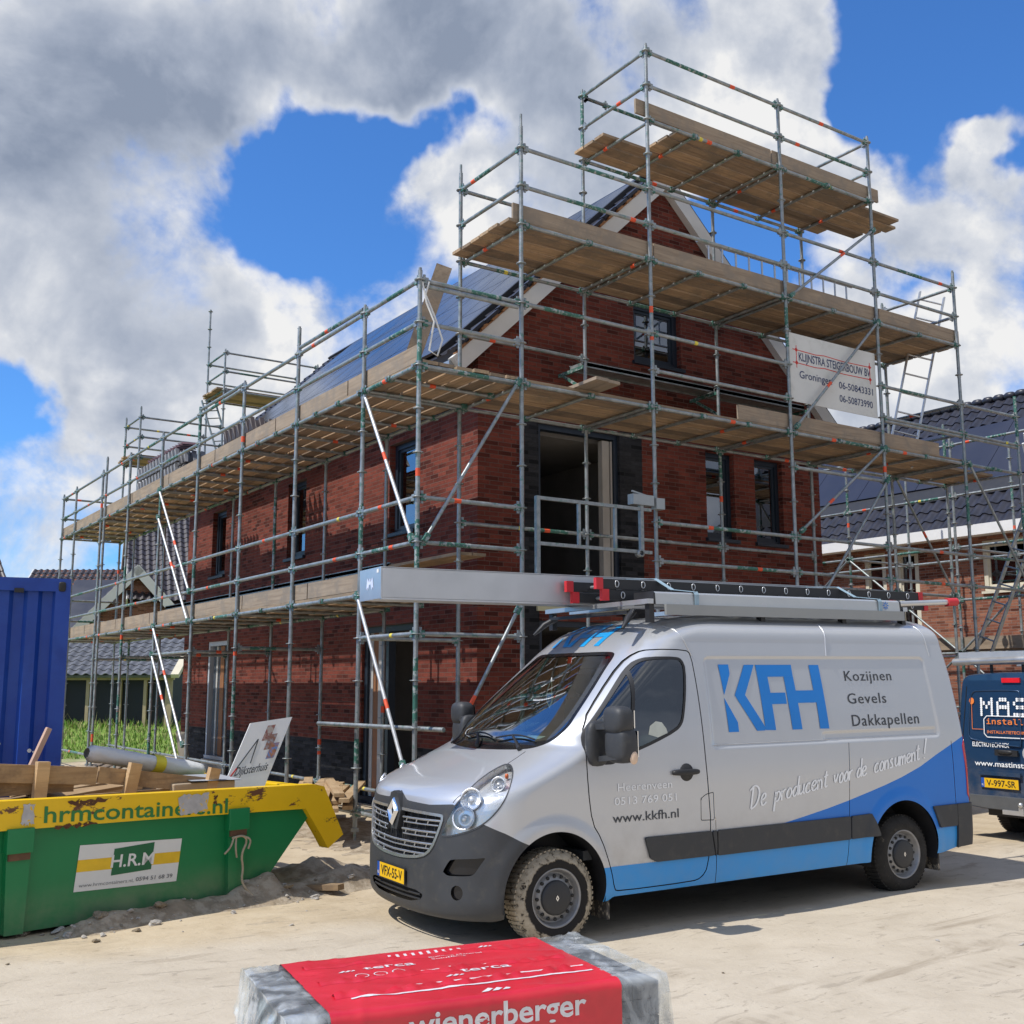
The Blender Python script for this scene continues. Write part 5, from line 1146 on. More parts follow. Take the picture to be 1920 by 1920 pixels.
# cabin
TRIM = M('grey_cabin_trim', (.055, .058, .06), .7, 0, .15, 6); SEAT = M('grey_seat_cloth', (.075, .08, .085), .9, 0, .2, 10, .2, 80)
mb = MB(); mb.prism([(-.05, .9), (.30, .9), (.62, 1.15), (.58, 1.30), (.30, 1.40), (.02, 1.38), (-.05, 1.30)], (0, -.72, 0), (1, 0, 0), (0, 0, 1), (0, 1.44, 0)); mb.box((1.46, -.86, .5), (1.49, .86, 2.0)); mb.box((.3, -.9, .55), (1.46, .9, .62)); mb.build('dashboard', TRIM, van)
for y in (-.55, .22, .66):
    st_ = empty('seat', (0, 0, 0)); st_.parent = van; mb = MB(); ellipsoid(mb, (1.05, y, .98), (.26, .22 if y < 0 else .2, .10), 4, 10); mb.build('seat_base', SEAT, st_); mb = MB(); ellipsoid(mb, (1.33, y, 1.38), (.09, .22 if y < 0 else .2, .36), 4, 10); ellipsoid(mb, (1.37, y, 1.86), (.05, .13, .10), 3, 8); mb.build('seat_back', SEAT, st_)
mb = MB(); cst = Vector((.72, -.52, 1.36)); nst = Vector((-.5, 0, .86)).normalized(); a_ = Vector((0, 1, 0)); b_ = nst.cross(a_); mb.path([cst+(a_*math.cos(t)+b_*math.sin(t))*.19 for t in np.linspace(0, 2*math.pi, 28)[:-1]], .016, 6, closed=True); mb.beam(cst-a_*.18, cst+a_*.18, .05, .03); mb.tube(cst, cst-nst*.3, .035); mb.build('steering_wheel', BLACK, van)
mb = MB(); mb.add([(.30, -.28, 1.425), (.16, .02, 1.43), (.30, .10, 1.45), (.42, -.2, 1.44)], [(0,1,2,3)]); mb.add([(.32, -.05, 1.435), (.24, .25, 1.45), (.36, .30, 1.48), (.42, .0, 1.46)], [(0,1,2,3)]); mb.build('dashboard_papers', M('pale_paper', (.62, .72, .74), .8, 0, .1, 5), van)
mb = MB(); mb.prism([(-.032, .05), (.032, .05), (.034, -.02), (0, -.075), (-.034, -.02)], (.52, -.10, 1.74), (.25, -.97, 0), (0, 0, 1), (.004, .001, 0), 0); mb.prism([(-.024, .042), (.024, .042), (.025, -.016), (0, -.058), (-.025, -.016)], (.518, -.1005, 1.74), (.25, -.97, 0), (0, 0, 1), (.001, .0002, 0), 1); mb.path([(.52, -.06, 1.79), (.56, -.08, 1.92), (.52, -.14, 1.79)], .003, 4, 0)
mb.path([(.515, -.094, 1.765), (.515, -.106, 1.765), (.515, -.110, 1.75), (.515, -.100, 1.742), (.515, -.108, 1.73), (.515, -.094, 1.725), (.515, -.094, 1.765)], .003, 4, 0)
mb.build('pennant', [WHITE, BLUE], van)
# wipers
mb = MB()
def ws_pt(y, z, o=.012): return (fxs(y, z)-o*.8, y, z+o*.6)
for y0, y1 in ((.45, -.05), (-.12, -.62)): 
    mb.path([ws_pt(y0+(y1-y0)*t, 1.43+.028*math.sin(t*3), .018) for t in np.linspace(0, 1, 10)], .007, 5); mb.path([ws_pt(y0+.45*(y1-y0), 1.45, .03), ws_pt(y0+.7*(y1-y0), 1.405, .03), ws_pt(y1+.02, 1.365, .02)], [.009, .012, .018], 6)
mb.path([ws_pt(.62, 1.45, .02), ws_pt(.56, 1.40, .025), ws_pt(.50, 1.365, .02)], .01, 5)
mb.build('wiper', BLACK, van)
# lettering on the flank
KFH = [[(1.653, 2.013), (1.765, 2.013), (1.766, 1.934), (1.679, 1.761)], [(1.675, 1.739), (1.793, 1.54), (1.797, 1.461), (1.689, 1.461)], [(1.936, 2.01), (2.046, 2.01), (1.905, 1.759), (2.095, 1.484), (2.083, 1.463), (1.996, 1.463), (1.792, 1.758)],
 [(2.062, 2.009), (2.472, 2.009), (2.475, 1.908), (2.182, 1.908), (2.192, 1.773), (2.361, 1.773), (2.363, 1.678), (2.194, 1.678), (2.207, 1.462), (2.091, 1.466)], [(2.367, 1.9075), (2.476, 1.9075), (2.486, 1.788), (2.695, 1.788), (2.681, 2.007), (2.799, 2.007), (2.829, 1.457), (2.719, 1.459), (2.712, 1.682), (2.494, 1.683), (2.510, 1.460), (2.396, 1.460)]]
def side_poly(mb, polys, o=.0025, mat=0, sg=-1):
    for P_ in polys:
        P2 = []
        for (x0, z0), (x1, z1) in zip(P_, P_[1:]+P_[:1]):
            n_ = max(1, int(math.hypot(x1-x0, z1-z0)/.06)); P2 += [(x0+(x1-x0)*i/n_, z0+(z1-z0)*i/n_) for i in range(n_)]
        mb.add([side_pt(x, z, o, sg) for x, z in P2], tess(P2), mat)
LOGO = M('blue_logo_vinyl', (.006, .21, .66), .45, 0, .05, 2, coat=.15); DGREY = M('dark_grey_vinyl', (.045, .05, .06), .45); WHITEV = M('white_vinyl', (.92, .93, .94), .5, 0, .03, 5)
for sg in (-1, 1):
    mb = MB(); side_poly(mb, KFH, .004, 0, sg); mb.build('company_initials', LOGO, van)
mb = MB()
def side_text(mb, txt, x, z, w, cap, bold=0.0, sp=1.0, o=.004, sg=-1):
    vs, fs = text_fit(txt, x, z, w, cap, 'sans', bold, sp); mb.add([side_pt(a_, b_, o, sg) for a_, b_ in vs], fs, 0)
side_text(mb, 'Kozijnen', 3.10, 1.865, .60, .088, 0, 1.1); side_text(mb, 'Gevels', 3.098, 1.664, .49, .090, 0, 1.1); side_text(mb, 'Dakkapellen', 3.118, 1.468, .865, .098, 0, 1.1); side_text(mb, 'www.kkfh.nl', .485, .826, .63, .068)
mb.build('dark_lettering', DGREY, van)
mb = MB(); side_text(mb, 'Heerenveen', .537, 1.056, .52, .058); side_text(mb, '0513 769 051', .503, .955, .595, .056)
STROKES = {'D': [[(.12, 1.8), (.0, .05)], [(-.25, 1.55), (.25, 1.95), (.85, 1.6), (.95, .9), (.6, .2), (.0, .0)]], 'e': [[(.08, .48), (.55, .62), (.6, .92), (.35, 1.05), (.06, .7), (.1, .2), (.35, 0), (.72, .25)]], 'p': [[(.1, 1.0), (-.02, -.85)], [(.04, .5), (.35, 1.02), (.65, .8), (.55, .22), (.25, .02), (.02, .15)]], 'r': [[(.05, .95), (.06, 0)], [(.06, .55), (.25, .92), (.55, .98)]], 'o': [[(.38, 1.0), (.06, .65), (.1, .12), (.4, 0), (.66, .4), (.58, .88), (.34, 1.0)]],
 'd': [[(.58, .85), (.35, 1.0), (.05, .6), (.1, .1), (.35, .02), (.6, .4)], [(.72, 1.9), (.6, .3), (.74, .02)]], 'u': [[(.06, 1.0), (.04, .3), (.25, .0), (.55, .35)], [(.6, 1.0), (.57, .2), (.72, 0)]], 'c': [[(.6, .8), (.4, 1.0), (.08, .6), (.12, .1), (.4, 0), (.66, .22)]], 'n': [[(.06, 1), (.04, 0)], [(.05, .55), (.32, 1.0), (.54, .8), (.54, .0)]], 't': [[(.32, 1.6), (.18, .25), (.32, .0), (.52, .15)], [(.0, 1.08), (.55, 1.2)]], 'v': [[(.0, 1.0), (.22, .02), (.6, 1.0)]], 's': [[(.52, .88), (.25, 1.0), (.1, .72), (.45, .38), (.36, .02), (.02, .1)]],
 'm': [[(.06, 1), (.04, 0)], [(.05, .55), (.25, 1.0), (.42, .8), (.42, .0)], [(.43, .55), (.65, 1.0), (.82, .8), (.82, .0)]], '!': [[(.28, 2.1), (.08, .5)], [(.06, .12), (.05, .0)]]}
ADV = {'D': 1.15, 'm': 1.0, '!': .4, 't': .6, 'r': .6}
def script(mb, word, x0, x1, xh, bw=.011):
    wd = sum(ADV.get(ch, .76) for ch in word); sc = (x1-x0)/wd; cx = 0
    base = lambda x: .838+(x-1.86)*.149
    for ch in word:
        for S_ in STROKES[ch]:
            pts = [np.array(((cx+p_[0])*sc+p_[1]*xh*.16, p_[1]*xh)) for p_ in S_]; pts = chaikin(pts, 2, False) if len(pts) > 2 else pts
            lf, rt = [], []
            for i, p_ in enumerate(pts):
                t_ = pts[min(i+1, len(pts)-1)]-pts[max(i-1, 0)]; t_ = t_/max(1e-6, np.linalg.norm(t_)); nn = np.array((-t_[1], t_[0]))*(bw*(.34+.30*abs(t_[1]))); lf.append(p_+nn); rt.append(p_-nn)
            vs = [side_pt(x0+q[0], base(x0+q[0])+q[1], .005) for q in lf+rt]; n_ = len(lf); mb.add(vs, [(i, i+1, n_+i+1, n_+i) for i in range(n_-1)])
        cx += ADV.get(ch, .76)
for wd, x0, x1 in (('De', 1.86, 2.03), ('producent', 2.12, 2.74), ('voor', 2.81, 3.04), ('de', 3.09, 3.22), ('consument', 3.31, 3.92), ('!', 3.97, 4.02)): script(mb, wd, x0, x1, .082 if wd != 'De' else .095, .015)
mb.build('white_lettering', WHITEV, van)
mb = MB()
for P_ in KFH:
    P2 = []
    for (x0, z0), (x1, z1) in zip(P_, P_[1:]+P_[:1]):
        n_ = max(1, int(math.hypot(x1-x0, z1-z0)/.03)); P2 += [(x0+(x1-x0)*i/n_, z0+(z1-z0)*i/n_) for i in range(n_)]
    pts = []
    for x, z in P2:
        y = .50-(x-1.653)/1.176*.80; zz = 2.18+(z-1.457)/.556*.20; pts.append((fxs(y, zz)-.003, y, zz+.003))
    mb.add(pts, tess(P2))
mb.build('roof_initials', M('light_blue_logo', (.01, .33, .74), .4, 0, .05, 3, coat=.5), van)
mb = MB(); side_poly(mb, [[(.86, 1.47), (.88, 1.535), (.94, 1.57), (1.0, 1.56), (1.04, 1.51), (1.05, 1.475), (.95, 1.445)]], -.001); mb.build('window_sticker', M('pale_sticker', (.55, .58, .52), .5), van)
# roof rack
rk = empty('roof_rack'); rk.parent = van
for x in (1.05, 1.32, 2.3, 3.3, 4.1): mb = MB(); mb.box((x, -.80, 2.515), (x+.06, .80, 2.555)); mb.build('cross_bar', ALU, rk)
for x in (1.08, 2.3, 3.3, 4.1):
    for sg in (-1, 1): mb = MB(); mb.box((x, sg*.72, 2.36), (x+.05, sg*.78, 2.515)); mb.build('rack_foot', BLACK, rk)
mb = MB(); mb.box((1.22, -.83, 2.425), (4.08, -.80, 2.512)); mb.build('side_rail', M('grey_rail', (.34, .35, .345), .5, .3, .05, 3), rk)
mb = MB(); mb.path([(1.05, -.60, 2.462), (.95, -.66, 2.40), (.86, -.70, 2.31)], [.03, .03, .012], 6); mb.path([(1.05, .60, 2.462), (.95, .66, 2.40), (.86, .70, 2.31)], [.03, .03, .012], 6); mb.box((.98, -.60, 2.445), (1.06, .60, 2.47)); mb.build('wind_deflector', BLACK, rk)
# load on the rack: each a thing of its own
hb = vroot('aluminium_box_beam', 'long closed silver aluminium box beam lying on the van roof rack, jutting out over the bonnet', 'box beam')
mb = MB(); y0, y1 = .02, .46; mb.box((-.96, y0, 2.562), (3.9, y1, 2.805)); mb.build('beam_body', ALU_MATT, hb, bevel=.006)
mb = MB(); mb.box((-.966, y0-.004, 2.548), (3.9, y0+.03, 2.562)); mb.box((-.966, y0-.004, 2.805), (3.9, y0+.03, 2.811)); mb.box((-.972, y0, 2.556), (-.96, y1, 2.811)); mb.build('edge_trim', ALU, hb)
mb = MB(); 
for sgn in (-1, 1): mb.add([(-.974, .24+sgn*.012, 2.70), (-.974, .24+sgn*.055, 2.74), (-.974, .24+sgn*.075, 2.64), (-.974, .24+sgn*.05, 2.66), (-.974, .24+sgn*.04, 2.63), (-.974, .24+sgn*.02, 2.67)], [(0,1,2,3,4,5)])
mb.add([(-.974, .225, 2.68), (-.974, .255, 2.68), (-.974, .25, 2.73), (-.974, .23, 2.73)], [(0,1,2,3)]); mb.build('end_emblem', M('pale_emblem', (.62, .68, .85), .5), hb)
mb = MB(); mb.add([(-.9745, .06, 2.765), (-.9745, .10, 2.765), (-.9745, .10, 2.795), (-.9745, .06, 2.795)], [(0,1,2,3)]); mb.build('end_sticker', WHITE, hb)
ldr = vroot('extension_ladder', 'black extension ladder with red end caps strapped flat on the van roof', 'ladder')
REDC = M('red_end_cap', (.60, .03, .04), .5, 0, .1, 8)
for sec, (x0, x1, z0) in enumerate(((.90, 4.85, 2.565), (.84, 4.78, 2.66))):
    for y in (-.42, .0-.04):
        mb = MB(); mb.box((x0 + (.0 if y < -.2 else -.05), y-.014, z0), (x1, y+.014, z0+.082)); mb.build('stile', BLACK, ldr)
        mb = MB(); mb.box((x0-.05+(.0 if y < -.2 else -.05), y-.02, z0-.006), (x0+.02+(.0 if y < -.2 else -.05), y+.02, z0+.09)); mb.box((x1-.01, y-.02, z0-.004), (x1+.05, y+.02, z0+.088)); mb.build('end_cap', REDC, ldr)
    for i in range(14):
        x = x0+.16+i*.277; mb = MB(); mb.tube((x, -.41, z0+.04), (x, -.05, z0+.04), .014, 8)
        ring = [(x+.024*math.cos(t)*(1 if math.cos(t) > 0 else .55), -.437, z0+.042+.028*math.sin(t)) for t in np.linspace(0, 2*math.pi, 14)[:-1]]; mb.path(ring, .005, 4, closed=True); mb.build('rung', ALU, ldr)
al = vroot('aluminium_work_plank', 'pale aluminium work plank with dark end caps along the van roof edge', 'work plank')
mb = MB(); pr = [(0, 0), (.05, 0), (.28, 0), (.28, .105), (.03, .105), (.008, .09)]
mb.prism([(q[0]-.80, q[1]+2.513) for q in pr], (1.13, 0, 0), (0, 1, 0), (0, 0, 1), (2.93, 0, 0)); mb.build('plank_body', M('pale_aluminium', (.60, .61, .60), .38, .55, .04, 2), al, bevel=.004)
mb = MB()
for x in (1.115, 4.06): mb.prism([(q[0]*1.0-.803, q[1]*1.04+2.511) for q in pr], (x, 0, 0), (0, 1, 0), (0, 0, 1), (.016, 0, 0))
mb.build('end_cap', BLACK, al)
mb = MB(); cx, cz = 3.86, 2.565; st8 = lambda a_, r: (cx+r*math.cos(a_), -.804, cz+r*math.sin(a_))
for i in range(8): a_ = 2*math.pi*i/8; mb.add([st8(a_-.3, .014), st8(a_-.14, .038), st8(a_+.14, .038), st8(a_+.3, .014)], [(0,1,2,3)])
mb.build('blue_emblem', BLUE, al)
STRAP = M('blue_grey_strap', (.30, .42, .50), .8, 0, .1, 12)
for x in (1.50, 3.72):
    mb = MB(); pts = [(x-.03, .5, 2.83), (x-.06, -.40, 2.765), (x, -.56, 2.66), (x+.06, -.795, 2.625), (x+.062, -.81, 2.60), (x+.06, -.81, 2.50)]
    for a_, b_ in zip(pts, pts[1:]): mb.beam(a_, b_, .045, .004, up=Vector((1, 0, 0)).cross((Vector(b_)-Vector(a_)).normalized()), ext=.002)
    s_ = vroot('lashing_strap', 'front blue-grey lashing strap over the ladder and plank on the van roof' if x < 2 else 'rear blue-grey lashing strap over the ladder and plank on the van roof', 'strap'); mb.build('webbing', STRAP, s_)
pt = vroot('stabiliser_bar', 'silver ladder stabiliser bar with red end sticking out behind the van roof', 'bar'); mb = MB(); mb.tube((4.15, -.55, 2.60), (4.98, -.62, 2.64), .028, 10); mb.build('tube', ALU, pt); mb = MB(); mb.tube((4.96, -.62, 2.638), (5.09, -.63, 2.645), .042, 12); mb.build('red_foot', REDC, pt)

# ---------------------------------------------------------------- green and yellow skip with timber waste
SKA = math.radians(11.87); SKO = (-3.981, -1.343, 0)
skip = empty('waste_skip', SKO, SKA, 'green and yellow waste skip full of timber offcuts', 'skip')
def skip_paint(name, col, chip, rust, amt):
    m = bpy.data.materials.new(name); m.use_nodes = True; k = NT(m.node_tree); bs = k.n['Principled BSDF']; p = k.new('ShaderNodeTexCoord').outputs['Object']
    n = k.noise(p, 2.2, 6, .65); c = k.mix(n, tuple(a*.85 for a in col), tuple(min(1, a*1.12) for a in col))
    sc_ = k.noise(k.vmath('MULTIPLY', p, (9, 9, 1.6)), 1.6, 6, .7)
    c = k.mix(k.maprange(sc_, .68+amt[0], .72+amt[0]), c, chip)
    r_ = k.noise(k.vmath('MULTIPLY', p, (1.5, 3, 3.2)), 2.0, 8, .72); c = k.mix(k.maprange(r_, .62+amt[1], .66+amt[1]), c, rust)
    z = k.sep(p)[2]; c = k.mix(k.math('MULTIPLY', k.maprange(z, .40, .0, 0, .5), k.maprange(n, .3, .7)), c, (.30, .26, .20))
    k.put(bs.inputs['Base Color'], c); bs.inputs['Roughness'].default_value = .42
    b = k.new('ShaderNodeBump'); b.inputs['Strength'].default_value = .25; b.inputs['Distance'].default_value = .01; k.put(b.inputs['Height'], k.noise(p, 6, 4)); k.put(bs.inputs['Normal'], b.outputs[0]); return m
SG = skip_paint('skip_green', (.006, .20, .065), (.30, .36, .32), (.12, .05, .02), (.06, .12)); SY_ = skip_paint('skip_yellow', (.86, .54, .006), (.50, .49, .47), (.14, .055, .022), (.02, -.02))
SL0, SL1 = -1.6, 2.62; D = 1.85
# side view outline (s along, z up); hull is a tub with a raking right end
out = [(SL0, .02), (1.93, .02), (2.56, .74), (2.56, .78), (SL0, .80)]
mb = MB()
for t0, t1 in ((0, .012), (D-.012, D)): mb.prism([(s_, z) for s_, z in out], (0, t0, 0), (1, 0, 0), (0, 0, 1), (0, t1-t0, 0))
mb.add([(1.93, 0, .02), (1.93, D, .02), (2.56, D, .74), (2.56, 0, .74)], [(0,1,2,3)]); mb.add([(1.90, 0.012, .04), (1.90, D, .04), (2.53, D, .76), (2.53, 0.012, .76)], [(3,2,1,0)])
mb.add([(SL0, 0, .02), (1.93, 0, .02), (1.93, D, .02), (SL0, D, .02)], [(3,2,1,0)]); mb.box((SL0, .012, .02), (SL0+.01, D-.012, .8))
mb.build('hull', SG, skip)
# yellow rim: folded channel on both sides, running down the raking end as a lip
mb = MB(); rt = lambda s_: .985-.018*max(0, s_-.2)-.0*s_
for t0, t1 in ((-.06, .07), (D-.07, D+.06)):
    P_ = [(SL0, .79), (SL0, 1.0), (-.3, .985), (1.0, .958), (2.50, .93), (2.60, .905), (2.83, .455), (2.66, .345), (2.585, .46), (2.40, .72), (1.0, .752)]
    mb.prism(P_, (0, t0, 0), (1, 0, 0), (0, 0, 1), (0, t1-t0, 0))
mb.beam((2.62, .07, .84), (2.62, D-.07, .84), .14, .10); mb.box((SL0, .07, .8), (SL0+.1, D-.07, .98))
mb.build('rim', SY_, skip, bevel=.008)
for s_ in (-.16, 1.70):
    mb = MB(); mb.prism([(s_-.07, .02), (s_+.07, .02), (s_+.09, .60), (s_+.09, .80), (s_-.09, .80), (s_-.09, .60)], (0, -.055, 0), (1, 0, 0), (0, 0, 1), (0, .055, 0)); mb.box((s_-.10, -.085, .60), (s_+.10, -.0, .78)); mb.build('side_rib', SG, skip, bevel=.006)
    mb = MB(); mb.box((s_-.08, -.075, .55), (s_+.08, -.0, .60)); mb.build('lug', M('rusty_steel', (.13, .07, .04), .8, .2, .3, 10), skip)
LET = M('skip_green_lettering', (.03, .19, .045), .5); PWH = M('sticker_white', (.72, .73, .72), .45, 0, .04, 4); PGR = M('sticker_green', (.012, .13, .05), .5); PYE = M('sticker_yellow', (.78, .50, .02), .5); SGREY = M('sticker_grey', (.22, .23, .24), .5)
mb = MB(); vs, fs = text_fit('hrmcontainers.nl', .01, .805, 1.58, .118, 'sans', .012, 1.0, .0)
zt = lambda s_: -.034*s_
mb.add([(a_, -.0635, b_+zt(a_)) for a_, b_ in vs], fs); mb.build('rim_lettering', LET, skip)
def ragged(mb, x0, x1, z0, z1, seed):
    r0 = random.Random(seed); n = 12; P_ = []
    for i in range(n): P_.append((x0+(x1-x0)*i/n+r0.uniform(-.008, .008), z0+r0.uniform(-.02, .012)))
    for i in range(4): P_.append((x1+r0.uniform(-.015, .015), z0+(z1-z0)*(i+.5)/4))
    for i in range(n): P_.append((x1-(x1-x0)*i/n+r0.uniform(-.008, .008), z1+r0.uniform(-.012, .012)))
    for i in range(4): P_.append((x0+r0.uniform(-.015, .015), z1-(z1-z0)*(i+.5)/4))
    mb.add([(x, -.0645, z) for x, z in P_], tess(P_))
for seed, q in enumerate(((1.13, 1.40, .775, .925), (-.16, -.06, .81, .95))):
    mb = MB(); ragged(mb, *q, seed); mb.build('worn_bare_patch', M('scraped_grey', (.46, .45, .45), .6, .1, .15, 14, col2=(.80, .50, .01), fac=(.58, .63)), skip)
for seed, q in enumerate(((.20, .50, .918, .953), (.10, .42, .757, .778), (1.45, 1.49, .84, .90))):
    mb = MB(); ragged(mb, *q, seed+9); mb.build('rust_patch', M('rust_chip', (.11, .045, .02), .9, 0, .3, 20, .5, 60, col2=(.80, .50, .01), fac=(.60, .64)), skip)
st = MB(); qs = lambda u, v: ((.298+.869*u)*(1-v)+(.331+.872*u)*v, -.004, (.256-.023*u)*(1-v)+(.602-.032*u)*v)
st.add([qs(0, 0), qs(1, 0), qs(1, 1), qs(0, 1)], [(0,1,2,3)], 0); o5 = lambda u, v, e: (qs(u, v)[0], -.004-e, qs(u, v)[2])
st.add([o5(0, .42, .001), o5(1, .44, .001), o5(1, .70, .001), o5(0, .68, .001)], [(0,1,2,3)], 1)
st.add([o5(.33, .28, .002), o5(.72, .34, .002), o5(.72, .96, .002), o5(.33, .87, .002)], [(0,1,2,3)], 2)
sticker = st.build('company_sticker', [PWH, PYE, PGR], skip)
mb = MB(); vs, fs = text_fit('H.R.M', .315, .46, .42, .27, 'sans', .016, 1.0, .0); mb.add([o5(a_, b_, .003) for a_, b_ in vs], fs, 0)
vs, fs = text_fit('www.hrmcontainers.nl,', .04, .09, .52, .075, 'sans'); mb.add([o5(a_, b_, .003) for a_, b_ in vs], fs, 1); vs, fs = text_fit('0594 51 68 39', .58, .10, .37, .085, 'sans', .02); mb.add([o5(a_, b_, .003) for a_, b_ in vs], fs, 1)
mb.build('sticker_lettering', [PWH, SGREY], sticker)
sk = lambda s_, t, z: (SKO[0]+s_*math.cos(SKA)-t*math.sin(SKA), SKO[1]+s_*math.sin(SKA)+t*math.cos(SKA), z)
# rope tied to a lug
mb = MB(); rp = [(1.62, -.10, .54), (1.72, -.12, .56), (1.78, -.09, .50), (1.70, -.12, .40), (1.74, -.10, .28), (1.71, -.12, .18), (1.76, -.14, .10), (1.82, -.20, .03)]; mb.path(chaikin(rp, 2, False), .010, 6)
for q in (((1.64, -.10, .55), (1.60, -.12, .47), (1.54, -.12, .42)), ((1.66, -.1, .55), (1.64, -.13, .45), (1.66, -.12, .38)), ((1.72, -.1, .55), (1.80, -.12, .52), (1.77, -.12, .44))): mb.path(chaikin(q, 2, False), .009, 5)
r_ = mb.build('frayed_rope', M('hemp_rope', (.42, .35, .25), .95, 0, .2, 20, .5, 120), None, SKO); r_.rotation_euler = (0, 0, SKA); tag(r_, 'frayed beige rope knotted round a lug of the green skip', 'rope')
# timber waste
wr = random.Random(4)
def timber(name, p, q, w, h, label, mat=PINE, cat='timber', group=None, roll=0.0):
    p, q = Vector(p), Vector(q); L_ = (q-p).length; mb = MB(); mb.box((0, -w/2, -h/2), (L_, w/2, h/2)); o = mb.build(name, mat, None, sk(*p), bevel=.003)
    d = Vector(sk(*q))-Vector(sk(*p)); o.rotation_euler = d.to_track_quat('X', 'Z').to_euler(); o.rotation_euler.x += roll; return tag(o, label, cat, group)
crate = empty('broken_pallet_frame', SKO, SKA, 'broken pine crate frame with upright posts standing along the near rim of the skip', 'pallet')
mb = MB(); mb.beam((-1.2, .315, 1.25), (.58, .315, 1.095), .035, .14); mb.build('board', PINE_DULL, crate); mb = MB(); mb.beam((.60, .325, 1.105), (1.62, .325, .955), .035, .13); mb.build('board', PINE_DULL, crate)
mb = MB(); mb.box((-1.2, .36, .98), (.42, .40, 1.09)); mb.build('board', PINE_DULL, crate); mb = MB(); mb.box((-.7, .33, .88), (1.5, .36, .95)); mb.build('board', PINE_DULL, crate)
for s_, ln_, zt_ in ((.10, .02, 1.235), (.84, .06, 1.185), (1.60, .05, 1.105)):
    mb = MB(); mb.beam((s_, .28, .86), (s_+ln_, .27, zt_), .055, .10, up=(1, 0, 0)); mb.build('post', PINE, crate)
timber('timber_batten', (.40, 1.2, 1.10), (.55, 1.2, 1.46), .045, .045, 'thin pinkish batten leaning upright against the blue container', M('pink_pine', (.50, .34, .26), .8, 0, .12, 5))
for i in range(26):
    s_ = wr.uniform(-1.2, .45); t = wr.uniform(.35, 1.6); z = .86+wr.uniform(0, .17); a_ = wr.uniform(-.35, .35); L_ = wr.uniform(.6, 1.3)
    timber('timber_offcut', (s_, t, z), (s_+L_*math.cos(a_), t+L_*math.sin(a_)*.6, z+wr.uniform(-.06, .12)), wr.choice((.09, .12, .16)), wr.choice((.02, .03, .045)), 'pine offcut lying loose among the timber waste heaped in the green skip', wr.choice((PINE, PINE, PINE_DULL)), group='offcuts in the skip', roll=wr.uniform(-.3, .3))
mb = MB(); mb.box((-1.5, .05, .02), (2.1, D-.1, .84)); o = mb.build('timber_waste', PINE_DULL, None, SKO); o.rotation_euler = (0, 0, SKA); tag(o, 'packed mass of timber waste filling the green skip', 'waste', kind='stuff')
mb = MB(); mb.box((1.25, .25, .86), (1.85, .65, .99)); o = mb.build('cardboard_box', M('crushed_card', (.46, .36, .25), .9, 0, .15, 4, .5, 6), None, SKO, bevel=.01); o.rotation_euler = (0, 0, SKA); tag(o, 'crushed brown carton at the right end of the skip beside the sign board', 'carton')
mb = MB(); mb.add([(1.40, .22, 1.01), (1.9, .22, .995), (1.92, .68, 1.02), (1.44, .68, 1.03)], [(0,1,2,3)]); mb.add([(1.40, .22, 1.005), (1.9, .22, .99), (1.92, .68, 1.015), (1.44, .68, 1.025)], [(3,2,1,0)]); o = mb.build('plastic_sheet', M('grey_film', (.45, .47, .50), .35, 0, .1, 4, .8, 8), None, SKO); o.rotation_euler = (0, 0, SKA); tag(o, 'grey plastic film draped on the carton in the skip', 'film')
mb = MB(); n_ = 36; vs = []; t_ = np.linspace(-.62, .62, n_)
for i, x in enumerate(t_):
    r0 = .105*min(1, (.64-abs(x))/.06)**.5
    for j in range(20): a_ = 2*math.pi*j/20; rr0 = r0*(1+.05*math.sin(3*a_+x*9)+.03*math.sin(7*a_-x*23)); vs.append((x, rr0*math.cos(a_), rr0*.75*math.sin(a_)))
mb.add(vs, [(i*20+j, i*20+(j+1) % 20, (i+1)*20+(j+1) % 20, (i+1)*20+j) for i in range(n_-1) for j in range(20)], 0, True); o = mb.build('wrapped_roll', M('white_wrapping', (.72, .73, .72), .35, 0, .05, 4, .9, 7), None, sk(1.70, 1.6, 1.09)); o.rotation_euler = (0, .19, SKA); tag(o, 'long white plastic wrapped roll lying at the back of the skip', 'roll')
mb = MB(); mb.lathe([(-.055, .112), (.055, .112)], (0, 0, 0), 'X', 20); o = mb.build('yellow_tape', M('yellow_tape', (.78, .66, .05), .5), None, sk(1.80, 1.6, 1.072)); o.scale = (1, 1.0, .76); o.rotation_euler = (0, .19, SKA); tag(o, 'yellow tape band round the white wrapped roll', 'tape')
# site board leaning in the skip
bd = empty('site_board', (0, 0, 0), 0, 'white leaning builder site board with house photos and dark lettering in the skip', 'sign')
B_TL, B_TR, B_BR = Vector((-1.870, -.118, 1.467)), Vector((-1.395, -.003, 1.516)), Vector((-1.781, -.289, .868))
eu = B_TR-B_TL; ev = B_TR-B_BR; en = eu.cross(ev).normalized()
if en.y > 0: en = -en
bp = lambda u, v, o=0: B_TL-ev+eu*u+ev*v+en*o
mb = MB(); q = [bp(u, v, o) for o in (0, -.012) for u, v in ((0, 0), (1, 0), (1, 1), (0, 1))]; mb.add(q, [(0,1,2,3),(7,6,5,4),(0,4,5,1),(1,5,6,2),(2,6,7,3),(3,7,4,0)]); mb.build('panel', WHITE, bd)
mb = MB(); vs, fs = text_fit('Dijksterhuis', .14, .255, .74, .115, 'sans', .01); mb.add([bp(a_, b_, .002) for a_, b_ in vs], fs)
for a_, b_ in (((.03, .20), (.36, .74)), ((.36, .74), (.41, .40))): mb.beam(bp(*a_, .002), bp(*b_, .002), .010, .002, up=en)
mb.build('board_lettering', M('slate_ink', (.06, .07, .08), .5), bd)
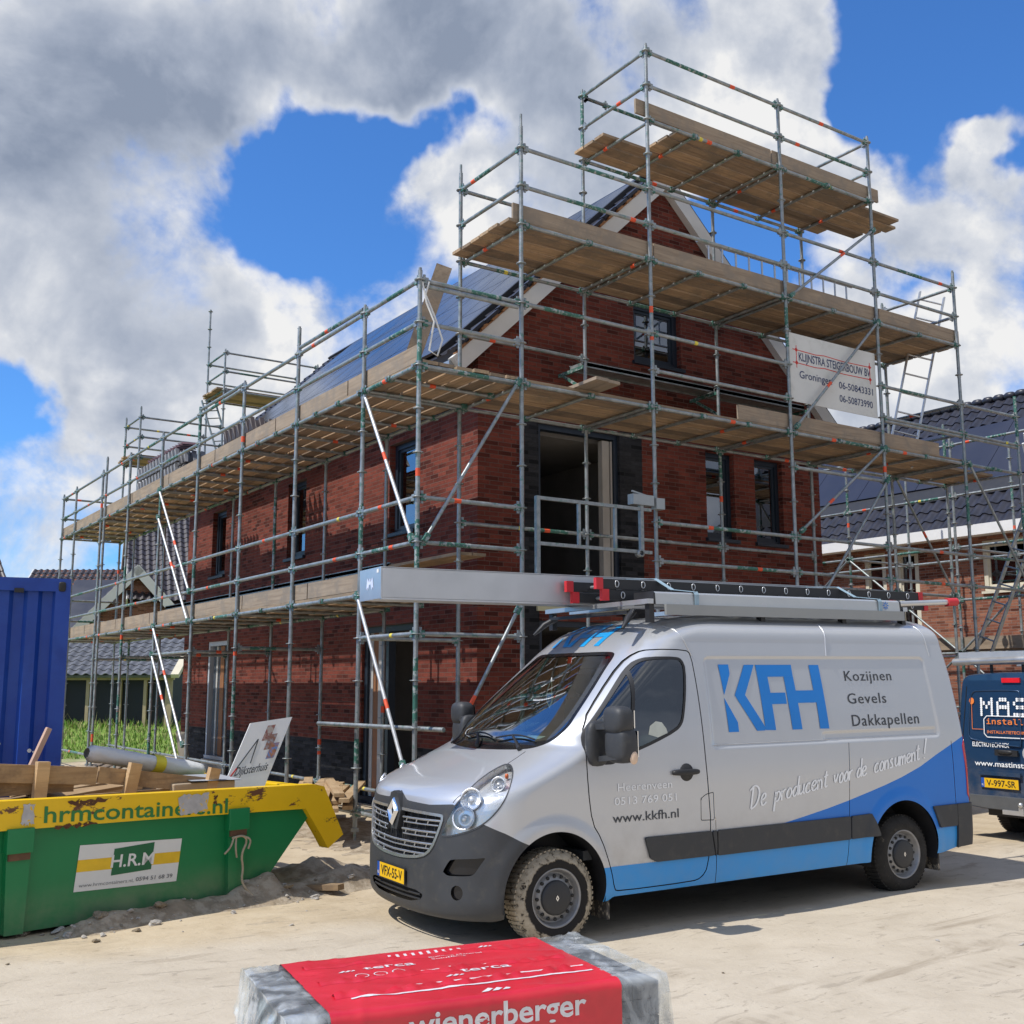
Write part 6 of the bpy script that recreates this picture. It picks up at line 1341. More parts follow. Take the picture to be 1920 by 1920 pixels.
mb = MB(); mb.beam(bp(.03, .20, .0022), bp(.13, .36, .0022), .012, .002, up=en); mb.build('red_stroke', REDP, bd)
for i, (u, v, c1, c2) in enumerate(((.46, .70, (.30, .12, .10), (.45, .40, .36)), (.60, .56, (.28, .14, .10), (.35, .36, .40)), (.74, .42, (.40, .18, .09), (.15, .26, .55)))):
    mb = MB(); mb.add([bp(u, v, .002+i*.0006), bp(u+.19, v+.0, .002+i*.0006), bp(u+.19, v+.22, .002+i*.0006), bp(u, v+.22, .002+i*.0006)], [(0,1,2,3)]); mb.build('photo_print', M('photo_print_%s' % 'abc'[i], c1, .5, 0, .3, 14, col2=c2, fac=(.45, .6)), bd)
# blue container behind the skip
CA = math.atan2(-.978, .208); CO = Vector((-3.50, .30, .22)); ang = math.radians(-12)
cont = empty('blue_container', CO, ang, 'dark blue corrugated steel shipping container behind the skip', 'container')
CBL = M('container_blue', (.006, .046, .30), .42, .0, .16, 1.6, .2, 10, col2=(.010, .06, .34), fac=(.4, .65))
CH, CWd, CLn = 2.59, 2.44, 6.06
def corr(mb, P_, L_, z0, z1, n):
    pts = []; pitch = L_/n
    for i in range(n):
        x = i*pitch; pts += [(x, 0), (x+pitch*.36, 0), (x+pitch*.50, .036), (x+pitch*.86, .036)]
    pts.append((L_, 0)); vs = [P_(a_, b_, z) for z in (z0, z1) for a_, b_ in pts]; m_ = len(pts); mb.add(vs, [(i, i+1, m_+i+1, m_+i) for i in range(m_-1)])
mb = MB(); corr(mb, lambda a_, b_, z: (-CWd+.12+a_, .03+b_, z), CWd-.24, .16, CH-.10, 9); corr(mb, lambda a_, b_, z: (-.03-b_, .12+a_, z), CLn-.24, .16, CH-.1, 22); corr(mb, lambda a_, b_, z: (-CWd+.03+b_, .12+a_, z), CLn-.24, .16, CH-.1, 22); mb.box((-CWd+.02, .02, CH-.05), (-.02, CLn, CH-.02)); mb.build('corrugated_walls', CBL, cont)
mb = MB()
for x in (-CWd, -.13):
    for y in (0, CLn-.13): mb.box((x, y, 0), (x+.13, y+.13, CH))
for z in (0, CH-.12): mb.box((-CWd+.13, .0, z), (-.13, .06, z+.12)); mb.box((-.06, .13, z), (0, CLn-.13, z+.12)); mb.box((-CWd, .13, z), (-CWd+.06, CLn-.13, z+.12))
mb.build('corner_frame', CBL, cont)
mb = MB(); ellipsoid(mb, (-.075, -.006, CH-.075), (.032, .012, .045), 4, 8); mb.box((-.48, -.03, CH-.14), (-.40, .0, CH-.10)); mb.build('casting_hole', INK, cont)
mb = MB(); 
for i in range(16): x, z, r_ = -.10-wr.random()*.55, .55+wr.random()*.55, .006+.02*wr.random()**2; mb.lathe([(0, .001), (0, r_)], (x, -.003+(.03 if x < -.13 else 0), z), 'Y', 8)
mb.build('paint_splash', M('pale_splash', (.5, .53, .58), .6), cont)
# timber stacks and planks on the ground by the scaffold
def gtimber(name, p, q, w, h, label, mat, group=None, cat='timber'):
    p, q = Vector(p), Vector(q); mb = MB(); L_ = (q-p).length; mb.box((0, -w/2, -h/2), (L_, w/2, h/2)); o = mb.build(name, mat, None, p, bevel=.003); o.rotation_euler = (q-p).to_track_quat('X', 'Z').to_euler(); return tag(o, label, cat, group)
for i in range(16):
    y = 1.6+.24*(i % 5)+wr.uniform(-.1, .1); z = .10+.05*(i//5)
    gtimber('timber_batten', (-.35+wr.uniform(-.2, .2), y-.5, z+.35), (.75+wr.uniform(-.2, .3), y+1.8, z+.32), .12, .045, 'pale pine batten in the loose stack beside the foot of the corner scaffold', PINE, 'battens stacked by the corner scaffold')
for i in range(14):
    y = 5.0+i*.62; gtimber('scaffold_plank', (-.2+wr.uniform(-.3, .3), y, .12+.03*(i % 3)), (.9+wr.uniform(-.3, .3), y+2.2, .13+.03*(i % 2)), .22, .04, 'weathered plank lying on the sand under the side scaffold', TOE, 'planks lying under the side scaffold')
gtimber('timber_offcut', (-1.62, -.85, .03), (-1.40, -1.22, .06), .10, .05, 'short brown offcut lying alone on the sand between skip and van', PINE_DULL)
mb = MB(); ellipsoid(mb, (0, 0, 0), (.09, .06, .035), 2.2, 8); tag(mb.build('foam_lump', M('yellow_foam', (.70, .60, .22), .9, 0, .1, 10), None, (-1.72, -.35, .05)), 'small yellow foam lump lying on the sand beside the skip end', 'lump')
mb = MB(); mb.box((-.4, -.01, 0), (.4, .01, .85)); o = mb.build('plywood_sheet', M('grey_ply', (.32, .27, .2), .85, 0, .15, 4), None, (1.55, 12.4, .05)); o.rotation_euler = (-.18, 0, 1.5); tag(o, 'small plywood sheet leaning on the house plinth beside the far side door', 'sheet')

# ---------------------------------------------------------------- wrapped brick pack in the foreground
PKO = Vector((-3.541, -6.45, 0)); pu = Vector((1.22, -.205, 0)).normalized(); pv = Vector((-pu.y*-1, 0, 0))
pa = math.atan2(pu.y, pu.x); pack = empty('brick_pack', PKO, pa, 'pack of bricks wrapped in red and clear plastic film in the foreground', 'brick pack')
LX, LY_, HZ = .685, .72, .778
mb = MB()
rows = 11
for r in range(rows):
    for a_ in range(12):
        for b_ in range(3):
            x0 = -LX+.012+a_*(2*LX-.02)/12; y0 = -LY_+.006+b_*LY_/3; z0 = .10+r*.0605; mb.box((x0, y0, z0), (x0+.108, y0+LY_/3-.008, z0+.056))
mb.build('bricks', M('grey_brick', (.10, .105, .115), .85, 0, .2, 8, .3, 60), pack)
mb = MB()
for y in (-.70, -.42, -.12): mb.box((-LX, y, 0), (LX, y+.1, .09))
mb.build('pallet', PINE_DULL, pack)
def film(name, mat, x0, x1, puff, seedv, o=0.0, parts=('top', 'front', 'back')):
    """film over the pack between x0..x1: one sheet folded over the edges, wrinkled"""
    prof = []                                                       # (y, z) around: front bottom -> top -> back bottom
    R_ = .025
    for t in np.linspace(0, 1, 26): prof.append((-LY_-.008, .12+(HZ-R_-.12)*t))
    for t in np.linspace(0, math.pi/2, 6)[1:]: prof.append((-LY_-.008+R_*(1-math.cos(t)), HZ-R_+R_*math.sin(t)))
    for t in np.linspace(0, 1, 56)[1:]: prof.append((-LY_+R_+(LY_-2*R_)*t, HZ))
    for t in np.linspace(0, math.pi/2, 6)[1:]: prof.append((-R_+.008+R_*math.sin(t), HZ-R_+R_*math.cos(t)))
    for t in np.linspace(0, 1, 20)[1:]: prof.append((.008, HZ-R_-(HZ-R_-.12)*t))
    nxs = max(8, int((x1-x0)/.013)); X_ = np.linspace(x0, x1, nxs); rg = np.random.default_rng(seedv); Pn = np.array(prof)
    d = np.gradient(Pn, axis=0); nn = np.stack([-d[:, 1], d[:, 0]], 1); nn /= np.linalg.norm(nn, axis=1, keepdims=True); s_ = np.cumsum(np.r_[0, np.linalg.norm(np.diff(Pn, axis=0), axis=1)])
    XX, SS = np.meshgrid(X_, s_)
    w_ = .0016*gnoise(XX*4, SS*10, seedv)
    for _ in range(int(26+60*(x1-x0))):                                             # sharp creases
        a_ = rg.uniform(0, 3.14); cx, cs = rg.uniform(x0, x1), rg.uniform(s_[0], s_[-1]); u = (XX-cx)*math.cos(a_)+(SS-cs)*math.sin(a_); v = -(XX-cx)*math.sin(a_)+(SS-cs)*math.cos(a_); L_ = rg.uniform(.04, .22); w_ = w_+rg.uniform(.002, .008)*np.exp(-np.abs(u)/rg.uniform(.005, .014))*np.exp(-(v/L_)**2)
    w_ = np.maximum(w_*puff, -.004)+.006+o
    V_ = np.stack([XX, Pn[:, 0][:, None]+nn[:, 0][:, None]*w_, Pn[:, 1][:, None]+nn[:, 1][:, None]*w_], 2); m_ = len(X_)
    mb = MB(); mb.add(V_.reshape(-1, 3), [(i*m_+j, i*m_+j+1, (i+1)*m_+j+1, (i+1)*m_+j) for i in range(len(prof)-1) for j in range(m_-1)], 0, True); ob = mb.build(name, mat, pack)
    def at(x, sv, e=.002):
        i = np.clip(np.interp(sv, s_, np.arange(len(s_))), 0, len(s_)-1.001); j = np.clip((x-x0)/(x1-x0)*(m_-1), 0, m_-1.001); i0, j0 = int(i), int(j); fi, fj = i-i0, j-j0
        p_ = (V_[i0, j0]*(1-fi)*(1-fj)+V_[i0+1, j0]*fi*(1-fj)+V_[i0, j0+1]*(1-fi)*fj+V_[i0+1, j0+1]*fi*fj); q = nn[i0]; return (p_[0], p_[1]+q[0]*e, p_[2]+q[1]*e)
    return ob, at, s_
REDF = M('red_film', (.62, .014, .028), .36, 0, .14, 3, .1, 60, spec=.9); 
CLEAR = bpy.data.materials.new('clear_film'); CLEAR.use_nodes = True; k = NT(CLEAR.node_tree); k.n.clear()
tc = k.new('ShaderNodeTexCoord').outputs['Object']; d1 = k.new('ShaderNodeBsdfPrincipled'); d1.inputs['Base Color'].default_value = (.72, .76, .78, 1); d1.inputs['Roughness'].default_value = .12; d1.inputs['Coat Weight'].default_value = .8; d1.inputs['Coat Roughness'].default_value = .03; tr = k.new('ShaderNodeBsdfTransparent'); tr.inputs[0].default_value = (.93, .95, .95, 1); mx = k.new('ShaderNodeMixShader')
k.put(mx.inputs[0], k.maprange(k.noise(tc, 6, 5, .55, 1.2), .36, .66, .14, .62)); k.l.new(tr.outputs[0], mx.inputs[1]); k.l.new(d1.outputs[0], mx.inputs[2]); om = k.new('ShaderNodeOutputMaterial'); k.l.new(mx.outputs[0], om.inputs[0])
film('clear_film', CLEAR, -LX-.02, -LX+.135, 1.6, 21); film('clear_film', CLEAR, LX-.19, LX+.02, 1.6, 22); redo, at, s_ = film('red_film', REDF, -LX+.125, LX-.18, .85, 5, .004)
# gathered film at both ends
def bunch(x, sg, seedv):
    rg = np.random.default_rng(seedv); n_, m_ = 80, 60; vs = []
    U, V_ = np.meshgrid(np.linspace(0, 1, n_), np.linspace(0, 1, m_))
    Y = -LY_-.01+(LY_+.02)*U; Zz = .10+(HZ-.09)*V_; bul = (.03+.07*np.exp(-((U-.25)/.25)**2-((V_-.75)/.3)**2)*(1 if sg < 0 else .25))*np.sin(np.pi*np.clip(V_, .02, .98))**.6; bul = bul*(1+.14*gnoise(U*4, V_*3, seedv))
    for _ in range(34):
        a_ = rg.uniform(0, 3.14); cu, cv = rg.uniform(0, 1), rg.uniform(0, 1); p_ = (U-cu)*math.cos(a_)+(V_-cv)*math.sin(a_); q_ = -(U-cu)*math.sin(a_)+(V_-cv)*math.cos(a_); bul = bul+rg.uniform(.004, .016)*np.exp(-np.abs(p_)/.018)*np.exp(-(q_/rg.uniform(.08, .4))**2)
    X_ = x+sg*np.maximum(bul, -.002); mb = MB(); mb.add(np.stack([X_.ravel(), Y.ravel(), Zz.ravel()], 1), [(i*n_+j, i*n_+j+1, (i+1)*n_+j+1, (i+1)*n_+j) for i in range(m_-1) for j in range(n_-1)], 0, True); mb.build('end_film', CLEAR, pack)
bunch(-LX-.01, -1, 3); bunch(LX+.01, 1, 8)
sF = s_[25]; sT0 = s_[30]
PRW = M('film_white_print', (.74, .72, .73), .35, 0, .05, 10)
mb = MB()
def ptext(txt, x, sv, w, cap, bold=.0, up=True):
    vs, fs = text_fit(txt, x, 0, w, cap, 'sans', bold); mb.add([at(a_, sv+b_) for a_, b_ in vs], fs)
ptext('wienerberger', -.30, sF-.064, .66, .070, .02); ptext('terca', -.30, sT0+.46, .20, .042, .01); ptext('Building Material', -.02, sT0+.53, .22, .014); ptext('Solutions', -.02, sT0+.50, .14, .014); ptext('terca', .02, sT0+.29, .20, .042, .01)
def sheet_poly(P_): mb.add([at(x, sv) for x, sv in P_], tess(P_))
def mark(x, sv, s0):
    sheet_poly([(x, sv), (x+.5*s0, sv), (x+1.0*s0, sv+.45*s0), (x+.75*s0, sv+.7*s0)]); sheet_poly([(x+.75*s0, sv), (x+1.2*s0, sv), (x+1.6*s0, sv+.36*s0), (x+1.3*s0, sv+.6*s0)]); sheet_poly([(x+1.45*s0, sv), (x+1.9*s0, sv), (x+2.1*s0, sv+.2*s0), (x+1.85*s0, sv+.4*s0)])
mark(-.02, sF+.052, .055); mark(-.40, sT0+.46, .032); mark(-.06, sT0+.25, .036); mark(.22, sT0+.62, .03)
for i in range(10): x = -.16+i*.032; sheet_poly([(x, sT0+.60), (x+.012, sT0+.60), (x+.018, sT0+.64), (x+.006, sT0+.64)])
for i in range(3):
    cx = -.33+i*.07; n_ = 18
    for j in range(n_): a0, a1 = 2*math.pi*j/n_, 2*math.pi*(j+1)/n_; mb.add([at(cx+r_*math.cos(t), sT0+.39+r_*math.sin(t)) for t, r_ in ((a0, .026), (a1, .026), (a1, .022), (a0, .022))], [(0,1,2,3)])
def strip(x0, x1, sv, w, wob):
    n_ = 60; P_ = [(x0+(x1-x0)*i/n_, sv+wob*math.sin(i*.55)+.6*wob*math.sin(i*1.7)) for i in range(n_+1)]
    for (xa_, sa), (xb_, sb) in zip(P_, P_[1:]): mb.add([at(xa_, sa), at(xb_, sb), at(xb_, sb+w), at(xa_, sa+w)], [(0,1,2,3)])
strip(-.45, .47, sT0+.11, .014, .002); strip(-.2, .47, sT0+.185, .012, .002); strip(-.2, .25, sT0+.36, .006, .003)
mb.build('film_print', PRW, pack)
# loose folds of red film along the joints
for sv, a_ in ((sT0+.15, .020), (sT0+.34, .013), (sT0+.57, .010)):
    mb = MB(); n_ = 70; vs = []
    for i in range(n_+1):
        x = -.50+.96*i/n_; h = a_*(.45+.55*abs(math.sin(i*.21+sv*9)))*(.7+.3*math.sin(i*1.3)); vs += [at(x, sv+.035+.008*math.sin(i*.4), .0005), at(x, sv+.012+.012*math.sin(i*.33), h), at(x, sv-.02+.010*math.sin(i*.5), .0005)]
    mb.add(vs, [(3*i+j, 3*i+j+3, 3*i+j+4, 3*i+j+1) for i in range(n_) for j in range(2)], 0, True); mb.build('film_fold', REDF, pack)

# ---------------------------------------------------------------- dark blue van behind, seen from its rear doors
v2 = empty('blue_van', (6.42, -3.02, 0), math.radians(-3.5), 'dark blue installer van with white dotted lettering seen from its rear doors', 'van')
NAVYP = paint('navy_paint', (.018, .055, .125), .25, .28)
LX2 = 5.0
# cross-section (half): (y, z); the body is lofted from the rear (x=0) forwards
sec = [(.0, .36), (.90, .36), (.955, .44), (.965, .70), (.955, 1.05), (.945, 1.30), (.905, 1.72), (.89, 1.84), (.875, 1.885), (.84, 1.925), (.78, 1.95), (.45, 1.968), (.0, 1.972)]
sec = chaikin(sec, 1, False)
def sec_at(x):
    if x < .12: t = 1-(1-x/.12)**2; k_ = .965+.035*math.sqrt(max(0, t)); return [(p_[0]*k_, .36+(p_[1]-.36)*(.985+.015*math.sqrt(t))) for p_ in sec]
    if x < 3.2: return sec
    t = (x-3.2)/1.8; zt = 1.97-.95*_sm(.0, .75, t); return [(p_[0]*(1-.12*t*t), .36+(p_[1]-.36)*(zt-.36)/1.61) for p_ in sec]
xs_ = [0, .004, .015, .035, .07, .12]+list(np.linspace(.3, 3.2, 12))+list(np.linspace(3.35, 5.0, 12)); rings = []
for x in xs_:
    q = sec_at(x); rings.append([(x+.05*(max(0, p_[1]-1.0)/.97) if x < .3 else x, -p_[0], p_[1]) for p_ in q]+[(x+.05*(max(0, p_[1]-1.0)/.97) if x < .3 else x, p_[0], p_[1]) for p_ in q[::-1][1:]])
n_ = len(rings[0]); mb = MB(); mb.add([p_ for r_ in rings for p_ in r_], [(i*n_+j, i*n_+j+1, (i+1)*n_+j+1, (i+1)*n_+j) for i in range(len(rings)-1) for j in range(n_-1)], 0, True)
mb.add(rings[0], [tuple(range(n_))]); mb.add(rings[-1], [tuple(range(n_))[::-1]]); mb.build('body', NAVYP, v2)
rx = lambda z: .05*max(0, z-1.0)/.97                                # rear face leans forwards above the waist
rp2 = lambda y, z, o=.003: (rx(z)-o, y, z)
def rpoly(mb, P_, o=.003, m=0):
    mb.add([rp2(y, z, o) for y, z in P_], [t[::-1] for t in tess([(-y, z) for y, z in P_])] if False else tess(P_), m)
def rline(mb, P_, r=.004, o=.001, m=0): mb.path([rp2(y, z, o) for y, z in P_], r, 5, m)
mb = MB(); rline(mb, [(.005, .50), (.005, 1.93)], .006); rline(mb, [(.86, .52), (.875, 1.2), (.80, 1.80)], .005); rline(mb, [(-.86, .52), (-.875, 1.2), (-.80, 1.80)], .005); mb.build('door_gap', BLACK, v2)
for sg in (1, -1):
    mb = MB(); P_ = chaikin([(sg*.08, 1.72), (sg*.10, 1.755), (sg*.66, 1.75), (sg*.72, 1.73), (sg*.75, 1.67), (sg*.795, 1.26), (sg*.79, 1.20), (sg*.74, 1.155), (sg*.12, 1.10), (sg*.08, 1.12)], 1); rline(mb, P_+[P_[0]], .009, .0); mb.build('door_pressing', NAVYP, v2)
    mb = MB(); P_ = chaikin([(sg*.885, 1.22), (sg*.955, 1.22), (sg*.965, .72), (sg*.895, .74)], 1); rpoly(mb, P_ if sg > 0 else P_[::-1], .012); mb.prism([(q[0], q[1]) for q in P_], (.01, 0, 0), (0, 1, 0), (0, 0, 1), (-.03, 0, 0)); mb.build('tail_light', TAILM, v2)
mb = MB(); mb.box((-.93, -.0, .46), (-.93, .0, .46)); mb.prism(chaikin([(-.99, .38), (.99, .38), (.99, .49), (.95, .52), (-.95, .52), (-.99, .49)], 1), (-.10, 0, 0), (0, 1, 0), (0, 0, 1), (.22, 0, 0)); mb.build('rear_bumper', M('grey_step_bumper', (.11, .115, .12), .45, .2, .1, 6), v2)
mb = MB(); mb.beam((-.06, 0, .40), (-.20, 0, .40), .06, .06); ellipsoid(mb, (-.20, 0, .46), (.03, .03, .03), 2, 8); mb.box((-.12, -.30, .33), (-.06, .30, .38)); mb.build('tow_bar', ALU, v2)
mb = MB(); mb.box((rx(1.86)-.02, .06, 1.845), (rx(1.86)+.02, .30, 1.90)); mb.build('brake_light', M('red_lens', (.75, .02, .03), .15), v2)
mb = MB(); mb.box((-.03, .12, .99), (-.0, .42, 1.06)); ellipsoid(mb, (-.02, .28, 1.035), (.03, .10, .025), 3, 8); mb.build('door_handle', BLACK, v2)
mb = MB(); mb.box((-.035, .10, .755), (-.004, .66, .80)); mb.build('plate_garnish', NAVYP, v2)
number_plate(v2, lambda u, v, o: (-.006-o, .39-u, .665+v), 'V-997-SR', .50, .11)
# markings (left of the picture is +y)
mb = MB(); DOTS = {'M': ['10001', '11011', '10101', '10001', '10001'], 'A': ['01110', '10001', '11111', '10001', '10001'], 'S': ['01111', '10000', '01110', '00001', '11110'], 'T': ['11111', '00100', '00100', '00100', '00100']}
y0, z0, dp = .60, 1.645, .0245
for ci, ch in enumerate('MAST'):
    for r_, row in enumerate(DOTS[ch]):
        for c_, v in enumerate(row):
            if v == '1':
                for dz_ in (.011, -.011):
                    y, z = y0-(ci*6.2+c_)*.036, z0-r_*.044+dz_; mb.add([rp2(y+.0165*math.cos(t), z+.0125*math.sin(t), .004) for t in np.linspace(0, 2*math.pi, 9)[:-1]], [tuple(range(8))[::-1]])
def vtext(txt, y, z, w, cap, bold=.01, font='sans', o=.004):
    vs, fs = text_fit(txt, 0, 0, w, cap, font, bold); mb.add([rp2(y-a_, z+b_, o) for a_, b_ in vs], [f[::-1] for f in fs])
vtext('ELECTROTECHNIEK', .74, 1.085, .50, .052, .008); vtext('www.mastinstallatie.nl', .72, .86, 1.02, .062, .008)
P_ = [(-.5, 1.45), (.53, 1.45), (.57, 1.41), (.57, 1.24), (.53, 1.20), (-.5, 1.20)]
for a_, b_ in zip(P_, P_[1:]): mb.beam(rp2(*a_, .004), rp2(*b_, .004), .002, .010, up=(0, 1, 0) if abs(a_[0]-b_[0]) < .02 else (0, 0, 1))
mb.build('white_lettering', WHITEV, v2)
mb = MB(); vtext('installatie', .535, 1.355, .78, .062, .012, 'mono'); vtext('INSTALLATIETECHNIEK', .53, 1.245, .60, .034, .008)
mb.add([rp2(.735+.034*math.cos(t), 1.625+.040*math.sin(t), .004) for t in np.linspace(0, 2*math.pi, 21)[:-1]], [tuple(range(20))[::-1]])
for a_, b_ in (((.735, 1.60), (.735, 1.29)), ((.735, 1.29), (.57, 1.29))): mb.beam(rp2(*a_, .004), rp2(*b_, .004), .002, .006, up=(0, 1, 0) if a_[0] == b_[0] else (0, 0, 1))
mb.build('orange_lettering', M('orange_vinyl', (.85, .24, .05), .45), v2)
mb = MB()
for y, z, r_ in ((-.02, 1.03, .09), (-.02, .50, .085)): mb.add([rp2(y+r_*math.cos(t), z+r_*math.sin(t), .004) for t in np.linspace(0, 2*math.pi, 25)[:-1]], [tuple(range(24))[::-1]])
mb.build('grey_discs', M('grey_vinyl', (.42, .43, .44), .5), v2)
for x in (.95, 4.05):
    for sg in (-1, 1): wheel(x, sg*.86, sg, R=.325, rr_=.20, wd=.205, parent=v2)
mb = MB(); mb.box((.3, -.8, .25), (4.6, .8, .40)); mb.build('underbody', BLACK, v2)
rk2 = empty('roof_rack'); rk2.parent = v2
for x in (.18, 1.3, 2.4): mb = MB(); mb.box((x, -.86, 2.06), (x+.05, .98, 2.10)); mb.build('cross_bar', ALU, rk2)
mb = MB()
for y in (-.45, .12, .55): mb.path([(.2, y, 1.96), (.2, y, 2.06)], .02, 6)
mb.build('rack_foot', BLACK, rk2)
tb = empty('roof_tube', (6.42, -3.02, 0), math.radians(-3.5), 'long silver pipe carrier tube lying across the blue van roof', 'tube'); mb = MB(); mb.tube((.12, -.95, 2.13), (.12, 1.02, 2.10), .045, 14); mb.build('tube', ALU, tb); mb = MB(); mb.box((.16, -.9, 2.13), (.30, .98, 2.22)); mb.build('flat_profile', ALU_MATT, tb)

# ---------------------------------------------------------------- neighbouring houses
NX = 16.45
nh = empty('neighbour_house', (0, 0, 0), 0, 'brick neighbour house with dark pantile roof and white gutter at the right edge', 'house')
NW = [(7.95, 8.75, 3.2, 5.0), (6.35, 7.15, 3.2, 5.0), (2.6, 4.3, 3.65, 5.0), (9.6, 10.5, 3.2, 5.0)]
NW = [(6.42, 7.05, 3.0, 4.97), (5.50, 6.12, 3.0, 4.97), (2.45, 3.85, 3.85, 4.97)]
mb = MB(); wall_cells(mb, -8, 11.5, -.1, 5.2, NW, lambda m_, a, b, c, d, q: m_.box((NX, a, c), (NX+.3, b, d), q)); mb.build('front_wall', BRICK_OLD, nh)
mb = MB(); mb.box((NX+.3, 11.2, -.1), (NX+9, 11.5, 5.2)); mb.prism([(NX, 5.2), (NX+7, 5.2), (NX+3.3, 8.6)], (0, 11.2, 0), (1, 0, 0), (0, 0, 1), (0, .3, 0)); mb.box((NX+8.7, -8, -.1), (NX+9, 11.2, 5.2)); mb.box((NX+.3, -8, -.1), (NX+8.7, -7.7, 5.2)); mb.box((NX+.3, -7.7, 2.7), (NX+8.7, 11.2, 2.9)); mb.box((NX+2.5, -7.7, 0), (NX+2.6, 11.2, 5.2)); mb.build('side_wall', BRICK_OLD, nh)
for w_ in NW: window(*w_, 'X', mat=CREAM, base=NX, fw=.10, depth=.02)
mb = MB(); mb.box((NX-.55, -8.2, 5.05), (NX-.35, 11.7, 5.28)); mb.box((NX-.35, -8.2, 5.08), (NX, 11.7, 5.12)); mb.build('gutter', WHITE, nh)
tn = math.radians(46); npz = lambda y, s_, h: (NX-.45+s_*math.cos(tn)-h*math.sin(tn), y, 5.22+s_*math.sin(tn)+h*math.cos(tn))
mb = MB(); tile_field(mb, npz, -8.2, 11.7, 0, 1.15, .30, .345, .055); mb.build('roof_tiles', TILE, nh)
mb = MB(); tile_field(mb, npz, -8.2, 11.7, 4.05, 5.15, .30, .345, .055); mb.build('upper_roof_tiles', TILE, nh)
mb = MB()
def nslab(y0, y1, s0, s1, h0, h1, m=0):
    q = [npz(y, s_, h) for h in (h0, h1) for y, s_ in ((y0, s0), (y1, s0), (y1, s1), (y0, s1))]; mb.add(q, [(0,1,2,3),(7,6,5,4),(4,5,1,0),(5,6,2,1),(6,7,3,2),(7,4,0,3)], m)
nslab(-8.2, 11.7, 0, 5.15, -.1, -.01); mb.add([npz(-8.2, 5.15, 0), npz(11.7, 5.15, 0), (NX+9.4, 11.7, 5.2), (NX+9.4, -8.2, 5.2)], [(0,1,2,3)]); mb.build('roof', TILE, nh)
for i in range(10):
    mb = MB(); nslab(11.2-i*1.75-1.735, 11.2-i*1.75, 1.70, 3.98, .03, .08); mb.build('solar_panel', M('matt_solar', (.028, .030, .046), .35, 0, .1, .8), nh)
mb = MB(); nslab(-8.2, 11.7, 1.17, 1.68, -.0, .05); mb.build('panel_flashing', BLACK, nh)
mb = MB()
for i in range(66): y = -8.1+i*.30; ellipsoid(mb, npz(y, 5.17, .05), (.12, .17, .10), 2.2, 5)
mb.build('ridge', TILE, nh)
mb = MB(); mb.box((NX-.55, .8, 1.95), (NX, 2.6, 2.25)); mb.build('porch_canopy', WHITE, nh)
# houses and a garage behind the grass at the left
def far_house(loc, rz, w, d, eaves, ridge, label, wall=BRICK_OLD, tile=TILE_BROWN, gable_board=True, cat='house', panel=None):
    h = empty('brick_house', loc, rz, label, cat); mb = MB(); mb.box((0, 0, -1), (w, d, eaves)); mb.prism([(0, eaves), (d, eaves), (d/2, ridge)], (0, 0, 0), (0, 1, 0), (0, 0, 1), (w, 0, 0)); mb.build('wall', wall, h)
    t = math.atan2(ridge-eaves, d/2); L_ = math.hypot(ridge-eaves, d/2)+.3
    for sg in (1, -1):
        P_ = (lambda y, s_, q: (y, -.2+s_*math.cos(t)-q*math.sin(t), eaves-.2+s_*math.sin(t)+q*math.cos(t))) if sg > 0 else (lambda y, s_, q: (y, d+.2-s_*math.cos(t)+q*math.sin(t), eaves-.2+s_*math.sin(t)+q*math.cos(t)))
        mb = MB(); tile_field(mb, P_, -.25, w+.25, 0, L_, .30, .36, .07); q = [P_(y, s_, o) for o in (-.1, -.01) for y, s_ in ((-.25, 0), (w+.25, 0), (w+.25, L_), (-.25, L_))]; mb.add(q, [(0,1,2,3),(4,5,6,7)]); mb.build('roof', tile, h)
        if gable_board:
            for x in (-.27, w+.2):
                mb = MB(); q = [(x+e, *P_(0, s_, o)[1:]) for e in (0, .07) for s_, o in ((0, -.35), (L_, -.35), (L_, .05), (0, .05))]; mb.add(q, [(0,1,2,3),(7,6,5,4),(0,4,5,1),(1,5,6,2),(2,6,7,3),(3,7,4,0)]); mb.build('verge_board', VERGE, h)
        if panel and sg > 0:
            mb = MB(); a_, b_ = panel; q = [P_(y, s_, o) for o in (.08, .14) for y, s_ in ((a_, L_*.25), (b_, L_*.25), (b_, L_*.85), (a_, L_*.85))]; mb.add(q, [(0,1,2,3),(7,6,5,4),(4,5,1,0),(5,6,2,1),(6,7,3,2),(7,4,0,3)]); mb.build('solar_panel', M('matt_solar', (.028, .030, .046), .35, 0, .1, .8), h)
    return h
FH_LIST = True
e_ = math.radians(-33.9)
far_house((2.65, 44.4, 0), e_, 16, 9, 3.3, 7.5, 'distant brown-tiled house with dark solar panel beyond the blue container', panel=(2.2, 4.6))
far_house((10.3, 39.5, 0), math.radians(72), 9, 5, 4.4, 7.15, 'distant brick gable house with pale glinting roof between the scaffold posts')
far_house((7.7, 40.2, 0), math.radians(-12), 11, 9, 5.8, 10.4, 'nearer brick house with white verge behind the far end of the scaffold')
far_house((-6.3, 30.4, 0), math.radians(17), 8, 8, 4.5, 9.6, 'steep dark tiled house just showing at the left edge above the container')
ga = empty('timber_garage', (.79, 28.9, .68), e_, 'open timber garage with grey pantile roof behind the grass', 'garage')
ga.scale = (.75, .75, .75)
mb = MB()
for x in (0, 1.15, 2.2, 3.5, 4.9, 6.0, 6.95): mb.box((x, 0, -.6), (x+(.28 if x in (1.15, 6.95) else .14), .15, 1.75))
mb.box((-.1, -.02, 1.75), (7.3, .17, 2.0)); mb.build('timber_frame', M('yellow_timber', (.46, .37, .23), .8, 0, .12, 2), ga)
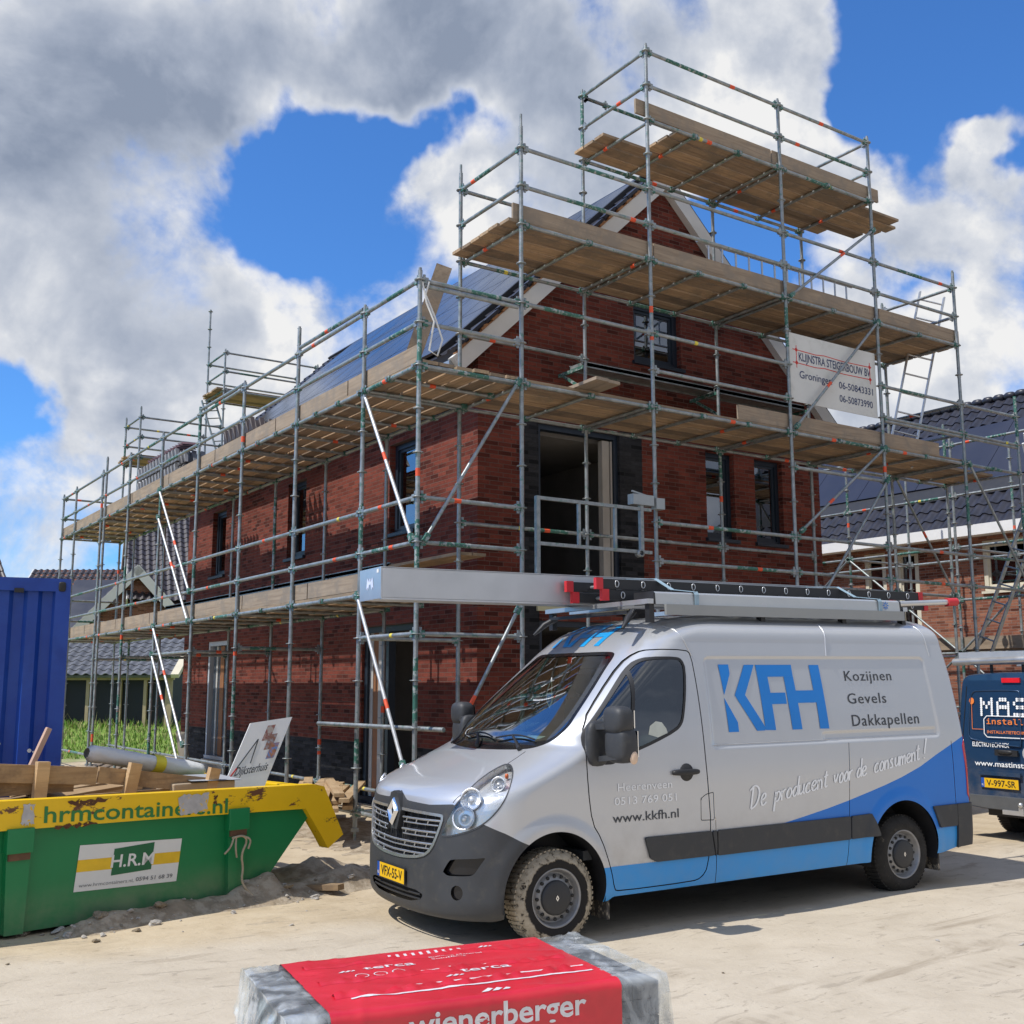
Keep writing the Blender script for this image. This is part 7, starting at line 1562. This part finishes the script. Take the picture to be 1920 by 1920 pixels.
mb = MB(); mb.box((0, 4.8, -.6), (7.2, 5, 2.0)); mb.box((0, .3, -.6), (.1, 4.8, 2.0)); mb.box((7.1, .3, -.6), (7.2, 4.8, 2.0)); mb.box((0, .25, -.6), (7.2, .3, 1.9)); mb.build('walls_and_bay_shade', M('walls_and_bay_shade', (.018, .022, .028), .7), ga)  # dark walls; front sheet stands in for the shade inside the open bays
mb = MB(); t_ = math.atan2(1.5, 2.5); GP = lambda y, s_, q: (y, -.35+s_*math.cos(t_)-q*math.sin(t_), 1.95+s_*math.sin(t_)+q*math.cos(t_)); tile_field(mb, GP, -.3, 7.3, 0, 3.2, .42, .42, .08); q = [GP(y, s_, o) for o in (-.12, -.01) for y, s_ in ((-.3, 0), (7.3, 0), (7.3, 3.2), (-.3, 3.2))]; mb.add(q, [(0,1,2,3),(4,5,6,7),(0,1,5,4),(1,2,6,5)]); mb.add([GP(-.3, 3.2, 0), GP(7.3, 3.2, 0), (7.3, 5.3, 1.9), (-.3, 5.3, 1.9)], [(0,1,2,3)]); mb.build('roof', M('grey_pantile', (.13, .135, .15), .5, 0, .2, 3, spec=.5), ga)
mb = MB(); q = [GP(y, s_, o) for y in (7.28, 7.62) for s_, o in ((-.05, -.1), (3.2, -.1), (3.2, .08), (-.05, .08))]; mb.add(q, [(0,1,2,3),(7,6,5,4),(0,4,5,1),(1,5,6,2),(2,6,7,3),(3,7,4,0)]); mb.build('verge_board', M('cream_board', (.66, .60, .46), .7, 0, .06, 3), ga)

# grass: tall tufts on the rise in front of the garage
gb = MB(); gr_ = np.random.default_rng(9)
for i in range(11000):
    Yb = gr_.uniform(19, 32); Xb = (Yb+10.5)*gr_.uniform(-.02, .34)-5.8+gr_.normal(0, .4)
    zb = float(ground_z(Xb, Yb)); hh = gr_.uniform(.05, .15)*(1+1.2*_s((Yb-24)/5)); a_ = gr_.uniform(0, 6.28); w_ = hh*.12+.008; lx, ly = gr_.normal(0, .35, 2)*hh
    c, s_ = math.cos(a_)*w_, math.sin(a_)*w_; gb.add([(Xb-c, Yb-s_, zb-.02), (Xb+c, Yb+s_, zb-.02), (Xb+c*.6+lx*.5, Yb+s_*.6+ly*.5, zb+hh*.6), (Xb+lx, Yb+ly, zb+hh), (Xb-c*.6+lx*.5, Yb-s_*.6+ly*.5, zb+hh*.6)], [(0,1,2,3,4)], int(gr_.integers(0, 3)))
for i in range(420):                                                 # ragged weeds and dry stalks
    Yb = gr_.uniform(22, 31); Xb = (Yb+10.5)*gr_.uniform(-.02, .34)-5.8; zb = float(ground_z(Xb, Yb)); hh = gr_.uniform(.25, .65); lx, ly = gr_.normal(0, .22, 2)*hh; w_ = .012
    for q_ in range(3):
        a_ = gr_.uniform(0, 6.28); c, s_ = math.cos(a_)*w_, math.sin(a_)*w_; h2 = hh*gr_.uniform(.6, 1); l2 = gr_.normal(0, .15, 2)*hh
        gb.add([(Xb-c, Yb-s_, zb-.02), (Xb+c, Yb+s_, zb-.02), (Xb+lx+l2[0], Yb+ly+l2[1], zb+h2)], [(0,1,2)], int(gr_.choice([0, 1, 2, 2])))
tag(gb.build('grass', [M('grass_green', (.14, .28, .04), .8, 0, .3, 2), M('grass_bright', (.26, .40, .07), .8, 0, .3, 2), M('grass_dry', (.36, .35, .14), .85, 0, .3, 2)]), 'rough green grass growing in front of the timber garage', 'grass', kind='stuff')
bl_ = MB()
for i in range(26):
    x0, y0 = -3.15+gr_.normal(0, .10), -8.55+gr_.normal(0, .08)
